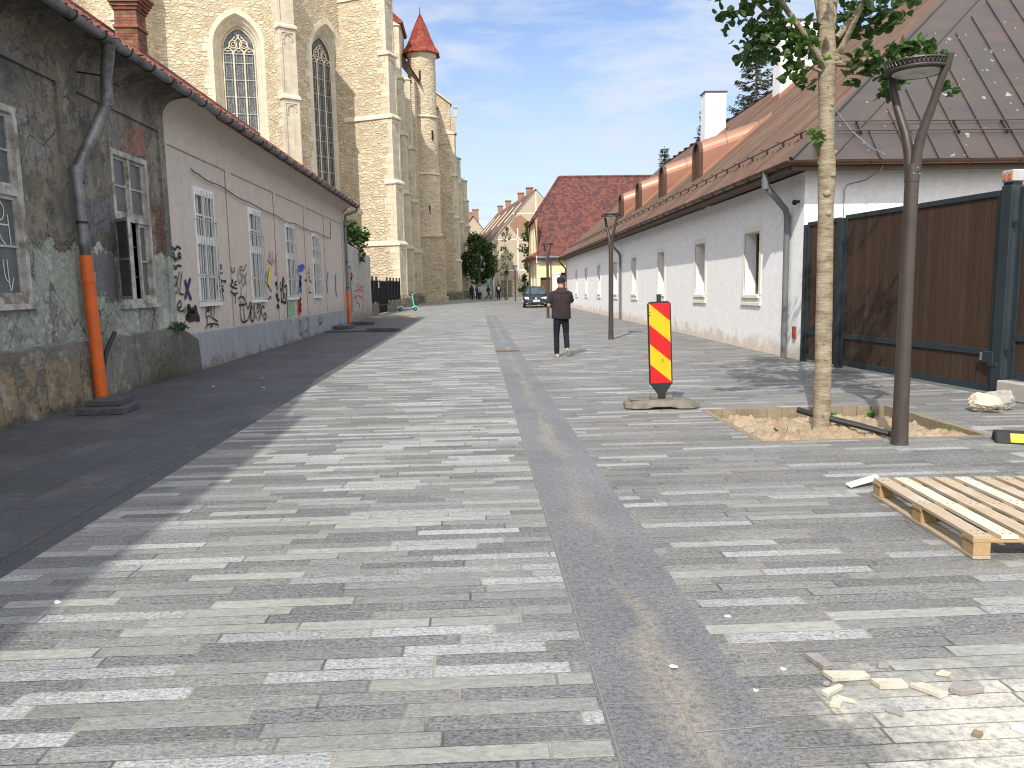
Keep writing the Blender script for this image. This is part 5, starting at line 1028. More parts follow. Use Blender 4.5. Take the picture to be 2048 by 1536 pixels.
# barrel dormers
def dormer(yc, parent):
    x0 = 7.28; zb = EZ+sl_*(x0-EX)+zs(yc); w_ = .40; top = 1.22; x1 = 9.75; mb = MB()
    sec = [(-w_, -.25), (-w_, top-w_)]+[(w_*math.sin(a)*1.0, top-w_+w_*math.cos(a)) for a in [-math.pi/2+math.pi*i/12 for i in range(1, 12)]]+[(w_, top-w_), (w_, -.25)]
    rings = []
    for s in (0, .35, .62, .8, 1.0):
        x = x0+(x1-x0)*s; rise = .33*(x-x0); base = sl_*(x-x0); rings.append([(x, yc+a, zb+max(z+rise, base-.4) if z > -.2 else zb+base-.4) for a, z in sec])
    for ra, rb in zip(rings, rings[1:]):
        for k in range(len(ra)-1): mb.poly([ra[k], ra[k+1], rb[k+1], rb[k]])
    d_ = add('dormer', mb, 'bright_copper', parent, smooth=45)
    mb = MB(); outer = [(x0-.04, yc+a*1.06, zb+z+(.02 if z > .2 else 0)) for a, z in sec]; inn = [(x0-.04, yc+a*.86, zb+(z-.05 if z > .2 else z)) for a, z in sec]
    for k in range(len(sec)-1): mb.poly([outer[k], outer[k+1], inn[k+1], inn[k]]); o2 = [Vector(outer[k])+Vector((.12, 0, 0)), Vector(outer[k+1])+Vector((.12, 0, 0))]; mb.poly([outer[k], outer[k+1], o2[1], o2[0]]); i2 = [Vector(inn[k])+Vector((.1, 0, 0)), Vector(inn[k+1])+Vector((.1, 0, 0))]; mb.poly([inn[k], inn[k+1], i2[1], i2[0]])
    add('front_rim', mb, 'gutter_copper', d_)
    mb = MB(); mb.poly([(x0+.06, yc+a*.9, zb+z) for a, z in sec])
    for k in range(11): zc = zb+.06+k*.095; mb.box((x0+.045, yc-.3, zc), (x0+.058, yc+.3, zc+.085))
    add('louvre', mb, 'soffit_wood', d_)
    for sg in (-1, 1):      # flashing at the foot of both cheeks and a bead across
        mb = MB(); q = []
        for s in (0, .5, .93): x = x0+.02+(x1-x0)*s; q.append((rp(x, yc+sg*(w_+.005), .03), rp(x, yc+sg*(w_+.09), .012)))
        for (a, c), (a2, c2) in zip(q, q[1:]): mb.poly([a, a2, c2, c]); mb.poly([a, a2, a2+Vector((0, -sg*.004, .12)), a+Vector((0, -sg*.004, .12))])
        add('flashing', mb, 'flashing_copper', d_)
    mb = MB()
    for s in (.35, .8): x = x0+(x1-x0)*s; rise = .33*(x-x0); mb.tube([(x, yc+a*1.03, zb+z+rise+.01) for a, z in sec[1:-1] if zb+z+rise > zb+sl_*(x-x0)], .014, 5)
    add('bead', mb, 'zinc', d_)
for yc in (25.55, 30.3, 34.75, 38.9): dormer(yc, rf)
def chimney(x0, x1, y0, y1, zt):
    zb = EZ+sl_*(x0-EX)+zs(y0)-.3; mb = MB(); mb.box((x0, y0, zb), (x1, y1, zt)); c_ = add('chimney', mb, 'white_paint', rf)
    mb = MB(); mb.box((x0-.05, y0-.05, zt), (x1+.05, y1+.05, zt+.05)); add('cap', mb, 'hip_copper', c_)
    mb = MB(); a, c = rp(x0, y0), rp(x1, y0); q = Vector((0, -.012, 0)); mb.poly([a+q, c+q, c+q+Vector((0, 0, .22)), a+q+Vector((0, 0, .22))]); mb.poly([a+q, c+q, c+q+Vector((0, -.2, .015)), a+q+Vector((0, -.2, .015))]); mb.poly([rp(x0, y0-.1, .02), rp(x0-.3, y0-.1, .02), rp(x0-.3, y1, .02), rp(x0, y1, .02)]); mb.poly([(x0-.012, y0, zb+.25), (x0-.012, y1, zb+.25), (x0-.012, y1, zb+.55), (x0-.012, y0, zb+.55)]); add('flashing', mb, 'flashing_copper', c_)
chimney(10.5, 11.45, 35.6, 36.3, 10.05); chimney(11.05, 12.75, 28.3, 29.0, 10.75)
# downpipes
mb = MB(); mb.tube([(5.83, 15.55, 3.74), (5.83, 15.55, 3.55)], .07, 12); mb.tube([(5.83, 15.55, 3.56), (5.86, 15.55, 3.44), (6.27, 15.6, 3.0), (6.31, 15.6, 2.85), (6.31, 15.6, 0)], .062, 12); d1 = add('downpipe', mb, 'grey_pipe', t, smooth=50)
for z in (.62, 2.86): mb = MB(); mb.tube([(6.31, 15.6, z-.02), (6.31, 15.6, z+.02)], .07, 12); add('collar', mb, 'grey_pipe', d1, smooth=50)
mb = MB(); mb.tube([(5.83, 15.55, 3.62), (5.83, 15.55, 3.40)], .078, 12); add('collar', mb, 'grey_pipe', d1, smooth=50)
for y in (33.9, 54.6):
    mb = MB(); z = zs(y); mb.tube([(5.83, y, 3.72+z), (5.83, y, 3.5+z), (6.27, y, 3.05+z), (6.31, y, 2.9+z), (6.31, y, 0)], .055, 10); add('downpipe', mb, 'grey_pipe' if y < 50 else 'gutter_copper', t, smooth=50)
mb = MB(); mb.tube([(6.4, 15.25, 3.12), (6.32, 15.22, 3.12)], .03, 8); mb.ball((6.29, 15.2, 3.10), .055, 8, 6); add('security_camera', mb, 'black_iron', t)
mb = MB(); mb.box((6.36, 15.2, .42), (6.41, 15.33, .66)); add('meter_box', mb, 'red_box', t)
# ------------------------------------------------------------------ timber gate
GA, GB = Vector((6.395, 14.88, 0)), Vector((6.90, 9.72, 0)); gd = (GB-GA).normalized(); gn = Vector((gd.y, -gd.x, 0)); gn = gn if gn.x < 0 else -gn
def gbox(mb, a, c, z0, z1, d0, d1):
    q = [GA+gd*a+gn*d0, GA+gd*c+gn*d0, GA+gd*c+gn*d1, GA+gd*a+gn*d1]; mb.hexa([p+Vector((0, 0, z0)) for p in q]+[p+Vector((0, 0, z1)) for p in q])
def gate_leaf(parent, a, c, z0, z1, stiles, name='gate_leaf', hz=.58):
    mb = MB(); f = .075
    gbox(mb, a, a+f, z0, z1, -.03, .03); gbox(mb, c-f, c, z0, z1, -.03, .03); gbox(mb, a+f, c-f, z1-f, z1, -.03, .03); gbox(mb, a+f, c-f, z0, z0+.1, -.03, .03); gbox(mb, a+f, c-f, hz-.045, hz+.045, -.03, .03)
    for s in stiles: gbox(mb, s-.04, s+.04, z0+.1, z1-f, -.028, .028)
    l_ = add(name, mb, 'gate_frame', parent, bevel=.004)
    mb = MB(); gbox(mb, a+f-.005, c-f+.005, z0+.09, z1-f+.005, -.012, .006); add('board_panel', mb, 'gate_planks', l_); return l_
t = thing('side_gate', 'narrow wood and steel pedestrian gate right beside the white house', 'gate', GA)
mb = MB(); gbox(mb, 0.0, .09, 0, 2.64, -.06, .05); gbox(mb, 1.22, 1.34, 0, 2.66, -.06, .06); add('post', mb, 'gate_frame', t, bevel=.005)
gl = gate_leaf(t, .11, 1.20, .05, 2.68, [])
mb = MB(); gbox(mb, 1.12, 1.24, .50, .62, .03, .07); add('lock', mb, 'gate_frame', gl); mb = MB(); gbox(mb, 1.11, 1.125, .52, .60, .07, .09); add('plate', mb, 'alloy', gl)
t = thing('double_gate', 'wide brown plank gate in a dark steel frame behind the young tree', 'gate', GA+gd*3)
gl = gate_leaf(t, 1.38, 4.98, .05, 2.70, [3.24])
mb = MB(); gbox(mb, 4.86, 5.05, .44, .60, .03, .09); gbox(mb, 4.95, 5.12, .40, .46, .03, .09); add('drop_bolt', mb, 'gate_frame', gl, bevel=.01); mb = MB(); gbox(mb, 4.83, 4.86, .47, .58, .03, .10); add('plate', mb, 'alloy', gl)
mb = MB(); gbox(mb, 5.01, 5.19, -.02, 2.74, -.09, .08); add('post', mb, 'gate_frame', t, bevel=.008)
t = thing('gate_beacon', 'orange gate warning lamp in a grey housing on the tall gate post', 'lamp', GA+gd*5.1+Vector((0, 0, 2.74)))
mb = MB(); gbox(mb, 5.02, 5.18, 2.741, 2.78, -.07, .06); add('bracket', mb, 'black_iron', t); mb = MB(); gbox(mb, 5.00, 5.20, 2.78, 2.93, -.09, .08); add('housing', mb, 'iron_bar', t, bevel=.012)
mb = MB(); gbox(mb, 5.03, 5.085, 2.81, 2.885, .08, .09); gbox(mb, 5.115, 5.17, 2.81, 2.885, .08, .09); gbox(mb, 4.99, 5.0, 2.82, 2.88, -.05, .05); add('lens', mb, 'beacon_orange', t)
t = thing('fixed_fence_panel', 'fixed brown plank fence panel right of the gate post, cut by the frame', 'fence', GA+gd*6)
gate_leaf(t, 5.26, 7.9, .26, 2.70, [6.6], 'panel', .8)
for z in (.62, 2.25): mb = MB(); gbox(mb, 5.19, 5.28, z-.03, z+.03, .0, .05); add('hinge', mb, 'gate_frame', t)
t = thing('concrete_footing', 'low concrete footing under the fence panel at the right edge', 'footing', GA+gd*6.5)
mb = MB(); gbox(mb, 5.22, 9.0, 0, .245, -.22, .16); add('block', mb, 'concrete', t, bevel=.015)
# ------------------------------------------------------------------ loose stones by the footing
from mathutils import noise as noise_
def rock(name, c, r, seed, label, mat_='pale_stone', cat='stone', group=None):
    rr = random.Random(seed); bm = bmesh.new(); bmesh.ops.create_icosphere(bm, subdivisions=4, radius=1)
    cut = [(Vector((rr.gauss(0, 1), rr.gauss(0, 1), rr.gauss(0, 1))).normalized(), rr.uniform(.45, .8)) for _ in range(12)]
    for v in bm.verts:
        p = v.co.copy()
        for nn, d_ in cut:
            e = p.dot(nn)-d_
            if e > 0: p -= nn*e*.9
        p *= 1+.10*noise_.noise(v.co*2.7+Vector((seed, 0, 0)))+.06*noise_.noise(v.co*7+Vector((0, seed, 0))); p += Vector((rr.gauss(0, .012), rr.gauss(0, .012), rr.gauss(0, .012))); v.co = Vector((p.x*r[0], p.y*r[1], p.z*r[2]))
    zmin = min(v.co.z for v in bm.verts); me = bpy.data.meshes.new(name)
    for v in bm.verts: v.co.z -= zmin+.006
    bm.to_mesh(me); bm.free(); me.materials.append(MATS[mat_]); o = bpy.data.objects.new(name, me); COL.objects.link(o); o.location = c; o.rotation_euler = (0, 0, rr.uniform(0, 6)); return tag(o, label, cat, group)
rock('rubble_stone', (5.93, 8.72, 0), (.20, .15, .12), 3, 'rough pale yellow stone lying before the concrete footing', 'pale_stone', 'stone', 'stones by the footing')
rock('rubble_stone', (6.22, 8.86, 0), (.22, .13, .17), 8, 'smooth grey-beige wedge of stone leaning behind the rough yellow one', 'concrete', 'stone', 'stones by the footing')
rock('rubble_stone', (6.28, 8.18, 0), (.13, .12, .07), 5, 'small pale stone cut by the right edge of the photo', 'pale_stone', 'stone', 'stones by the footing')
t = thing('kerb_ramp', 'black rubber wheel stop with a yellow stripe at the right edge', 'wheel stop', (5.4, 6.95, 0), R(-26), None, False)
mb = MB(); mb.prism([(-.45, -.15, 0), (-.45, .15, 0), (-.45, .07, .10), (-.45, -.07, .10)], (1.0, 0, 0)); b1 = add('body', mb, 'black_rubber', t, bevel=.012)
for a in (-.33, .06, .34):
    mb = MB(); mb.poly([(a, -.142, .0165), (a+.2, -.142, .0165), (a+.2, -.082, .0915), (a, -.082, .0915)]); st_ = add('stripe', mb, 'ink_yellow', t); st_.location = (0, -.003, .002)
# ------------------------------------------------------------------ tree pit
rr = random.Random(21); mb = MB(); nx_, ny_ = 130, 110; idx = []
from mathutils import noise as mno
for j in range(ny_+1):
    row = []
    for i in range(nx_+1):
        x = PX0-.03+(PX1-PX0+.06)*i/nx_; y = PY0-.03+(PY1-PY0+.06)*j/ny_; p = Vector((x, y, 0))
        h = -.10+.055*mno.noise(p*1.6)+.06*mno.noise(p*5.2)+.055*abs(mno.noise(p*12))+.03*mno.noise(p*27)
        e = min(x-PX0, PX1-x, PY1-y); h -= .05*max(0, 1-e/.25) if e < .25 else 0
        h += .10*math.exp(-((y-PY0-.25)**2)/.09) if y < PY0+.9 else 0
        h = min(h, .02) if y < PY0+.06 else h
        d_ = math.hypot(x-3.6, y-7.83); h += .05*math.exp(-d_*d_/.05); row.append(mb.V(x, y, h))
    idx.append(row)
for j in range(ny_):
    for i in range(nx_): mb.F(idx[j][i], idx[j][i+1], idx[j+1][i+1], idx[j+1][i])
add('soil', mb, 'soil', kind='structure', smooth=60)
t = thing('pit_edging', 'brown stone edging lining the sunken tree pit', 'edging', (PX0, PY1, 0)); mb = MB()
x = PX0
while x < PX1-.02:
    w_ = .19; mb.box((x+.003, PY1-.005, -.14), (min(x+w_, PX1)-.003, PY1+.075, -.001+rr.uniform(.002, .006))); x += w_
y = PY0
while y < PY1: mb.box((PX1-.005, y+.003, -.14), (PX1+.075, min(y+.19, PY1)-.003, .002+rr.uniform(0, .006))); y += .19
y = PY0
while y < PY1: mb.box((PX0-.075, y+.003, -.14), (PX0+.005, min(y+.19, PY1)-.003, .001+rr.uniform(0, .004))); y += .19
mb.box((PX0, PY0-.05, -.14), (PX1, PY0+.005, .002)); add('edging', mb, 'edging_stone', t)
rock('clod', (3.25, 8.05, -.06), (.12, .09, .08), 31, 'lump of dry earth at the left of the tree pit', 'soil', 'clod')
def weed(c, n, s, seed, label):
    rr = random.Random(seed); mb = MB()
    for k in range(n):
        a = rr.uniform(0, 6.28); l_ = s*rr.uniform(.5, 1.2); b_ = rr.uniform(.2, .9); p0 = Vector((rr.uniform(-.03, .03), rr.uniform(-.03, .03), 0)); d_ = Vector((math.cos(a)*b_, math.sin(a)*b_, 1)).normalized(); sd = Vector((-math.sin(a), math.cos(a), 0))*s*.14
        mb.poly([p0, p0+d_*l_*.5+sd, p0+d_*l_+Vector((0, 0, -.2*l_*b_)), p0+d_*l_*.5-sd])
    o = add('weed', mb, 'leaf_young', fixn=False); o.location = c; return tag(o, label, 'weed', 'weeds in the tree pit')
weed((4.75, 9.02, -.1), 30, .13, 3, 'low weed tuft near the far corner of the tree pit'); weed((4.3, 9.12, -.1), 26, .13, 4, 'grassy weed by the pit edging just behind the tree trunk'); weed((4.86, 7.75, -.08), 16, .15, 5, 'thin weed blades right of the lamp post in the pit')
mb = MB(); mb.tube([(3.42, 8.02, .20), (3.55, 7.86, .165), (3.85, 7.62, .10), (4.12, 7.40, .035)], [.034, .034, .034, .03], 8); o = add('drain_hose', mb, 'black_plastic'); tag(o, 'flat black drain hose slanting across the tree pit', 'hose')
# ------------------------------------------------------------------ young plane tree
t = thing('young_tree', 'young street tree with pale bark in the earth pit beside the lamp', 'tree', (3.60, 7.83, -.05)); rr = random.Random(5)
mb = MB(); tr = [(3.60, 7.83, -.08), (3.60, 7.83, .02), (3.595, 7.83, .35), (3.585, 7.83, 1.0), (3.575, 7.83, 1.7), (3.56, 7.83, 2.35), (3.565, 7.83, 2.62), (3.545, 7.83, 3.0), (3.535, 7.83, 3.45), (3.53, 7.83, 3.72), (3.50, 7.83, 4.1), (3.47, 7.84, 4.7), (3.46, 7.84, 5.6), (3.44, 7.85, 6.6), (3.45, 7.86, 7.6)]
rad = [.125, .105, .096, .092, .088, .085, .096, .083, .088, .098, .085, .068, .05, .03, .012]
rings = []
fine = []
for (a, ra), (c, rc) in zip(zip(tr, rad), zip(tr[1:], rad[1:])):
    for k in range(6): s = k/6; fine.append((Vector(a).lerp(Vector(c), s), ra+(rc-ra)*s))
for p, r_ in fine:
    rings.append([p+Vector((math.cos(a), math.sin(a), 0))*(r_*.9*(1+.05*mno.noise(Vector((math.cos(a)*2, math.sin(a)*2, p.z*5)))+.035*mno.noise(Vector((math.cos(a)*5, math.sin(a)*5, p.z*16))))) for a in [2*math.pi*i/16 for i in range(16)]])
mb.loft(rings); trunk = add('trunk', mb, 'bark', t, smooth=70)
for z, a, s in ((2.62, -70, .05), (2.44, -110, .055), (2.24, -95, .04), (2.85, 10, .045), (3.3, -100, .035), (3.74, -60, .06), (1.5, -90, .02), (.5, -80, .025), (2.75, 170, .04)):
    mb = MB(); q = Vector((3.565, 7.83, z))+Vector((math.cos(R(a)), math.sin(R(a)), 0))*.066; mb.ball(q, (s*.8, s*.8, s*.7), 9, 6); add('knot', mb, 'bark', trunk, smooth=60)
br = [[(3.50, 7.80, 3.66), (3.28, 7.72, 3.90), (2.95, 7.6, 4.22), (2.55, 7.5, 4.62), (2.1, 7.4, 5.05)], [(3.50, 7.85, 3.72), (3.2, 7.95, 4.02), (2.85, 8.1, 4.42), (2.4, 8.2, 5.0)], [(3.48, 7.8, 3.62), (3.3, 7.75, 3.66), (3.15, 7.7, 3.64)],
      [(3.62, 7.80, 3.78), (3.72, 7.7, 4.05), (3.86, 7.6, 4.45), (4.05, 7.5, 5.1), (4.2, 7.4, 5.8)], [(3.60, 7.9, 3.8), (3.64, 7.95, 4.3), (3.8, 8.05, 5.1), (4.0, 8.2, 6.0)], [(3.62, 7.84, 3.95), (3.85, 7.9, 4.22), (4.2, 8.0, 4.5), (4.6, 8.1, 4.75)], [(3.58, 7.78, 3.70), (3.72, 7.7, 3.66), (3.95, 7.6, 3.72), (4.2, 7.5, 3.74), (4.4, 7.45, 3.62)],
      [(3.5, 7.86, 3.9), (3.42, 7.9, 4.4), (3.25, 8.0, 5.2), (3.1, 8.1, 6.0)], [(3.48, 7.84, 4.7), (3.1, 7.5, 5.3), (2.6, 7.2, 5.9)], [(3.47, 7.84, 5.2), (3.9, 7.3, 5.9), (4.3, 7.0, 6.5)], [(3.46, 7.84, 5.4), (3.3, 8.5, 6.1), (3.0, 9.0, 6.7)], [(2.55, 7.5, 4.62), (2.2, 7.1, 4.5), (1.95, 6.95, 4.2)]]
for i, b_ in enumerate(br):
    mb = MB(); r0 = .038 if i < 2 else (.02 if i == 2 else .034); mb.tube(b_, [r0*(1-.75*k/(len(b_)-1)) for k in range(len(b_))], 8); add('branch', mb, 'bark', t, smooth=60)
bl = []
def along(pts, n, r, cnt, jitter=.15):
    for k in range(n):
        s = rr.uniform(.25, 1)*(len(pts)-1); i = min(int(s), len(pts)-2); p = Vector(pts[i]).lerp(Vector(pts[i+1]), s-i); bl.append((p+Vector((rr.gauss(0, jitter), rr.gauss(0, jitter), rr.gauss(0, jitter*.7))), rr.uniform(.6, 1.1)*r, cnt))
low = [((3.02, 7.75, 3.86), .20), ((2.82, 7.7, 3.80), .16), ((3.2, 7.7, 3.78), .17), ((2.66, 7.8, 3.74), .11), ((3.12, 7.65, 3.58), .10), ((3.27, 7.75, 3.52), .09), ((3.0, 7.9, 4.05), .17), ((2.75, 7.75, 3.95), .10), ((3.33, 7.9, 4.0), .13), ((3.4, 8.0, 3.9), .1),
       ((2.0, 6.95, 4.14), .13), ((2.15, 7.0, 4.14), .11), ((2.35, 7.05, 4.20), .13), ((2.5, 7.1, 4.28), .12), ((1.85, 6.95, 4.2), .1), ((2.9, 7.4, 4.24), .10),
       ((3.80, 7.6, 3.66), .14), ((3.95, 7.55, 3.62), .15), ((4.08, 7.5, 3.52), .13), ((3.75, 7.7, 3.55), .10), ((4.0, 7.5, 3.38), .08), ((4.25, 7.45, 3.74), .10), ((4.40, 7.45, 3.62), .11), ((4.15, 7.5, 3.76), .08), ((4.26, 7.0, 3.24), .05), ((3.78, 8.0, 4.1), .14), ((3.95, 7.9, 4.05), .12), ((4.15, 7.9, 4.1), .11), ((3.86, 7.7, 4.22), .12), ((3.98, 7.45, 3.28), .05), ((3.62, 8.0, 4.0), .12)]
for c, r_ in low: bl.append((c, r_, int(26*(r_/.13)**1.6)+4))
for b_ in br[:2]+br[3:6]+br[7:11]: along(b_[-3:], 7, .28, 30)
for k in range(30):
    a = rr.uniform(0, 6.28); q = rr.uniform(.3, 1.0); z = rr.uniform(4.9, 8.0); rad_ = 1.75*math.sqrt(max(.05, 1-((z-5.9)/2.4)**2)); bl.append(((3.5+math.cos(a)*rad_*q, 7.85+math.sin(a)*rad_*q, z), .32, 34))
mb = MB(); leaf_cloud(mb, bl, .088, rr, 1.0, .75); add('crown', mb, 'leaf', t, fixn=False)
mb = MB(); leaf_cloud(mb, [((3.44, 7.78, 2.98), .055, 16), ((3.39, 7.76, 3.02), .03, 8), ((3.0, 7.6, 3.95), .12, 9), ((3.45, 7.75, 3.72), .05, 8), ((4.1, 7.45, 3.6), .1, 8)], .07, rr, 1, .3); add('young_leaves', mb, 'leaf_young', t, fixn=False, kind='stuff')
mb = MB(); mb.tube([(3.53, 7.78, 2.92), (3.45, 7.77, 2.98)], .008, 5); add('twig', mb, 'bark', t)
# ------------------------------------------------------------------ street lamps
def make_lamp(label):
    t = thing('street_lamp', label, 'street lamp', (0, 0, 0), 0, 'bronze forked street lamps', False)
    mb = MB(); mb.tube([(0, 0, -.01), (0, 0, .02), (0, 0, .3), (0, 0, 1.2), (0, 0, 2.48)], [.085, .078, .071, .066, .060], 18); add('pole', mb, 'lamp_bronze', t, smooth=50)
    d_ = Vector((.17, -.25, 0)); u = d_.normalized()
    mb = MB(); mb.tube([(0, 0, 2.46), (0, 0, 2.62)], .064, 18)
    pr = [u*.02+Vector((0, 0, 2.55)), u*.035+Vector((0, 0, 2.72)), u*.075+Vector((0, 0, 2.9)), u*.16+Vector((0, 0, 3.14)), u*.228+Vector((0, 0, 3.36)), u*.274+Vector((0, 0, 3.48)), u*.283+Vector((0, 0, 3.53))]
    pl_ = [-u*.02+Vector((0, 0, 2.55)), -u*.035+Vector((0, 0, 2.72)), -u*.075+Vector((0, 0, 2.9)), -u*.16+Vector((0, 0, 3.14)), -u*.21+Vector((0, 0, 3.32)), -u*.225+Vector((0, 0, 3.42))]
    mb.tube(pr, [.052, .048, .042, .037, .034, .033, .033], 12, True); mb.tube(pl_, [.052, .048, .042, .037, .034, .033], 12, True); fk = add('fork', mb, 'lamp_bronze', t, smooth=50)
    mb = MB()
    for k in range(4): a = -1.9+k*.5; mb.ball((.065*math.cos(a), .065*math.sin(a), 2.53+.05*(k % 2)), .009, 6, 4)
    add('bolt', mb, 'alloy', fk)
    mb = MB(); mb.lathe([(.0, 3.425), (.214, 3.425), (.234, 3.42), (.268, 3.428), (.273, 3.44), (.268, 3.45), (.254, 3.452)], (0, 0, 0), 40); hd = add('head', mb, 'lamp_bronze', t, smooth=40)
    mb = MB(); mb.lathe([(.0, 3.418), (.20, 3.418), (.207, 3.424)], (0, 0, 0), 40); mb.box((-.07, -.012, 3.41), (.07, .012, 3.4185)); add('diffuser', mb, 'lamp_glass', hd)
    mb = MB(); mb.lathe([(.260, 3.452), (.260, 3.495), (.265, 3.505), (.254, 3.51), (.0, 3.515)], (0, 0, 0), 40)
    add('cover', mb, 'black_iron', hd)
    mb = MB(); n_ = 46        # pierced zigzag band round the rim
    for k in range(n_):
        a, c = 2*math.pi*k/n_, 2*math.pi*(k+.5)/n_; e = 2*math.pi*(k+1)/n_; q = lambda a_, z: (.268*math.cos(a_), .268*math.sin(a_), z); mb.tube([q(a, 3.455), q(c, 3.497), q(e, 3.455)], .0055, 4)
    mb.lathe([(.265, 3.495), (.272, 3.50), (.270, 3.512), (.263, 3.512)], (0, 0, 0), 40); add('filigree', mb, 'lamp_bronze', hd); return t
L1 = make_lamp('tall bronze lamp with forked head at the corner of the tree pit'); L1.location = (4.03, 7.10, 0)
for (x, y), l_ in (((3.80, 21.8), 'bronze forked lamp standing before the white house windows, right of the man'), ((3.39, 36.8), 'bronze forked lamp just left of the walking man'), ((3.66, 53.2), 'slim bronze lamp standing directly in front of the dark car'), ((3.85, 77), 'distant bronze lamp behind the dark car, before the grey gable'), ((3.1, 84), 'farthest bronze lamp beside the young street trees')): dup(L1, (x, y, 0), 0, l_)
# ------------------------------------------------------------------ road-works marker
t = thing('marker_post', 'red and yellow striped warning panel standing on a rubber foot', 'warning panel', (2.32, 9.62, 0), R(-5), None, False)
mb = MB()      # rubber foot with sloping ends, a gap under the middle and a raised socket
sec = [(-.47, .012, .075), (-.36, .012, .10), (-.2, .012, .115), (-.10, .035, .115), (.10, .035, .115), (.2, .012, .115), (.36, .012, .10), (.47, .012, .07)]
rings = [[(x, -.20 if abs(x) < .4 else -.12, zb), (x, .20 if abs(x) < .4 else .12, zb), (x, .17 if abs(x) < .4 else .1, zt), (x, -.14 if abs(x) < .4 else -.09, zt)] for x, zb, zt in sec]
mb.loft(rings); mb.box((-.14, -.06, .11), (-.05, .08, .16)); mb.box((.05, -.06, .11), (.14, .08, .16)); mb.box((-.40, -.10, .1), (-.24, .1, .125)); mb.box((.22, -.10, .1), (.30, .1, .12))
add('rubber_foot', mb, 'rubber', t, bevel=.012)
M = Matrix.Translation((0, 0, .16)) @ Matrix.Rotation(R(-2.0), 4, 'Y') @ Matrix.Rotation(R(1), 4, 'X')
hw, zb, zt = .145, .13, 1.19
mb = MB(); P = [(-hw, zb+.02), (-hw+.02, zb), (-.035, 0.0), (-.035, -.06), (.035, -.06), (.035, 0.0), (hw-.02, zb), (hw, zb+.02), (hw, zt-.03), (hw-.03, zt), (-hw+.03, zt), (-hw, zt-.03)]
mb.prism([M @ Vector((x, -.03, z)) for x, z in P], M.to_3x3() @ Vector((0, .06, 0))); mb.box((-.025, -.02, zt), (.025, .02, zt+.09), M); pn = add('panel', mb, 'black_plastic', t, bevel=.005)
x0, x1, z0, z1 = -.128, .128, zb+.03, zt-.02; H_ = z1-z0
def band(mb, a, c, yv):   # part of the face between two diagonals falling to the right; a, c are heights on the left edge as fractions from the top
    drop = .225*H_
    poly = [(x0, z1-a*H_), (x1, z1-a*H_-drop), (x1, z1-c*H_-drop), (x0, z1-c*H_)]
    def clip(pts, f):
        out = []
        for p, q in zip(pts, pts[1:]+pts[:1]):
            fp, fq = f(p), f(q)
            if fp >= 0: out.append(p)
            if fp*fq < 0: s = fp/(fp-fq); out.append((p[0]+(q[0]-p[0])*s, p[1]+(q[1]-p[1])*s))
        return out
    poly = clip(clip(poly, lambda p: z1-p[1]), lambda p: p[1]-z0)
    if len(poly) > 2: mb.poly([M @ Vector((x, yv, z)) for x, z in poly])
mbr, mby = MB(), MB()
for a, c, m_ in ((-.3, 0, mbr), (0, .262, mby), (.262, .505, mbr), (.505, .76, mby), (.76, 1.1, mbr)): band(m_, a, c, -.0325)
add('red_stripe', mbr, 'red_enamel', pn); add('yellow_stripe', mby, 'yellow_enamel', pn)
mb = MB()
for x, z in ((-.118, 1.06), (-.122, 1.02), (.02, .46), (.03, .44), (.015, .42), (-.05, .22)): mb.box((x-.006, -.034, z-.008), (x+.006, -.033, z+.008), M)
add('scuff', mb, 'black_plastic', pn)
# ------------------------------------------------------------------ pallet
t = thing('wooden_pallet', 'weathered wooden pallet lying on the paving at the right edge', 'pallet', (2.76, 4.06, 0), R(-4.6), None, False); rr = random.Random(3)
LX, LY = 1.12, 1.32
for i, x in enumerate((0, .51, 1.02)):
    mb = MB(); mb.box((x, 0, 0.002), (x+.1, LY, .022)); add('bottom_board', mb, 'pallet_wood', t, bevel=.002)
    for y in (0, .60, 1.20): mb = MB(); mb.box((x+.002, y+.002, .022), (x+.098, y+.118, .098)); add('block', mb, 'pallet_block', t, bevel=.003)
for y in (0, .60, 1.20): mb = MB(); mb.box((-.004, y, .098), (LX+.004, y+.12, .118)); add('cross_board', mb, 'pallet_block', t, bevel=.002)
for k in range(8):
    mb = MB(); x = k*.146; a = rr.uniform(-.006, .006); e0, e1 = rr.uniform(-.006, .006), rr.uniform(-.01, .01); z1 = .140+rr.uniform(-.002, .002)
    mb.hexa([(x+a, e0, .1185), (x+.098+a, e0, .1185), (x+.098-a, LY+e1, .1185), (x-a, LY+e1, .1185), (x+a, e0, z1), (x+.098+a, e0, z1), (x+.098-a, LY+e1, z1), (x-a, LY+e1, z1)])
    s_ = add('slat', mb, 'pale_board' if k in (1, 4) else 'pallet_wood', t, bevel=.002)
    mb = MB()
    for y in (.03, .09, .63, .69, 1.23, 1.29):
        for q in (.03, .07): mb.cbox((x+q, y, z1), (.008, .008, .003))
    add('nail', mb, 'rust_steel', s_)
mb = MB(); mb.prism([(-.16, -.035, .012), (.12, -.05, .05), (.17, .03, .055), (-.13, .045, .014)], (0, 0, .012)); o = add('paper_scrap', mb, 'white_paper'); o.location = (2.94, 5.66, 0); o.rotation_euler = (0, 0, .35); tag(o, 'white folded sheet leaning against the far corner of the pallet', 'paper')
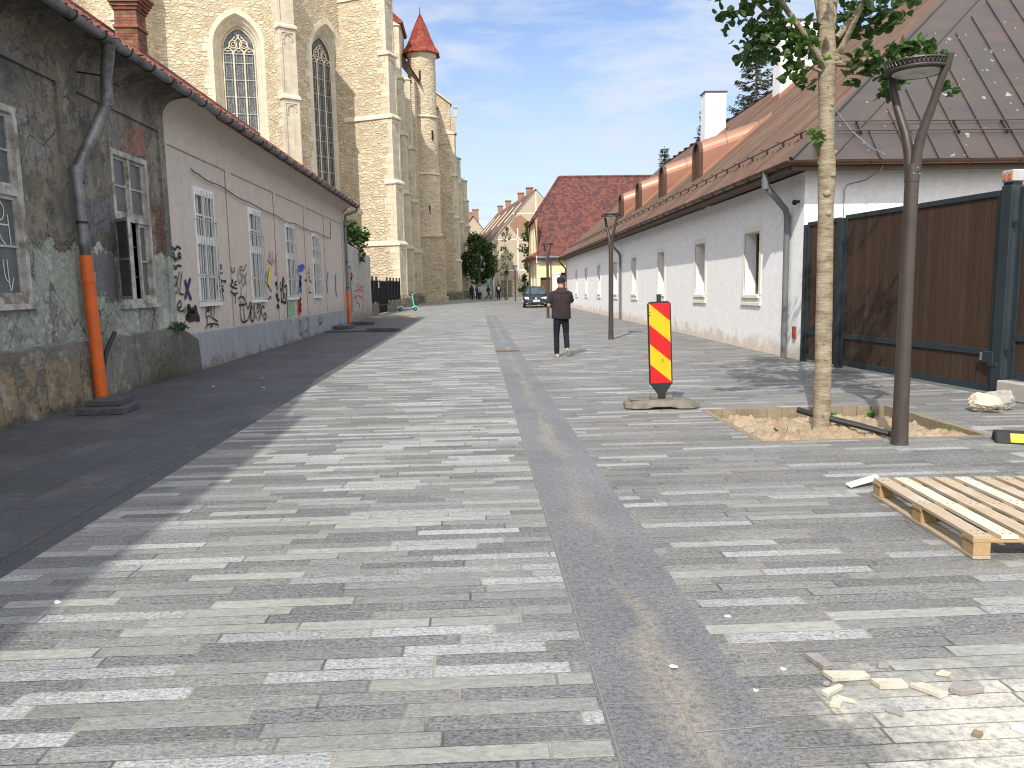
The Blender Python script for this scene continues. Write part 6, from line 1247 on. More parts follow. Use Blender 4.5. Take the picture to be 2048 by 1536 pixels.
# ------------------------------------------------------------------ broken stone tiles and litter on the right
def chip(c, pts, h, mat_, label, rz=0, cat='tile fragment', group='broken stone tiles', tilt=(0, 0)):
    mb = MB(); mb.prism([(x, y, .002) for x, y in pts], (0, 0, h)); o = add('tile_fragment', mb, mat_, bevel=.002); o.location = c; o.rotation_euler = (tilt[0], tilt[1], rz); return tag(o, label, cat, group)
chip((1.375, 2.955, 0), [(-.03, .06), (.025, .055), (.045, -.045), (.0, -.055)], .022, 'grey_chip', 'brown-grey tile fragment at the upper left of the litter')
chip((1.44, 2.84, 0), [(-.085, .03), (.08, .015), (.085, -.025), (-.07, -.03)], .02, 'tile_chip', 'longest cream tile strip, left of the matching shorter strip')
chip((1.575, 2.765, 0), [(-.06, .03), (.06, .02), (.062, -.028), (-.05, -.025)], .02, 'tile_chip', 'shorter cream tile strip touching the end of the longest one')
chip((1.70, 2.705, 0), [(-.055, .045), (.0, .045), (.055, -.03), (.015, -.045)], .02, 'tile_chip', 'cream tile slab lying diagonally in the middle of the litter')
chip((1.845, 2.70, 0), [(-.07, .0), (-.02, .045), (.065, .03), (.06, -.01), (-.04, -.03)], .024, 'grey_chip', 'thick brown-grey tile piece at the right of the litter')
chip((1.335, 2.73, 0), [(-.05, -.005), (.04, .035), (.05, .02), (.0, -.01), (-.035, -.035)], .02, 'tile_chip', 'jagged cream splinter below the long strip')
chip((1.31, 2.655, 0), [(-.035, -.02), (.005, .03), (.03, .0), (.0, -.035)], .018, 'tile_chip', 'lowest small cream tile chip at the left')
chip((1.352, 2.675, 0), [(-.02, .03), (.035, -.015), (.03, -.03), (-.02, .0)], .012, 'tile_chip', 'thin pale triangular chip beside the lowest cream one')
chip((1.63, 2.92, 0), [(-.03, -.02), (.0, .03), (.028, -.005), (.01, -.03)], .012, 'grey_chip', 'small lilac-grey chip above the cream strips')
chip((1.83, 2.83, 0), [(-.03, .0), (.01, .025), (.035, .0), (.01, -.02)], .012, 'tile_chip', 'small beige chip above the thick brown-grey piece')
chip((1.335, 2.79, 0), [(-.015, .0), (.0, .015), (.02, .005), (.005, -.015)], .012, 'grey_chip', 'tiny cube-like grey chip just under the long strip')
chip((1.50, 2.58, 0), [(-.035, .01), (.0, .035), (.035, .015), (.01, -.03)], .01, 'grey_chip', 'flat blue-grey chip in the pale powder')
chip((1.70, 2.42, 0), [(-.02, .0), (.0, .018), (.022, .0), (.0, -.02)], .016, 'edging_stone', 'small ochre crumb in the pale powder near the bottom edge')
chip((1.90, 2.42, 0), [(-.06, .03), (.05, .05), (.06, -.02), (-.02, -.045)], .012, 'white_paper', 'white scrap of paper cut by the right edge near the bottom', 0, 'paper', None)
lit = [((.78, 2.99), 'crumpled white scrap lying on the granite strip'), ((1.16, 3.45), 'white chip on the paving just right of the granite strip'), ((1.05, 2.78), 'pair of white chips at the edge of the granite strip'), ((1.22, 2.93), 'pale pebble left of the broken tiles')]
for k, ((x, y), l_) in enumerate(lit): rock('litter', (x, y, 0), (.02, .014, .006), 40+k, l_, 'white_paper' if k < 3 else 'pale_stone', 'litter', 'white scraps on the paving')
for k, ((x, y), l_) in enumerate((((-3.5, 12.6), 'white scrap on the shaded pavement, nearest the paving edge'), ((-3.9, 14.0), 'larger white scrap farther up the shaded pavement'), ((-4.4, 12.9), 'small white scrap near the wall on the shaded pavement'), ((-2.2, 3.9), 'white paper strip on the shaded paving at the lower left'))): rock('litter', (x, y, 0), (.05, .02, .006), 50+k, l_, 'white_paper', 'litter', 'white scraps on the paving')
# loose granite slabs by the left wall, plank, black hose
def slabstack(c, s, rz, label, n=1, off=(0, 0)):
    mb = MB(); rr = random.Random(int(c[1]*7))
    mb.cbox((0, 0, s[2]/2+.002), s, None); o = add('stone_slab', mb, 'dark_slabs', bevel=.006); o.location = c; o.rotation_euler = (0, 0, rz); return tag(o, label, 'slab', 'loose granite slabs by the left wall')
slabstack((-4.92, 10.35, 0), (.60, .52, .085), .03, 'lower slab of the two stacked at the foot of the nearest orange standpipe'); slabstack((-4.98, 10.52, .087), (.44, .46, .07), .05, 'upper slab of the two stacked at the foot of the nearest orange standpipe')
slabstack((-5.25, 30.6, 0), (.62, 1.3, .14), -.03, 'slab lying close to the wall beside the far orange standpipe'); slabstack((-3.42, 28.2, 0), (1.15, .5, .13), -.2, 'slab lying away from the wall at the sunny edge'); slabstack((-4.75, 28.4, 0), (1.5, .55, .05), -.05, 'thin long slab lying flat before the far orange standpipe'); slabstack((-4.9, 33.5, 0), (.9, .5, .14), -.05, 'slab right at the foot of the far orange standpipe')
mb = MB(); mb.box((-1.05, -.09, .002), (1.05, .09, .05)); o = add('plank', mb, 'pallet_block', bevel=.004); o.location = (-4.1, 41.6, 0); o.rotation_euler = (0, 0, -.42); tag(o, 'reddish timber plank lying across the pavement below the black railing', 'plank')
mb = MB(); mb.tube([(-5.50, 11.45, 0.0), (-5.51, 11.45, .25), (-5.50, 11.48, .45), (-5.48, 11.62, .73), (-5.45, 11.85, .98)], .033, 10); o = add('black_hose', mb, 'black_plastic', smooth=50); tag(o, 'curved black pipe end sticking up beside the orange standpipe', 'hose')
# ------------------------------------------------------------------ people
def skin(name, verts, edges, radii, mat_, parent, lv=2):
    me = bpy.data.meshes.new(name); me.from_pydata(verts, edges, []); o = bpy.data.objects.new(name, me); COL.objects.link(o)
    o.modifiers.new('skin', 'SKIN'); sd = o.modifiers.new('sub', 'SUBSURF'); sd.levels = sd.render_levels = lv
    for i, r_ in enumerate(radii):
        v = me.skin_vertices[0].data[i]; v.radius = r_ if isinstance(r_, tuple) else (r_, r_); v.use_root = (i == 0)
    dg = bpy.context.evaluated_depsgraph_get(); nm = bpy.data.meshes.new_from_object(o.evaluated_get(dg)); bpy.data.objects.remove(o); bpy.data.meshes.remove(me)
    nm.name = name; nm.materials.clear(); nm.materials.append(MATS[mat_])
    for p in nm.polygons: p.use_smooth = True
    o = bpy.data.objects.new(name, nm); COL.objects.link(o); o.parent = parent; return o
def person(loc, rz, label, J, top, legs, shoe, hair, vest=None, cap=None, group=None, detail=2, phone=False, s=1.0, bag=None):
    """J: joint positions (x across, y forward, z up) of a 1.73 m figure"""
    t = thing('person', label, 'person', loc, rz, group, False); t.scale = (s, s, s)
    V, E, Rr = [], [], []
    def nd(p, r_, par=None):
        V.append(tuple(p)); Rr.append(r_); k = len(V)-1
        if par is not None: E.append((par, k))
        return k
    pel = nd((0, 0, .92), (.125, .09)); sp = nd((0, .0, 1.14), (.115, .085), pel); ch = nd((0, 0, 1.34), (.135, .09), sp); nk = nd((0, .005, 1.475), .052, ch); hb = nd((0, .03, 1.555), (.066, .07), nk); hd = nd((0, .035, 1.64), (.075, .088), hb); ht = nd((0, .03, 1.70), (.05, .055), hd)
    for sg, a in ((-1, 'l'), (1, 'r')):
        sh, el, wr = [Vector(J[a+k]) for k in ('s', 'e', 'w')]; k0 = nd(sh, .055, ch); k1 = nd(sh.lerp(el, .5), .047, k0); k2 = nd(el, .040, k1); k3 = nd(el.lerp(wr, .35), .040, k2); k4 = nd(wr, .026, k3)
        d_ = (wr-el).normalized(); sd = d_.cross(Vector(J.get(a+'n', (0, 0, 1)))).normalized(); pm = nd(wr+d_*.055, (.036, .018), k4)
        if detail > 1:
            cu = sd.cross(d_)
            for q, ln in ((-.03, .065), (-.01, .08), (.011, .075), (.03, .06)): f1 = nd(wr+d_*.095+sd*q, .0095, pm); f2 = nd(wr+d_*(.095+ln*.5)+sd*q*1.1+cu*.012, .0085, f1); nd(wr+d_*(.095+ln*.85)+sd*q*1.1+cu*.035, .0075, f2)
            t1 = nd(wr+d_*.04-sd*.042, .0105, pm); nd(wr+d_*.08-sd*.058+cu*.015, .0085, t1)
        else: nd(wr+d_*.13, .02, pm)
        h_, kn, an, to = [Vector(J[a+k]) for k in ('h', 'k', 'a', 't')]; k0 = nd(h_, .088, pel); k1 = nd(h_.lerp(kn, .5), .075, k0); k2 = nd(kn, .055, k1); k3 = nd(kn.lerp(an, .35), .056, k2); k4 = nd(an, .038, k3); nd(an.lerp(to, .55)+Vector((0, 0, -.01)), .034, k4)
    body = skin('body', V, E, Rr, 'skin', t, 2 if detail > 1 else 1)
    if detail > 1:      # nose, ears, brow, mouth worked onto the head
        mb = MB(); mb.ball((0, .128, 1.625), (.013, .022, .022), 8, 6); add('nose', mb, 'skin', t, smooth=True); mb = MB()
        for sg in (-1, 1): mb.ball((sg*.079, .03, 1.628), (.012, .022, .032), 8, 6)
        add('ear', mb, 'skin', t, smooth=True); mb = MB()
        for sg in (-1, 1): mb.ball((sg*.03, .112, 1.648), (.013, .008, .007), 8, 5)
        add('eye', mb, 'hair_dark', t, smooth=True); mb = MB(); mb.ball((0, .118, 1.585), (.025, .008, .006), 8, 5); add('mouth', mb, 'ink_pink', t, smooth=True)
    # legs
    V, E, Rr = [], [], []; pel = nd((0, 0, .96), (.165, .12)); lo_ = nd((0, -.005, .86), (.15, .115), pel)
    for a in ('l', 'r'):
        h_, kn, an = [Vector(J[a+k]) for k in ('h', 'k', 'a')]; k0 = nd(h_+Vector((0, 0, -.09)), .098, lo_); k1 = nd(h_.lerp(kn, .55), .086, k0); k2 = nd(kn, .070, k1); k3 = nd(kn.lerp(an, .45), .068, k2); nd(an+Vector((0, -.005, -.045)), .064, k3)
    skin('trousers', V, E, Rr, legs, t, 2 if detail > 1 else 1)
    for a in ('l', 'r'):
        an, to = Vector(J[a+'a']), Vector(J[a+'t']); d_ = (to-an); d2 = Vector((d_.x, d_.y, d_.z)).normalized(); heel = an-Vector((d2.x, d2.y, 0))*.05+Vector((0, 0, -.05)); mb = MB()
        mb.tube([heel-d2*.02, heel+d2*.03, heel.lerp(to, .45)+Vector((0, 0, .012)), heel.lerp(to, .8), to+d2*.03], [.03, .045, .047, .042, .022], 10, True, .9); so_ = add('shoe', mb, shoe, t, smooth=60)
        mb = MB(); dn = d2.cross(Vector((1, 0, 0))).normalized(); dn = -dn if dn.z > 0 else dn; mb.tube([heel-d2*.03+dn*.026, heel.lerp(to, .45)+dn*.03, to+d2*.035+dn*.018], [.04, .046, .03], 10, True, .3); add('sole', mb, 'sole', so_)
    # top garment
    def torso(mb, rows, y0=0):
        rings = [[(a*math.cos(q)*(1 if abs(math.cos(q)) < .9 else .98), y0+yo+b_*math.sin(q)+.012*math.sin(3*q+z*9), z+.008*math.sin(2*q)) for q in [2*math.pi*k/20 for k in range(20)]] for z, a, b_, yo in rows]; mb.loft(rings)
    mb = MB(); torso(mb, [(.86, .178, .125, 0), (.95, .18, .125, 0), (1.1, .178, .12, 0), (1.25, .19, .122, 0), (1.36, .2, .118, 0), (1.43, .165, .095, 0), (1.475, .09, .07, 0), (1.50, .06, .06, .01)]); sh_ = add('shirt', mb, top, t, smooth=60)
    for a in ('l', 'r'):
        sh, el = Vector(J[a+'s']), Vector(J[a+'e']); mb = MB(); e = .78 if vest or detail > 1 else 1.0; mb.tube([sh+Vector((0, 0, .02))+(Vector((0, 0, sh.z))-sh)*.0+Vector((-.05 if sh.x > 0 else .05, 0, .01)), sh, sh.lerp(el, .5), sh.lerp(el, e)], [.06, .068, .066, .064], 12); add('sleeve', mb, top, sh_, smooth=60)
        if e == 1.0: wr = Vector(J[a+'w']); mb = MB(); mb.tube([el, el.lerp(wr, .9)], [.06, .042], 8); add('sleeve', mb, top, sh_, smooth=60)
    if vest:
        mb = MB(); torso(mb, [(.835, .212, .155, -.005), (.85, .215, .158, -.005), (.95, .217, .155, -.005), (1.1, .212, .148, -.01), (1.25, .215, .15, -.012), (1.36, .216, .142, -.01), (1.43, .182, .112, -.005), (1.475, .105, .085, 0), (1.515, .075, .072, .008)]); vs = add('vest', mb, vest, t, smooth=60)
        mb = MB()
        for z in (.875, ): mb.loft([[(.222*math.cos(q), -.005+.164*math.sin(q)+.012*math.sin(3*q+z*9), z+dz+.008*math.sin(2*q)) for q in [2*math.pi*k/20 for k in range(20)]] for dz in (-.008, .008)], cap=False)
        mb.tube([(-.17, -.10, 1.42), (-.09, -.128, 1.40), (.0, -.138, 1.395), (.09, -.128, 1.40), (.17, -.10, 1.42)], .006, 5); mb.tube([(0, -.15, 1.39), (0, -.158, 1.2), (0, -.158, .86)], .005, 5); add('seam', mb, vest, vs)
    mb = MB()
    if cap:
        rings = [[(.088*f*math.cos(q), .032+.105*f*math.sin(q), z) for q in [2*math.pi*k/16 for k in range(16)]] for z, f in ((1.655, 1.0), (1.69, 1.0), (1.72, .9), (1.742, .62), (1.75, .2))]; mb.loft(rings); mb.prism([(-.07, .11, 1.66), (.07, .11, 1.66), (.055, .19, 1.648), (0, .205, 1.645), (-.055, .19, 1.648)], (0, 0, .01)); mb.ball((0, .03, 1.752), .009, 6, 4); add('cap', mb, cap, t, smooth=50)
        mb = MB(); mb.loft([[(.081*math.cos(q), .028+.093*math.sin(q), z) for q in [math.pi+math.pi*k/10 for k in range(11)]]+[(.07*math.cos(q), .03+.08*math.sin(q), z) for q in [math.pi+math.pi*(10-k)/10 for k in range(11)]] for z in (1.615, 1.66)]); add('hair', mb, 'hair_dark', t, smooth=50)
    else: mb.ball((0, .018, 1.665), (.086, .1, .082), 12, 8); mb.ball((0, -.03, 1.60), (.075, .06, .09), 10, 6); add('hair', mb, hair, t, smooth=60)
    if phone: w_ = Vector(J['rw']); mb = MB(); mb.cbox((0, 0, 0), (.012, .07, .14), Matrix.Translation((.093, .055, 1.615)) @ Matrix.Rotation(R(15), 4, 'X')); add('phone', mb, 'black_plastic', t, bevel=.004)
    if bag: mb = MB(); mb.ball((0, -.17, 1.22), (.15, .085, .2), 10, 8); add('backpack', mb, bag, t, smooth=60)
    return t
JM = dict(ls=(-.185, 0, 1.37), le=(-.275, -.035, 1.12), lw=(-.16, .18, 1.09), rs=(.185, 0, 1.37), re=(.245, .09, 1.17), rw=(.135, .045, 1.47), rn=(1, 0, 0),
          lh=(-.09, 0, .88), lk=(-.105, .03, .48), la=(-.105, -.02, .085), lt=(-.135, .17, .035), rh=(.09, 0, .88), rk=(.105, .03, .50), ra=(.115, -.20, .215), rt=(.125, -.13, .04))
person((1.85, 16.95, 0), R(-3), 'man in dark cap, brown vest and jeans walking away from the camera', JM, 'navy_cloth', 'denim', 'shoe_tan', 'hair_dark', 'vest_cloth', 'navy_cloth', None, 2, True)
JS = dict(ls=(-.18, 0, 1.39), le=(-.23, -.04, 1.12), lw=(-.2, .08, .9), rs=(.18, 0, 1.39), re=(.23, -.03, 1.12), rw=(.2, .1, .92), lh=(-.085, 0, .88), lk=(-.1, .02, .48), la=(-.11, -.03, .08), lt=(-.13, .13, .03), rh=(.085, 0, .88), rk=(.1, .05, .48), ra=(.1, .02, .08), rt=(.12, .17, .03))
JW = dict(ls=(-.18, 0, 1.39), le=(-.25, -.14, 1.14), lw=(-.24, -.1, .9), rs=(.18, 0, 1.39), re=(.24, .12, 1.15), rw=(.2, .3, 1.0), lh=(-.085, 0, .88), lk=(-.1, .16, .5), la=(-.1, .26, .12), lt=(-.1, .43, .09), rh=(.085, 0, .88), rk=(.1, -.06, .48), ra=(.1, -.36, .14), rt=(.1, -.24, .04))
g_ = 'people far down the street'
person((-.55, 87.5, 0), R(15), 'distant person in a dark top, leftmost of the group by the church corner', JS, 'navy_cloth', 'navy_cloth', 'black_rubber', 'hair_dark', None, None, g_, 1)
person((.10, 88.4, 0), R(-170), 'distant person in purple behind the one in the pale top', JS, 'cloth_purple', 'denim', 'shoe_tan', 'hair_dark', None, None, g_, 1, False, .97)
person((.42, 87.6, 0), R(30), 'distant person in a pale top at the right of the group', JS, 'cloth_pale', 'navy_cloth', 'shoe_tan', 'hair_dark', None, None, g_, 1)
person((1.35, 88.6, 0), R(-80), 'dark-clad person striding to the right across the far street', JW, 'hair_dark', 'hair_dark', 'black_rubber', 'hair_dark', None, None, g_, 1)
person((2.42, 85.2, 0), R(5), 'distant person in dark top with pale bag and blue jeans standing alone', JS, 'navy_cloth', 'denim', 'shoe_tan', 'hair_dark', None, None, g_, 1, False, 1.0, 'cloth_pale')
# ------------------------------------------------------------------ parked car (nose towards -y)
t = thing('parked_car', 'dark blue-grey hatchback parked facing the camera before the yellow house', 'car', (4.12, 53.7, 0), R(-3), None, False)
st = [(0, .56, .26, .60), (.08, .72, .22, .68), (.3, .82, .19, .76), (.75, .865, .18, .83), (1.25, .875, .18, .93), (2.1, .88, .18, .96), (3.3, .875, .18, .98), (3.9, .82, .2, .97), (4.15, .72, .26, .9), (4.2, .6, .32, .8)]
mb = MB(); rings = []
for y, w_, zb, zt in st:
    h = [(w_*.86, zb), (w_*.98, zb+.1), (w_, (zb+zt)/2), (w_*.985, zt-.14), (w_*.9, zt-.02), (w_*.45, zt+.02)]; rings.append([(x, y, z) for x, z in h]+[(-x, y, z) for x, z in h[::-1]])
mb.loft(rings); bd = add('body', mb, 'car_paint', t, smooth=60)
mb = MB(); lo_ = [(-.76, 1.1, .93), (.76, 1.1, .93), (.80, 2.2, .95), (.80, 3.3, .97), (.68, 4.0, .95), (-.68, 4.0, .95), (-.80, 3.3, .97), (-.80, 2.2, .95)]; hi = [(-.50, 1.95, 1.42), (.50, 1.95, 1.42), (.58, 2.4, 1.45), (.57, 3.0, 1.44), (.48, 3.5, 1.38), (-.48, 3.5, 1.38), (-.57, 3.0, 1.44), (-.58, 2.4, 1.45)]
mb.loft([lo_, hi]); add('windows', mb, 'car_glass', t)
mb = MB(); mb.loft([[(x*1.02, y, z) for x, y, z in hi], [(x*.9, y, z+.045) for x, y, z in hi]])
for a, c in zip((0, 1, 2, 7, 3, 6, 4, 5), (0, 1, 2, 7, 3, 6, 4, 5)): mb.tube([Vector(lo_[a])+Vector((0, 0, -.02)), Vector(hi[c])+Vector((0, 0, .01))], .03, 6)
add('roof', mb, 'car_paint', t, smooth=50)
for sg in (-1, 1):
    mb = MB(); mb.loft([[(sg*.36, .04, .60), (sg*.36, .05, .69), (sg*.40, .16, .725), (sg*.40, .12, .60)], [(sg*.60, .045, .59), (sg*.60, .06, .70), (sg*.62, .25, .755), (sg*.62, .2, .60)], [(sg*.76, .10, .61), (sg*.76, .13, .70), (sg*.80, .38, .77), (sg*.80, .3, .62)]]); add('headlight', mb, 'headlight', t, smooth=50)
    mb = MB(); mb.ball((sg*.92, 1.32, .98), (.09, .06, .07), 8, 6); mb.tube([(sg*.78, 1.36, .94), (sg*.9, 1.33, .96)], .02, 5); add('mirror', mb, 'car_paint', t, smooth=50)
    mb = MB(); mb.ball((sg*.6, .055, .31), (.06, .02, .045), 8, 6); add('fog_light', mb, 'headlight', t)
    for y in (.78, 3.38):
        mb = MB(); mb.tube([(sg*.70, y, .315), (sg*.885, y, .315)], .315, 24); w_ = add('wheel', mb, 'tyre', t, smooth=50); mb = MB(); mb.tube([(sg*.87, y, .315), (sg*.893, y, .315)], .21, 20)
        for k in range(5): a = 2*math.pi*k/5; mb.tube([(sg*.897, y, .315), (sg*.897, y+.18*math.cos(a), .315+.18*math.sin(a))], .03, 5)
        add('rim', mb, 'alloy', w_, smooth=40)
        mb = MB(); mb.tube([(sg*.868, y, .33), (sg*.8815, y, .33)], .37, 24); add('wheel_arch', mb, 'black_rubber', t)
mb = MB(); mb.box((-.55, .02, .25), (.55, .06, .36)); add('lower_grille', mb, 'black_plastic', t)
for sg in (-1, 1): mb = MB(); mb.hexa([(sg*.10, -.005, .60), (sg*.34, .01, .60), (sg*.34, .05, .60), (sg*.10, .05, .60), (sg*.12, .0, .67), (sg*.34, .02, .67), (sg*.34, .06, .67), (sg*.12, .06, .67)]); add('grille', mb, 'black_plastic', t)
mb = MB(); mb.prism([(0, -.03, .56), (.075, -.015, .65), (0, -.01, .74), (-.075, -.015, .65)], (0, .05, 0)); add('emblem', mb, 'chrome', t)
mb = MB(); mb.box((-.26, -.035, .435), (.26, -.005, .545)); np_ = add('number_plate', mb, 'white_paint', t); mb = MB(); mb.box((-.26, -.037, .437), (-.225, -.034, .543)); add('plate_band', mb, 'ink_blue', np_)
mb = MB(); mb.box((-.56, -.005, .385), (.56, .03, .40)); add('bumper_strip', mb, 'chrome', t)
# ------------------------------------------------------------------ scooter
t = thing('electric_scooter', 'mint green electric scooter parked beside the church foot', 'scooter', (-4.55, 52.0, 0), R(-62), None, False)
mb = MB(); mb.box((-.08, -.62, .10), (.08, .28, .16)); mb.tube([(0, .25, .13), (0, .40, .22)], .05, 8); add('deck', mb, 'black_rubber', t, bevel=.02)
mb = MB(); mb.tube([(0, .42, .2), (0, .34, .6), (0, .27, 1.16)], .042, 10); add('stem', mb, 'mint_paint', t, smooth=50)
mb = MB(); mb.tube([(-.27, .21, 1.20), (-.1, .26, 1.19), (.1, .26, 1.19), (.27, .21, 1.20)], .022, 8); mb.cbox((0, .27, 1.22), (.09, .05, .08)); add('handlebar', mb, 'black_plastic', t)
for y, m_ in ((.46, 'front'), (-.62, 'rear')):
    mb = MB(); mb.tube([(-.035, y, .125), (.035, y, .125)], .125, 18); w_ = add('wheel', mb, 'tyre', t, smooth=50); mb = MB(); mb.tube([(-.04, y, .125), (.04, y, .125)], .06, 12); add('hub', mb, 'alloy', w_)
    mb = MB(); mb.tube([(0, y+.17*math.cos(a), .125+.17*math.sin(a)) for a in [R(10+k*16) for k in range(11)]], .055, 8, True, .5); add('mudguard', mb, 'mint_paint', t, smooth=50)
# ------------------------------------------------------------------ yellow house with the mottled tile roof
t = thing('yellow_house', 'yellow rendered house with steep mottled red tile roof beyond the white house', 'house', (4.8, 60, 0)); YH = t
gx, y0, y1, ez = 4.8, 60.4, 70.6, 3.75; rzt, ryc = 10.45, 65.4; sy = (rzt-ez)/(ryc-60.0)
mb = MB()
wall_rects(mb, gx, 24, 0, ez+.15, [(5.0, 5.9, 0, 2.15), (6.6, 9.2, 0, 2.5)], lambda u, z, d: (u, y0+d, z), .3)
wall_rects(mb, y0, y1, 0, 6.7, [(62.9, 63.7, 4.35, 5.9), (65.6, 66.4, 4.35, 5.9)], lambda u, z, d: (gx+d, u, z), .22)
mb.poly([(gx, y1, 0), (24, y1, 0), (24, y1, 3.9), (gx, y1, 3.9)]); add('wall', mb, 'yellow_render', t)
for y in (60.5, 63.3, 66.8, 69.8): mb = MB(); mb.box((gx-.06, y, 0), (gx+.02, y+.45, 3.3)); add('pilaster', mb, 'cream_paint', t)
mb = MB()
for ya, yb in ((62.78, 63.82), (65.48, 66.52)): mb.box((gx-.03, ya, 4.25), (gx+.01, ya+.12, 6.05)); mb.box((gx-.03, yb-.12, 4.25), (gx+.01, yb, 6.05)); mb.box((gx-.03, ya+.12, 5.93), (gx+.01, yb-.12, 6.05)); mb.box((gx-.06, ya, 4.16), (gx+.01, yb, 4.25))
mb.box((gx-.12, 60.25, 3.3), (gx+.35, 60.41, 3.8)); add('moulding', mb, 'cream_paint', t)
for ya in (62.85, 65.55): mb = MB(); mb.box((gx+.2, ya, 4.3), (gx+.24, ya+.9, 5.95)); add('window', mb, 'white_paint', t)
mb = MB(); mb.box((5.0, y0+.2, 0), (5.55, y0+.25, 2.15)); mb.box((5.62, y0+.2, 0), (5.9, y0+.25, 2.15)); add('door', mb, 'brown_wood', t)
mb = MB(); mb.box((6.6, y0+.2, 0), (9.2, y0+.26, 2.5)); add('cart_door', mb, 'soffit_wood', t)
mb = MB(); mb.box((6.0, y0-.25, 0), (6.5, y0+.05, 2.35)); mb.box((5.95, y0-.3, 2.35), (6.55, y0+.1, 2.45)); add('gate_pier', mb, 'white_paint', t)
mb = MB(); kz = 6.75; ky = 60.0+(kz-ez)/sy; rx = 7.05
def yp(x, y): return (x, y, ez+sy*(y-60.0)) if y <= ryc else (x, y, rzt-sy*(y-ryc))
mb.poly([(gx-.05, 59.95, ez-.05), (24, 59.95, ez-.05), yp(24, ryc), yp(rx, ryc), (gx-.12, ky, kz)])
by = 2*ryc-ky; mb.poly([(gx-.05, 70.9, ez-.05), (24, 70.9, ez-.05), yp(24, ryc), yp(rx, ryc), (gx-.12, by, kz)]); mb.poly([(gx-.2, ky-.15, kz-.1), (gx-.2, by+.15, kz-.1), yp(rx, ryc)])
rf = add('roof', mb, 'mottled_tiles', t)
mb = MB(); mb.tube([yp(rx, ryc), yp(24, ryc)], .1, 8); mb.tube([(gx-.12, ky, kz), yp(rx, ryc)], .09, 8); mb.tube([(gx-.15, by, kz), yp(rx, ryc)], .09, 8); add('ridge_tiles', mb, 'mottled_tiles', rf)
mb = MB(); mb.box((gx-.62, 61.0, 3.62), (gx+.02, 70.8, 3.72)); mb.prism([(gx-.66, 60.9, 3.72), (gx-.66, 60.9, 3.76), (gx+.03, 60.9, 4.2), (gx+.03, 60.9, 3.72)], (0, 10, 0)); add('eave_roof', mb, 'left_tiles', t)
mb = MB(); mb.tube([(gx-.1, 59.88, ez-.08), (24, 59.88, ez-.08)], .075, 8); mb.tube([(gx+.9, 59.95, ez-.1), (gx+1.0, 60.3, 3.3), (gx+1.0, 60.3, .0)], .05, 8); mb.box((gx-.1, 60.02, ez-.28), (24, 60.2, ez-.14)); add('gutter', mb, 'grey_pipe', t)
# ------------------------------------------------------------------ tan gabled house
t = thing('gabled_house', 'tan house with tall blank gable, brown roof and brick chimneys at the street end', 'house', (2.3, 105, 0))
A, Bq = Vector((2.25, 105, 0)), Vector((14.0, 105, 0)); dv = Vector((-2.35, 18.5, 0)).normalized(); LN = 34
ap = Vector((8.2, 105, 14.2)); eL = 7.5
mb = MB(); mb.poly([A, Bq, Bq+Vector((0, 0, eL)), ap, A+Vector((0, 0, eL))]); add('gable_wall', mb, 'tan_render', t)
mb = MB()
def strip(p, q, w_=.14):
    p, q = Vector((p[0], 104.985, p[1])), Vector((q[0], 104.985, q[1])); d_ = (q-p).normalized(); n_ = Vector((-d_.z, 0, d_.x))*w_/2; mb.hexa([p-n_, q-n_, q-n_+Vector((0, .02, 0)), p-n_+Vector((0, .02, 0)), p+n_, q+n_, q+n_+Vector((0, .02, 0)), p+n_+Vector((0, .02, 0))])
strip((2.35, .0), (2.35, 7.6), .22); strip((2.3, 7.7), (8.3, 7.7)); strip((2.4, 3.6), (8.3, 3.6)); strip((5.7, 2.4), (5.7, 9.2), .16); strip((5.0, 11.1), (11.2, 11.1), .13); strip((8.2, 11.1), (8.2, 14.0), .14); strip((2.3, 7.65), (8.15, 14.1), .16); strip((14.0, 7.6), (8.25, 14.1), .16)
add('moulding', mb, 'cream_paint', t)
mb = MB(); mb.poly([(4.6, 104.99, 9.6), (5.3, 104.99, 10.6), (6.2, 104.99, 10.9), (7.0, 104.99, 10.2), (7.6, 104.99, 9.2), (6.9, 104.99, 8.4), (5.9, 104.99, 8.0), (5.2, 104.99, 8.7)]); add('bare_brick', mb, 'far_brick', t)
mb = MB(); mb.poly([A, A+dv*LN, A+dv*LN+Vector((0, 0, eL)), A+Vector((0, 0, eL))]); add('street_wall', mb, 'green_render', t)
for k in range(9):
    for z, h in ((5.3, 1.1), (1.4, 1.7)):
        mb = MB(); p = A+dv*(1.8+k*3.4)+Vector((-.03, 0, z)); mb.hexa([p, p+dv*1.1, p+dv*1.1+Vector((.05, 0, 0)), p+Vector((.05, 0, 0)), p+Vector((0, 0, h)), p+dv*1.1+Vector((0, 0, h)), p+dv*1.1+Vector((.05, 0, h)), p+Vector((.05, 0, h))]); add('window', mb, 'dark_glass', t)
mb = MB(); ov = Vector((-.5, 0, -.55)); a, c = A+Vector((0, 0, eL+.1))+ov+Vector((0, -.25, 0)), A+dv*LN+Vector((0, 0, eL+.1))+ov; mb.poly([a, c, ap+dv*LN, ap+Vector((0, -.25, .08))]); mb.poly([Bq+Vector((.5, -.25, eL-.4)), Bq+dv*LN+Vector((.5, 0, eL-.4)), ap+dv*LN, ap+Vector((0, -.25, .08))]); mb.poly([a+Vector((0,0,-.15)), c+Vector((0,0,-.15)), c, a]); rf = add('roof', mb, 'old_brown_tiles', t)
mb = MB()
for k in range(5): p = A+dv*(3+k*6.2)+Vector((2.2, 0, eL+2.6)); q = p+Vector((2.4, 0, 2.7)); mb.tube([p, q], .1, 5)
add('pale_patch', mb, 'pale_stone', rf)
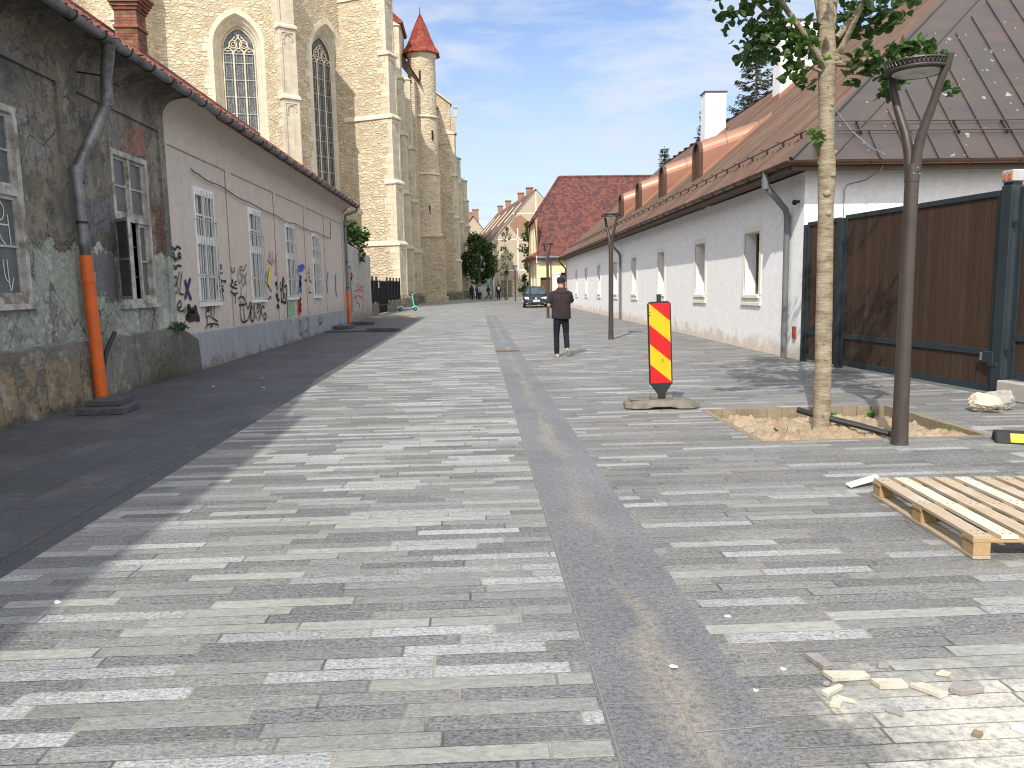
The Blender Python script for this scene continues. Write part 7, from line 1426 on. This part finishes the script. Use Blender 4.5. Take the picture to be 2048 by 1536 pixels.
for s, h in ((2.5, .75), (9, .8), (20, .9), (28, .9)):
    p = ap+dv*s; mb = MB(); mb.box((p.x-.75, p.y-.4, p.z-1.2), (p.x+.1, p.y+.5, p.z+h-.3)); mb.box((p.x-.83, p.y-.5, p.z+h-.3), (p.x+.18, p.y+.6, p.z+h-.15)); add('chimney', mb, 'far_brick', rf)
mb = MB(); q = A+Vector((-.12, -.12, 0)); mb.tube([q+Vector((-.4, 0, 6.9)), q+Vector((0, 0, 6.4)), q], .06, 6); mb.tube([a+Vector((-.05, 0, 0)), c+Vector((-.05, 0, 0))], .09, 6); add('downpipe', mb, 'grey_pipe', t)
t = thing('boundary_wall', 'rough grey boundary wall in front of the tan gable', 'wall', (5, 103, 0)); mb = MB(); mb.box((2.9, 102.6, 0), (14, 103.0, 2.3)); add('wall', mb, 'rough_base', t)
def far_house(x0, x1, y0, y1, ez, rz, label, wm, rm, chim, wins_=True):
    t = thing('far_house', label, 'house', ((x0+x1)/2, y0, 0), 0, 'houses closing the street'); mb = MB(); xc = (x0+x1)/2
    mb.poly([(x0, y0, 0), (x1, y0, 0), (x1, y0, ez), (xc, y0, rz), (x0, y0, ez)]); mb.poly([(x0, y0, 0), (x0, y1, 0), (x0, y1, ez), (x0, y0, ez)]); mb.poly([(x1, y0, 0), (x1, y1, 0), (x1, y1, ez), (x1, y0, ez)]); mb.poly([(x0, y1, 0), (x1, y1, 0), (x1, y1, ez), (xc, y1, rz), (x0, y1, ez)]); add('wall', mb, wm, t)
    mb = MB(); mb.poly([(x0-.4, y0-.3, ez-.3), (x0-.4, y1, ez-.3), (xc, y1, rz+.1), (xc, y0-.3, rz+.1)]); mb.poly([(x1+.4, y0-.3, ez-.3), (x1+.4, y1, ez-.3), (xc, y1, rz+.1), (xc, y0-.3, rz+.1)]); rf = add('roof', mb, rm, t)
    for k in range(chim): p = (xc+(-.6 if k % 2 else .5), y0+3+k*6); mb = MB(); mb.box((p[0]-.6, p[1]-.5, rz-1.2), (p[0]+.6, p[1]+.5, rz+1.4)); mb.box((p[0]-.7, p[1]-.6, rz+1.4), (p[0]+.7, p[1]+.6, rz+1.6)); add('chimney', mb, 'far_brick', rf)
    for k in range(3):
        for z in ((1.5, 4.6) if ez > 6 else (1.5,)): mb = MB(); x = x0+(x1-x0)*(k+.5)/3; mb.box((x-.5, y0-.03, z), (x+.5, y0+.02, z+1.6)); add('window', mb, 'dark_glass', t)
far_house(-5.2, 4.5, 150, 175, 8.5, 14.8, 'far house with big brick chimneys seen past the church corner', 'tan_render', 'old_brown_tiles', 2)
far_house(-16, -5.8, 140, 165, 8.0, 14.0, 'far pale house hidden behind the big tree by the church', 'green_render', 'old_brown_tiles', 1)
far_house(-30, -17, 150, 180, 8.0, 14.0, 'far tan house left of the street end behind the church', 'tan_render', 'left_tiles', 1)
t = thing('far_tower', 'hazy blue spired tower far beyond the street end', 'tower', (-3.0, 420, 0)); mb = MB(); mb.box((-9, 418, 0), (1, 426, 28)); mb.lathe([(5.2, 28), (3.0, 33), (1.2, 38), (.5, 40), (.4, 44), (0, 46)], (-3.5, 422, 0), 8); add('body', mb, 'cloudy_blue', t)
# ------------------------------------------------------------------ trees
def tree(name, loc, h, trunk_h, r, crown_r, label, blobs, n, size, mat_, seed, group=None, cat='tree', lean=0.):
    t = thing(name, label, cat, loc, 0, group, False); rr = random.Random(seed); mb = MB()
    mb.tube([(0, 0, -.05), (lean*.3, 0, trunk_h*.5), (lean, 0, trunk_h), (lean*1.1, 0, h*.75)], [r*1.25, r, r*.85, r*.3], 8); add('trunk', mb, 'bark', t, smooth=60); bl = []; mb = MB()
    for k in range(blobs):
        a = rr.uniform(0, 6.28); z = rr.uniform(trunk_h*.95, h); f = math.sqrt(max(.04, 1-((z-(trunk_h+h)/2)/((h-trunk_h)/2+.01))**2)); q = crown_r*f*rr.uniform(.35, 1.0); c = (lean+q*math.cos(a), q*math.sin(a), z); bl.append((c, rr.uniform(.2, .36)*crown_r, n))
        if k % 3 == 0: mb.tube([(lean, 0, trunk_h+(z-trunk_h)*.3), c], [r*.35, r*.08], 5)
    add('branch', mb, 'bark', t); mb = MB(); leaf_cloud(mb, bl, size, rr, 1, .4); add('crown', mb, mat_, t, fixn=False); return t
tree('broad_tree', (.35, 99, 0), 7.6, 2.2, .40, 2.3, 'big dark green tree behind the church corner', 40, 80, .3, 'leaf_street', 2)
tree('young_street_tree', (3.35, 84.5, 0), 7.6, 2.7, .08, .8, 'slim young tree in front of the tan gable, right of the lone pedestrian', 26, 15, .17, 'leaf_street', 3, 'young trees along the far street')
tree('young_street_tree', (2.75, 90.5, 0), 6.4, 2.6, .07, .6, 'thinner young tree just left of the slim one, farther off', 16, 12, .17, 'leaf_street', 4, 'young trees along the far street')
tree('garden_tree', (6.2, 83, 0), 8.2, 3.0, .2, 1.55, 'green tree between the tan gable and the yellow house', 40, 70, .25, 'leaf_street', 6)
tree('street_bush', (5.1, 79, 0), 2.6, .4, .08, .8, 'low bush beside the street wall of the yellow house', 16, 60, .18, 'leaf_dark', 7, None, 'bush')
tree('autumn_tree', (-1.2, 128, 0), 9.2, 4.0, .3, 2.6, 'tree with reddish leaves under the far brick chimney', 30, 60, .35, 'leaf_street', 9)
def spruce(loc, h, label, seed, dens=1.0, spread=.24):
    t = thing('spruce_tree', label, 'conifer', loc, 0, 'spruces behind the white house', False); rr = random.Random(seed); mb = MB(); mb.tube([(0, 0, 0), (0, 0, h*.6), (0, 0, h)], [.22, .13, .02], 7); add('trunk', mb, 'conifer_bark', t); mb, mn = MB(), MB(); z = h*.28
    while z < h-.2:
        L = (h-z)*spread+.25; nb = 7
        for k in range(nb):
            a = rr.uniform(0, 6.28); l_ = L*rr.uniform(.7, 1.1); d_ = Vector((math.cos(a), math.sin(a), 0)); pts = [Vector((0, 0, z)), Vector((0, 0, z))+d_*l_*.5+Vector((0, 0, -.08*l_)), Vector((0, 0, z))+d_*l_+Vector((0, 0, .10*l_))]; mb.tube(pts, [.03, .018, .006], 4)
            for q in range(int(48*dens*max(.4, l_/1.5))):
                s = rr.uniform(.2, 1)**.8; p = pts[0].lerp(pts[1], s*2) if s < .5 else pts[1].lerp(pts[2], s*2-1); sd = Vector((-d_.y, d_.x, 0))*rr.choice((-1, 1)); e = (sd*rr.uniform(.3, 1)+d_*.5+Vector((0, 0, rr.uniform(-.9, .1)))).normalized()*rr.uniform(.12, .34)
                wv = Vector((rr.gauss(0, 1), rr.gauss(0, 1), rr.gauss(0, 1))).normalized()*.034; k_ = [mn.V(p-wv), mn.V(p+wv), mn.V(p+e+wv*.4), mn.V(p+e-wv*.4)]; mn.F(*k_)
        z += .16+.22*rr.random()
    add('bough', mb, 'conifer_bark', t); add('needles', mn, 'needle', t, fixn=False)
spruce((16.2, 45, 0), 16.0, 'tall sparse spruce rising between the two white chimneys', 3, 1.0, .27)
spruce((19.5, 66, 0), 16.6, 'spruce top just left of the nearer-to-street-end white chimney', 5, .9, .2)
spruce((19.2, 79, 0), 15.2, 'spruce tip showing over the far end of the copper roof', 7, .9, .2)
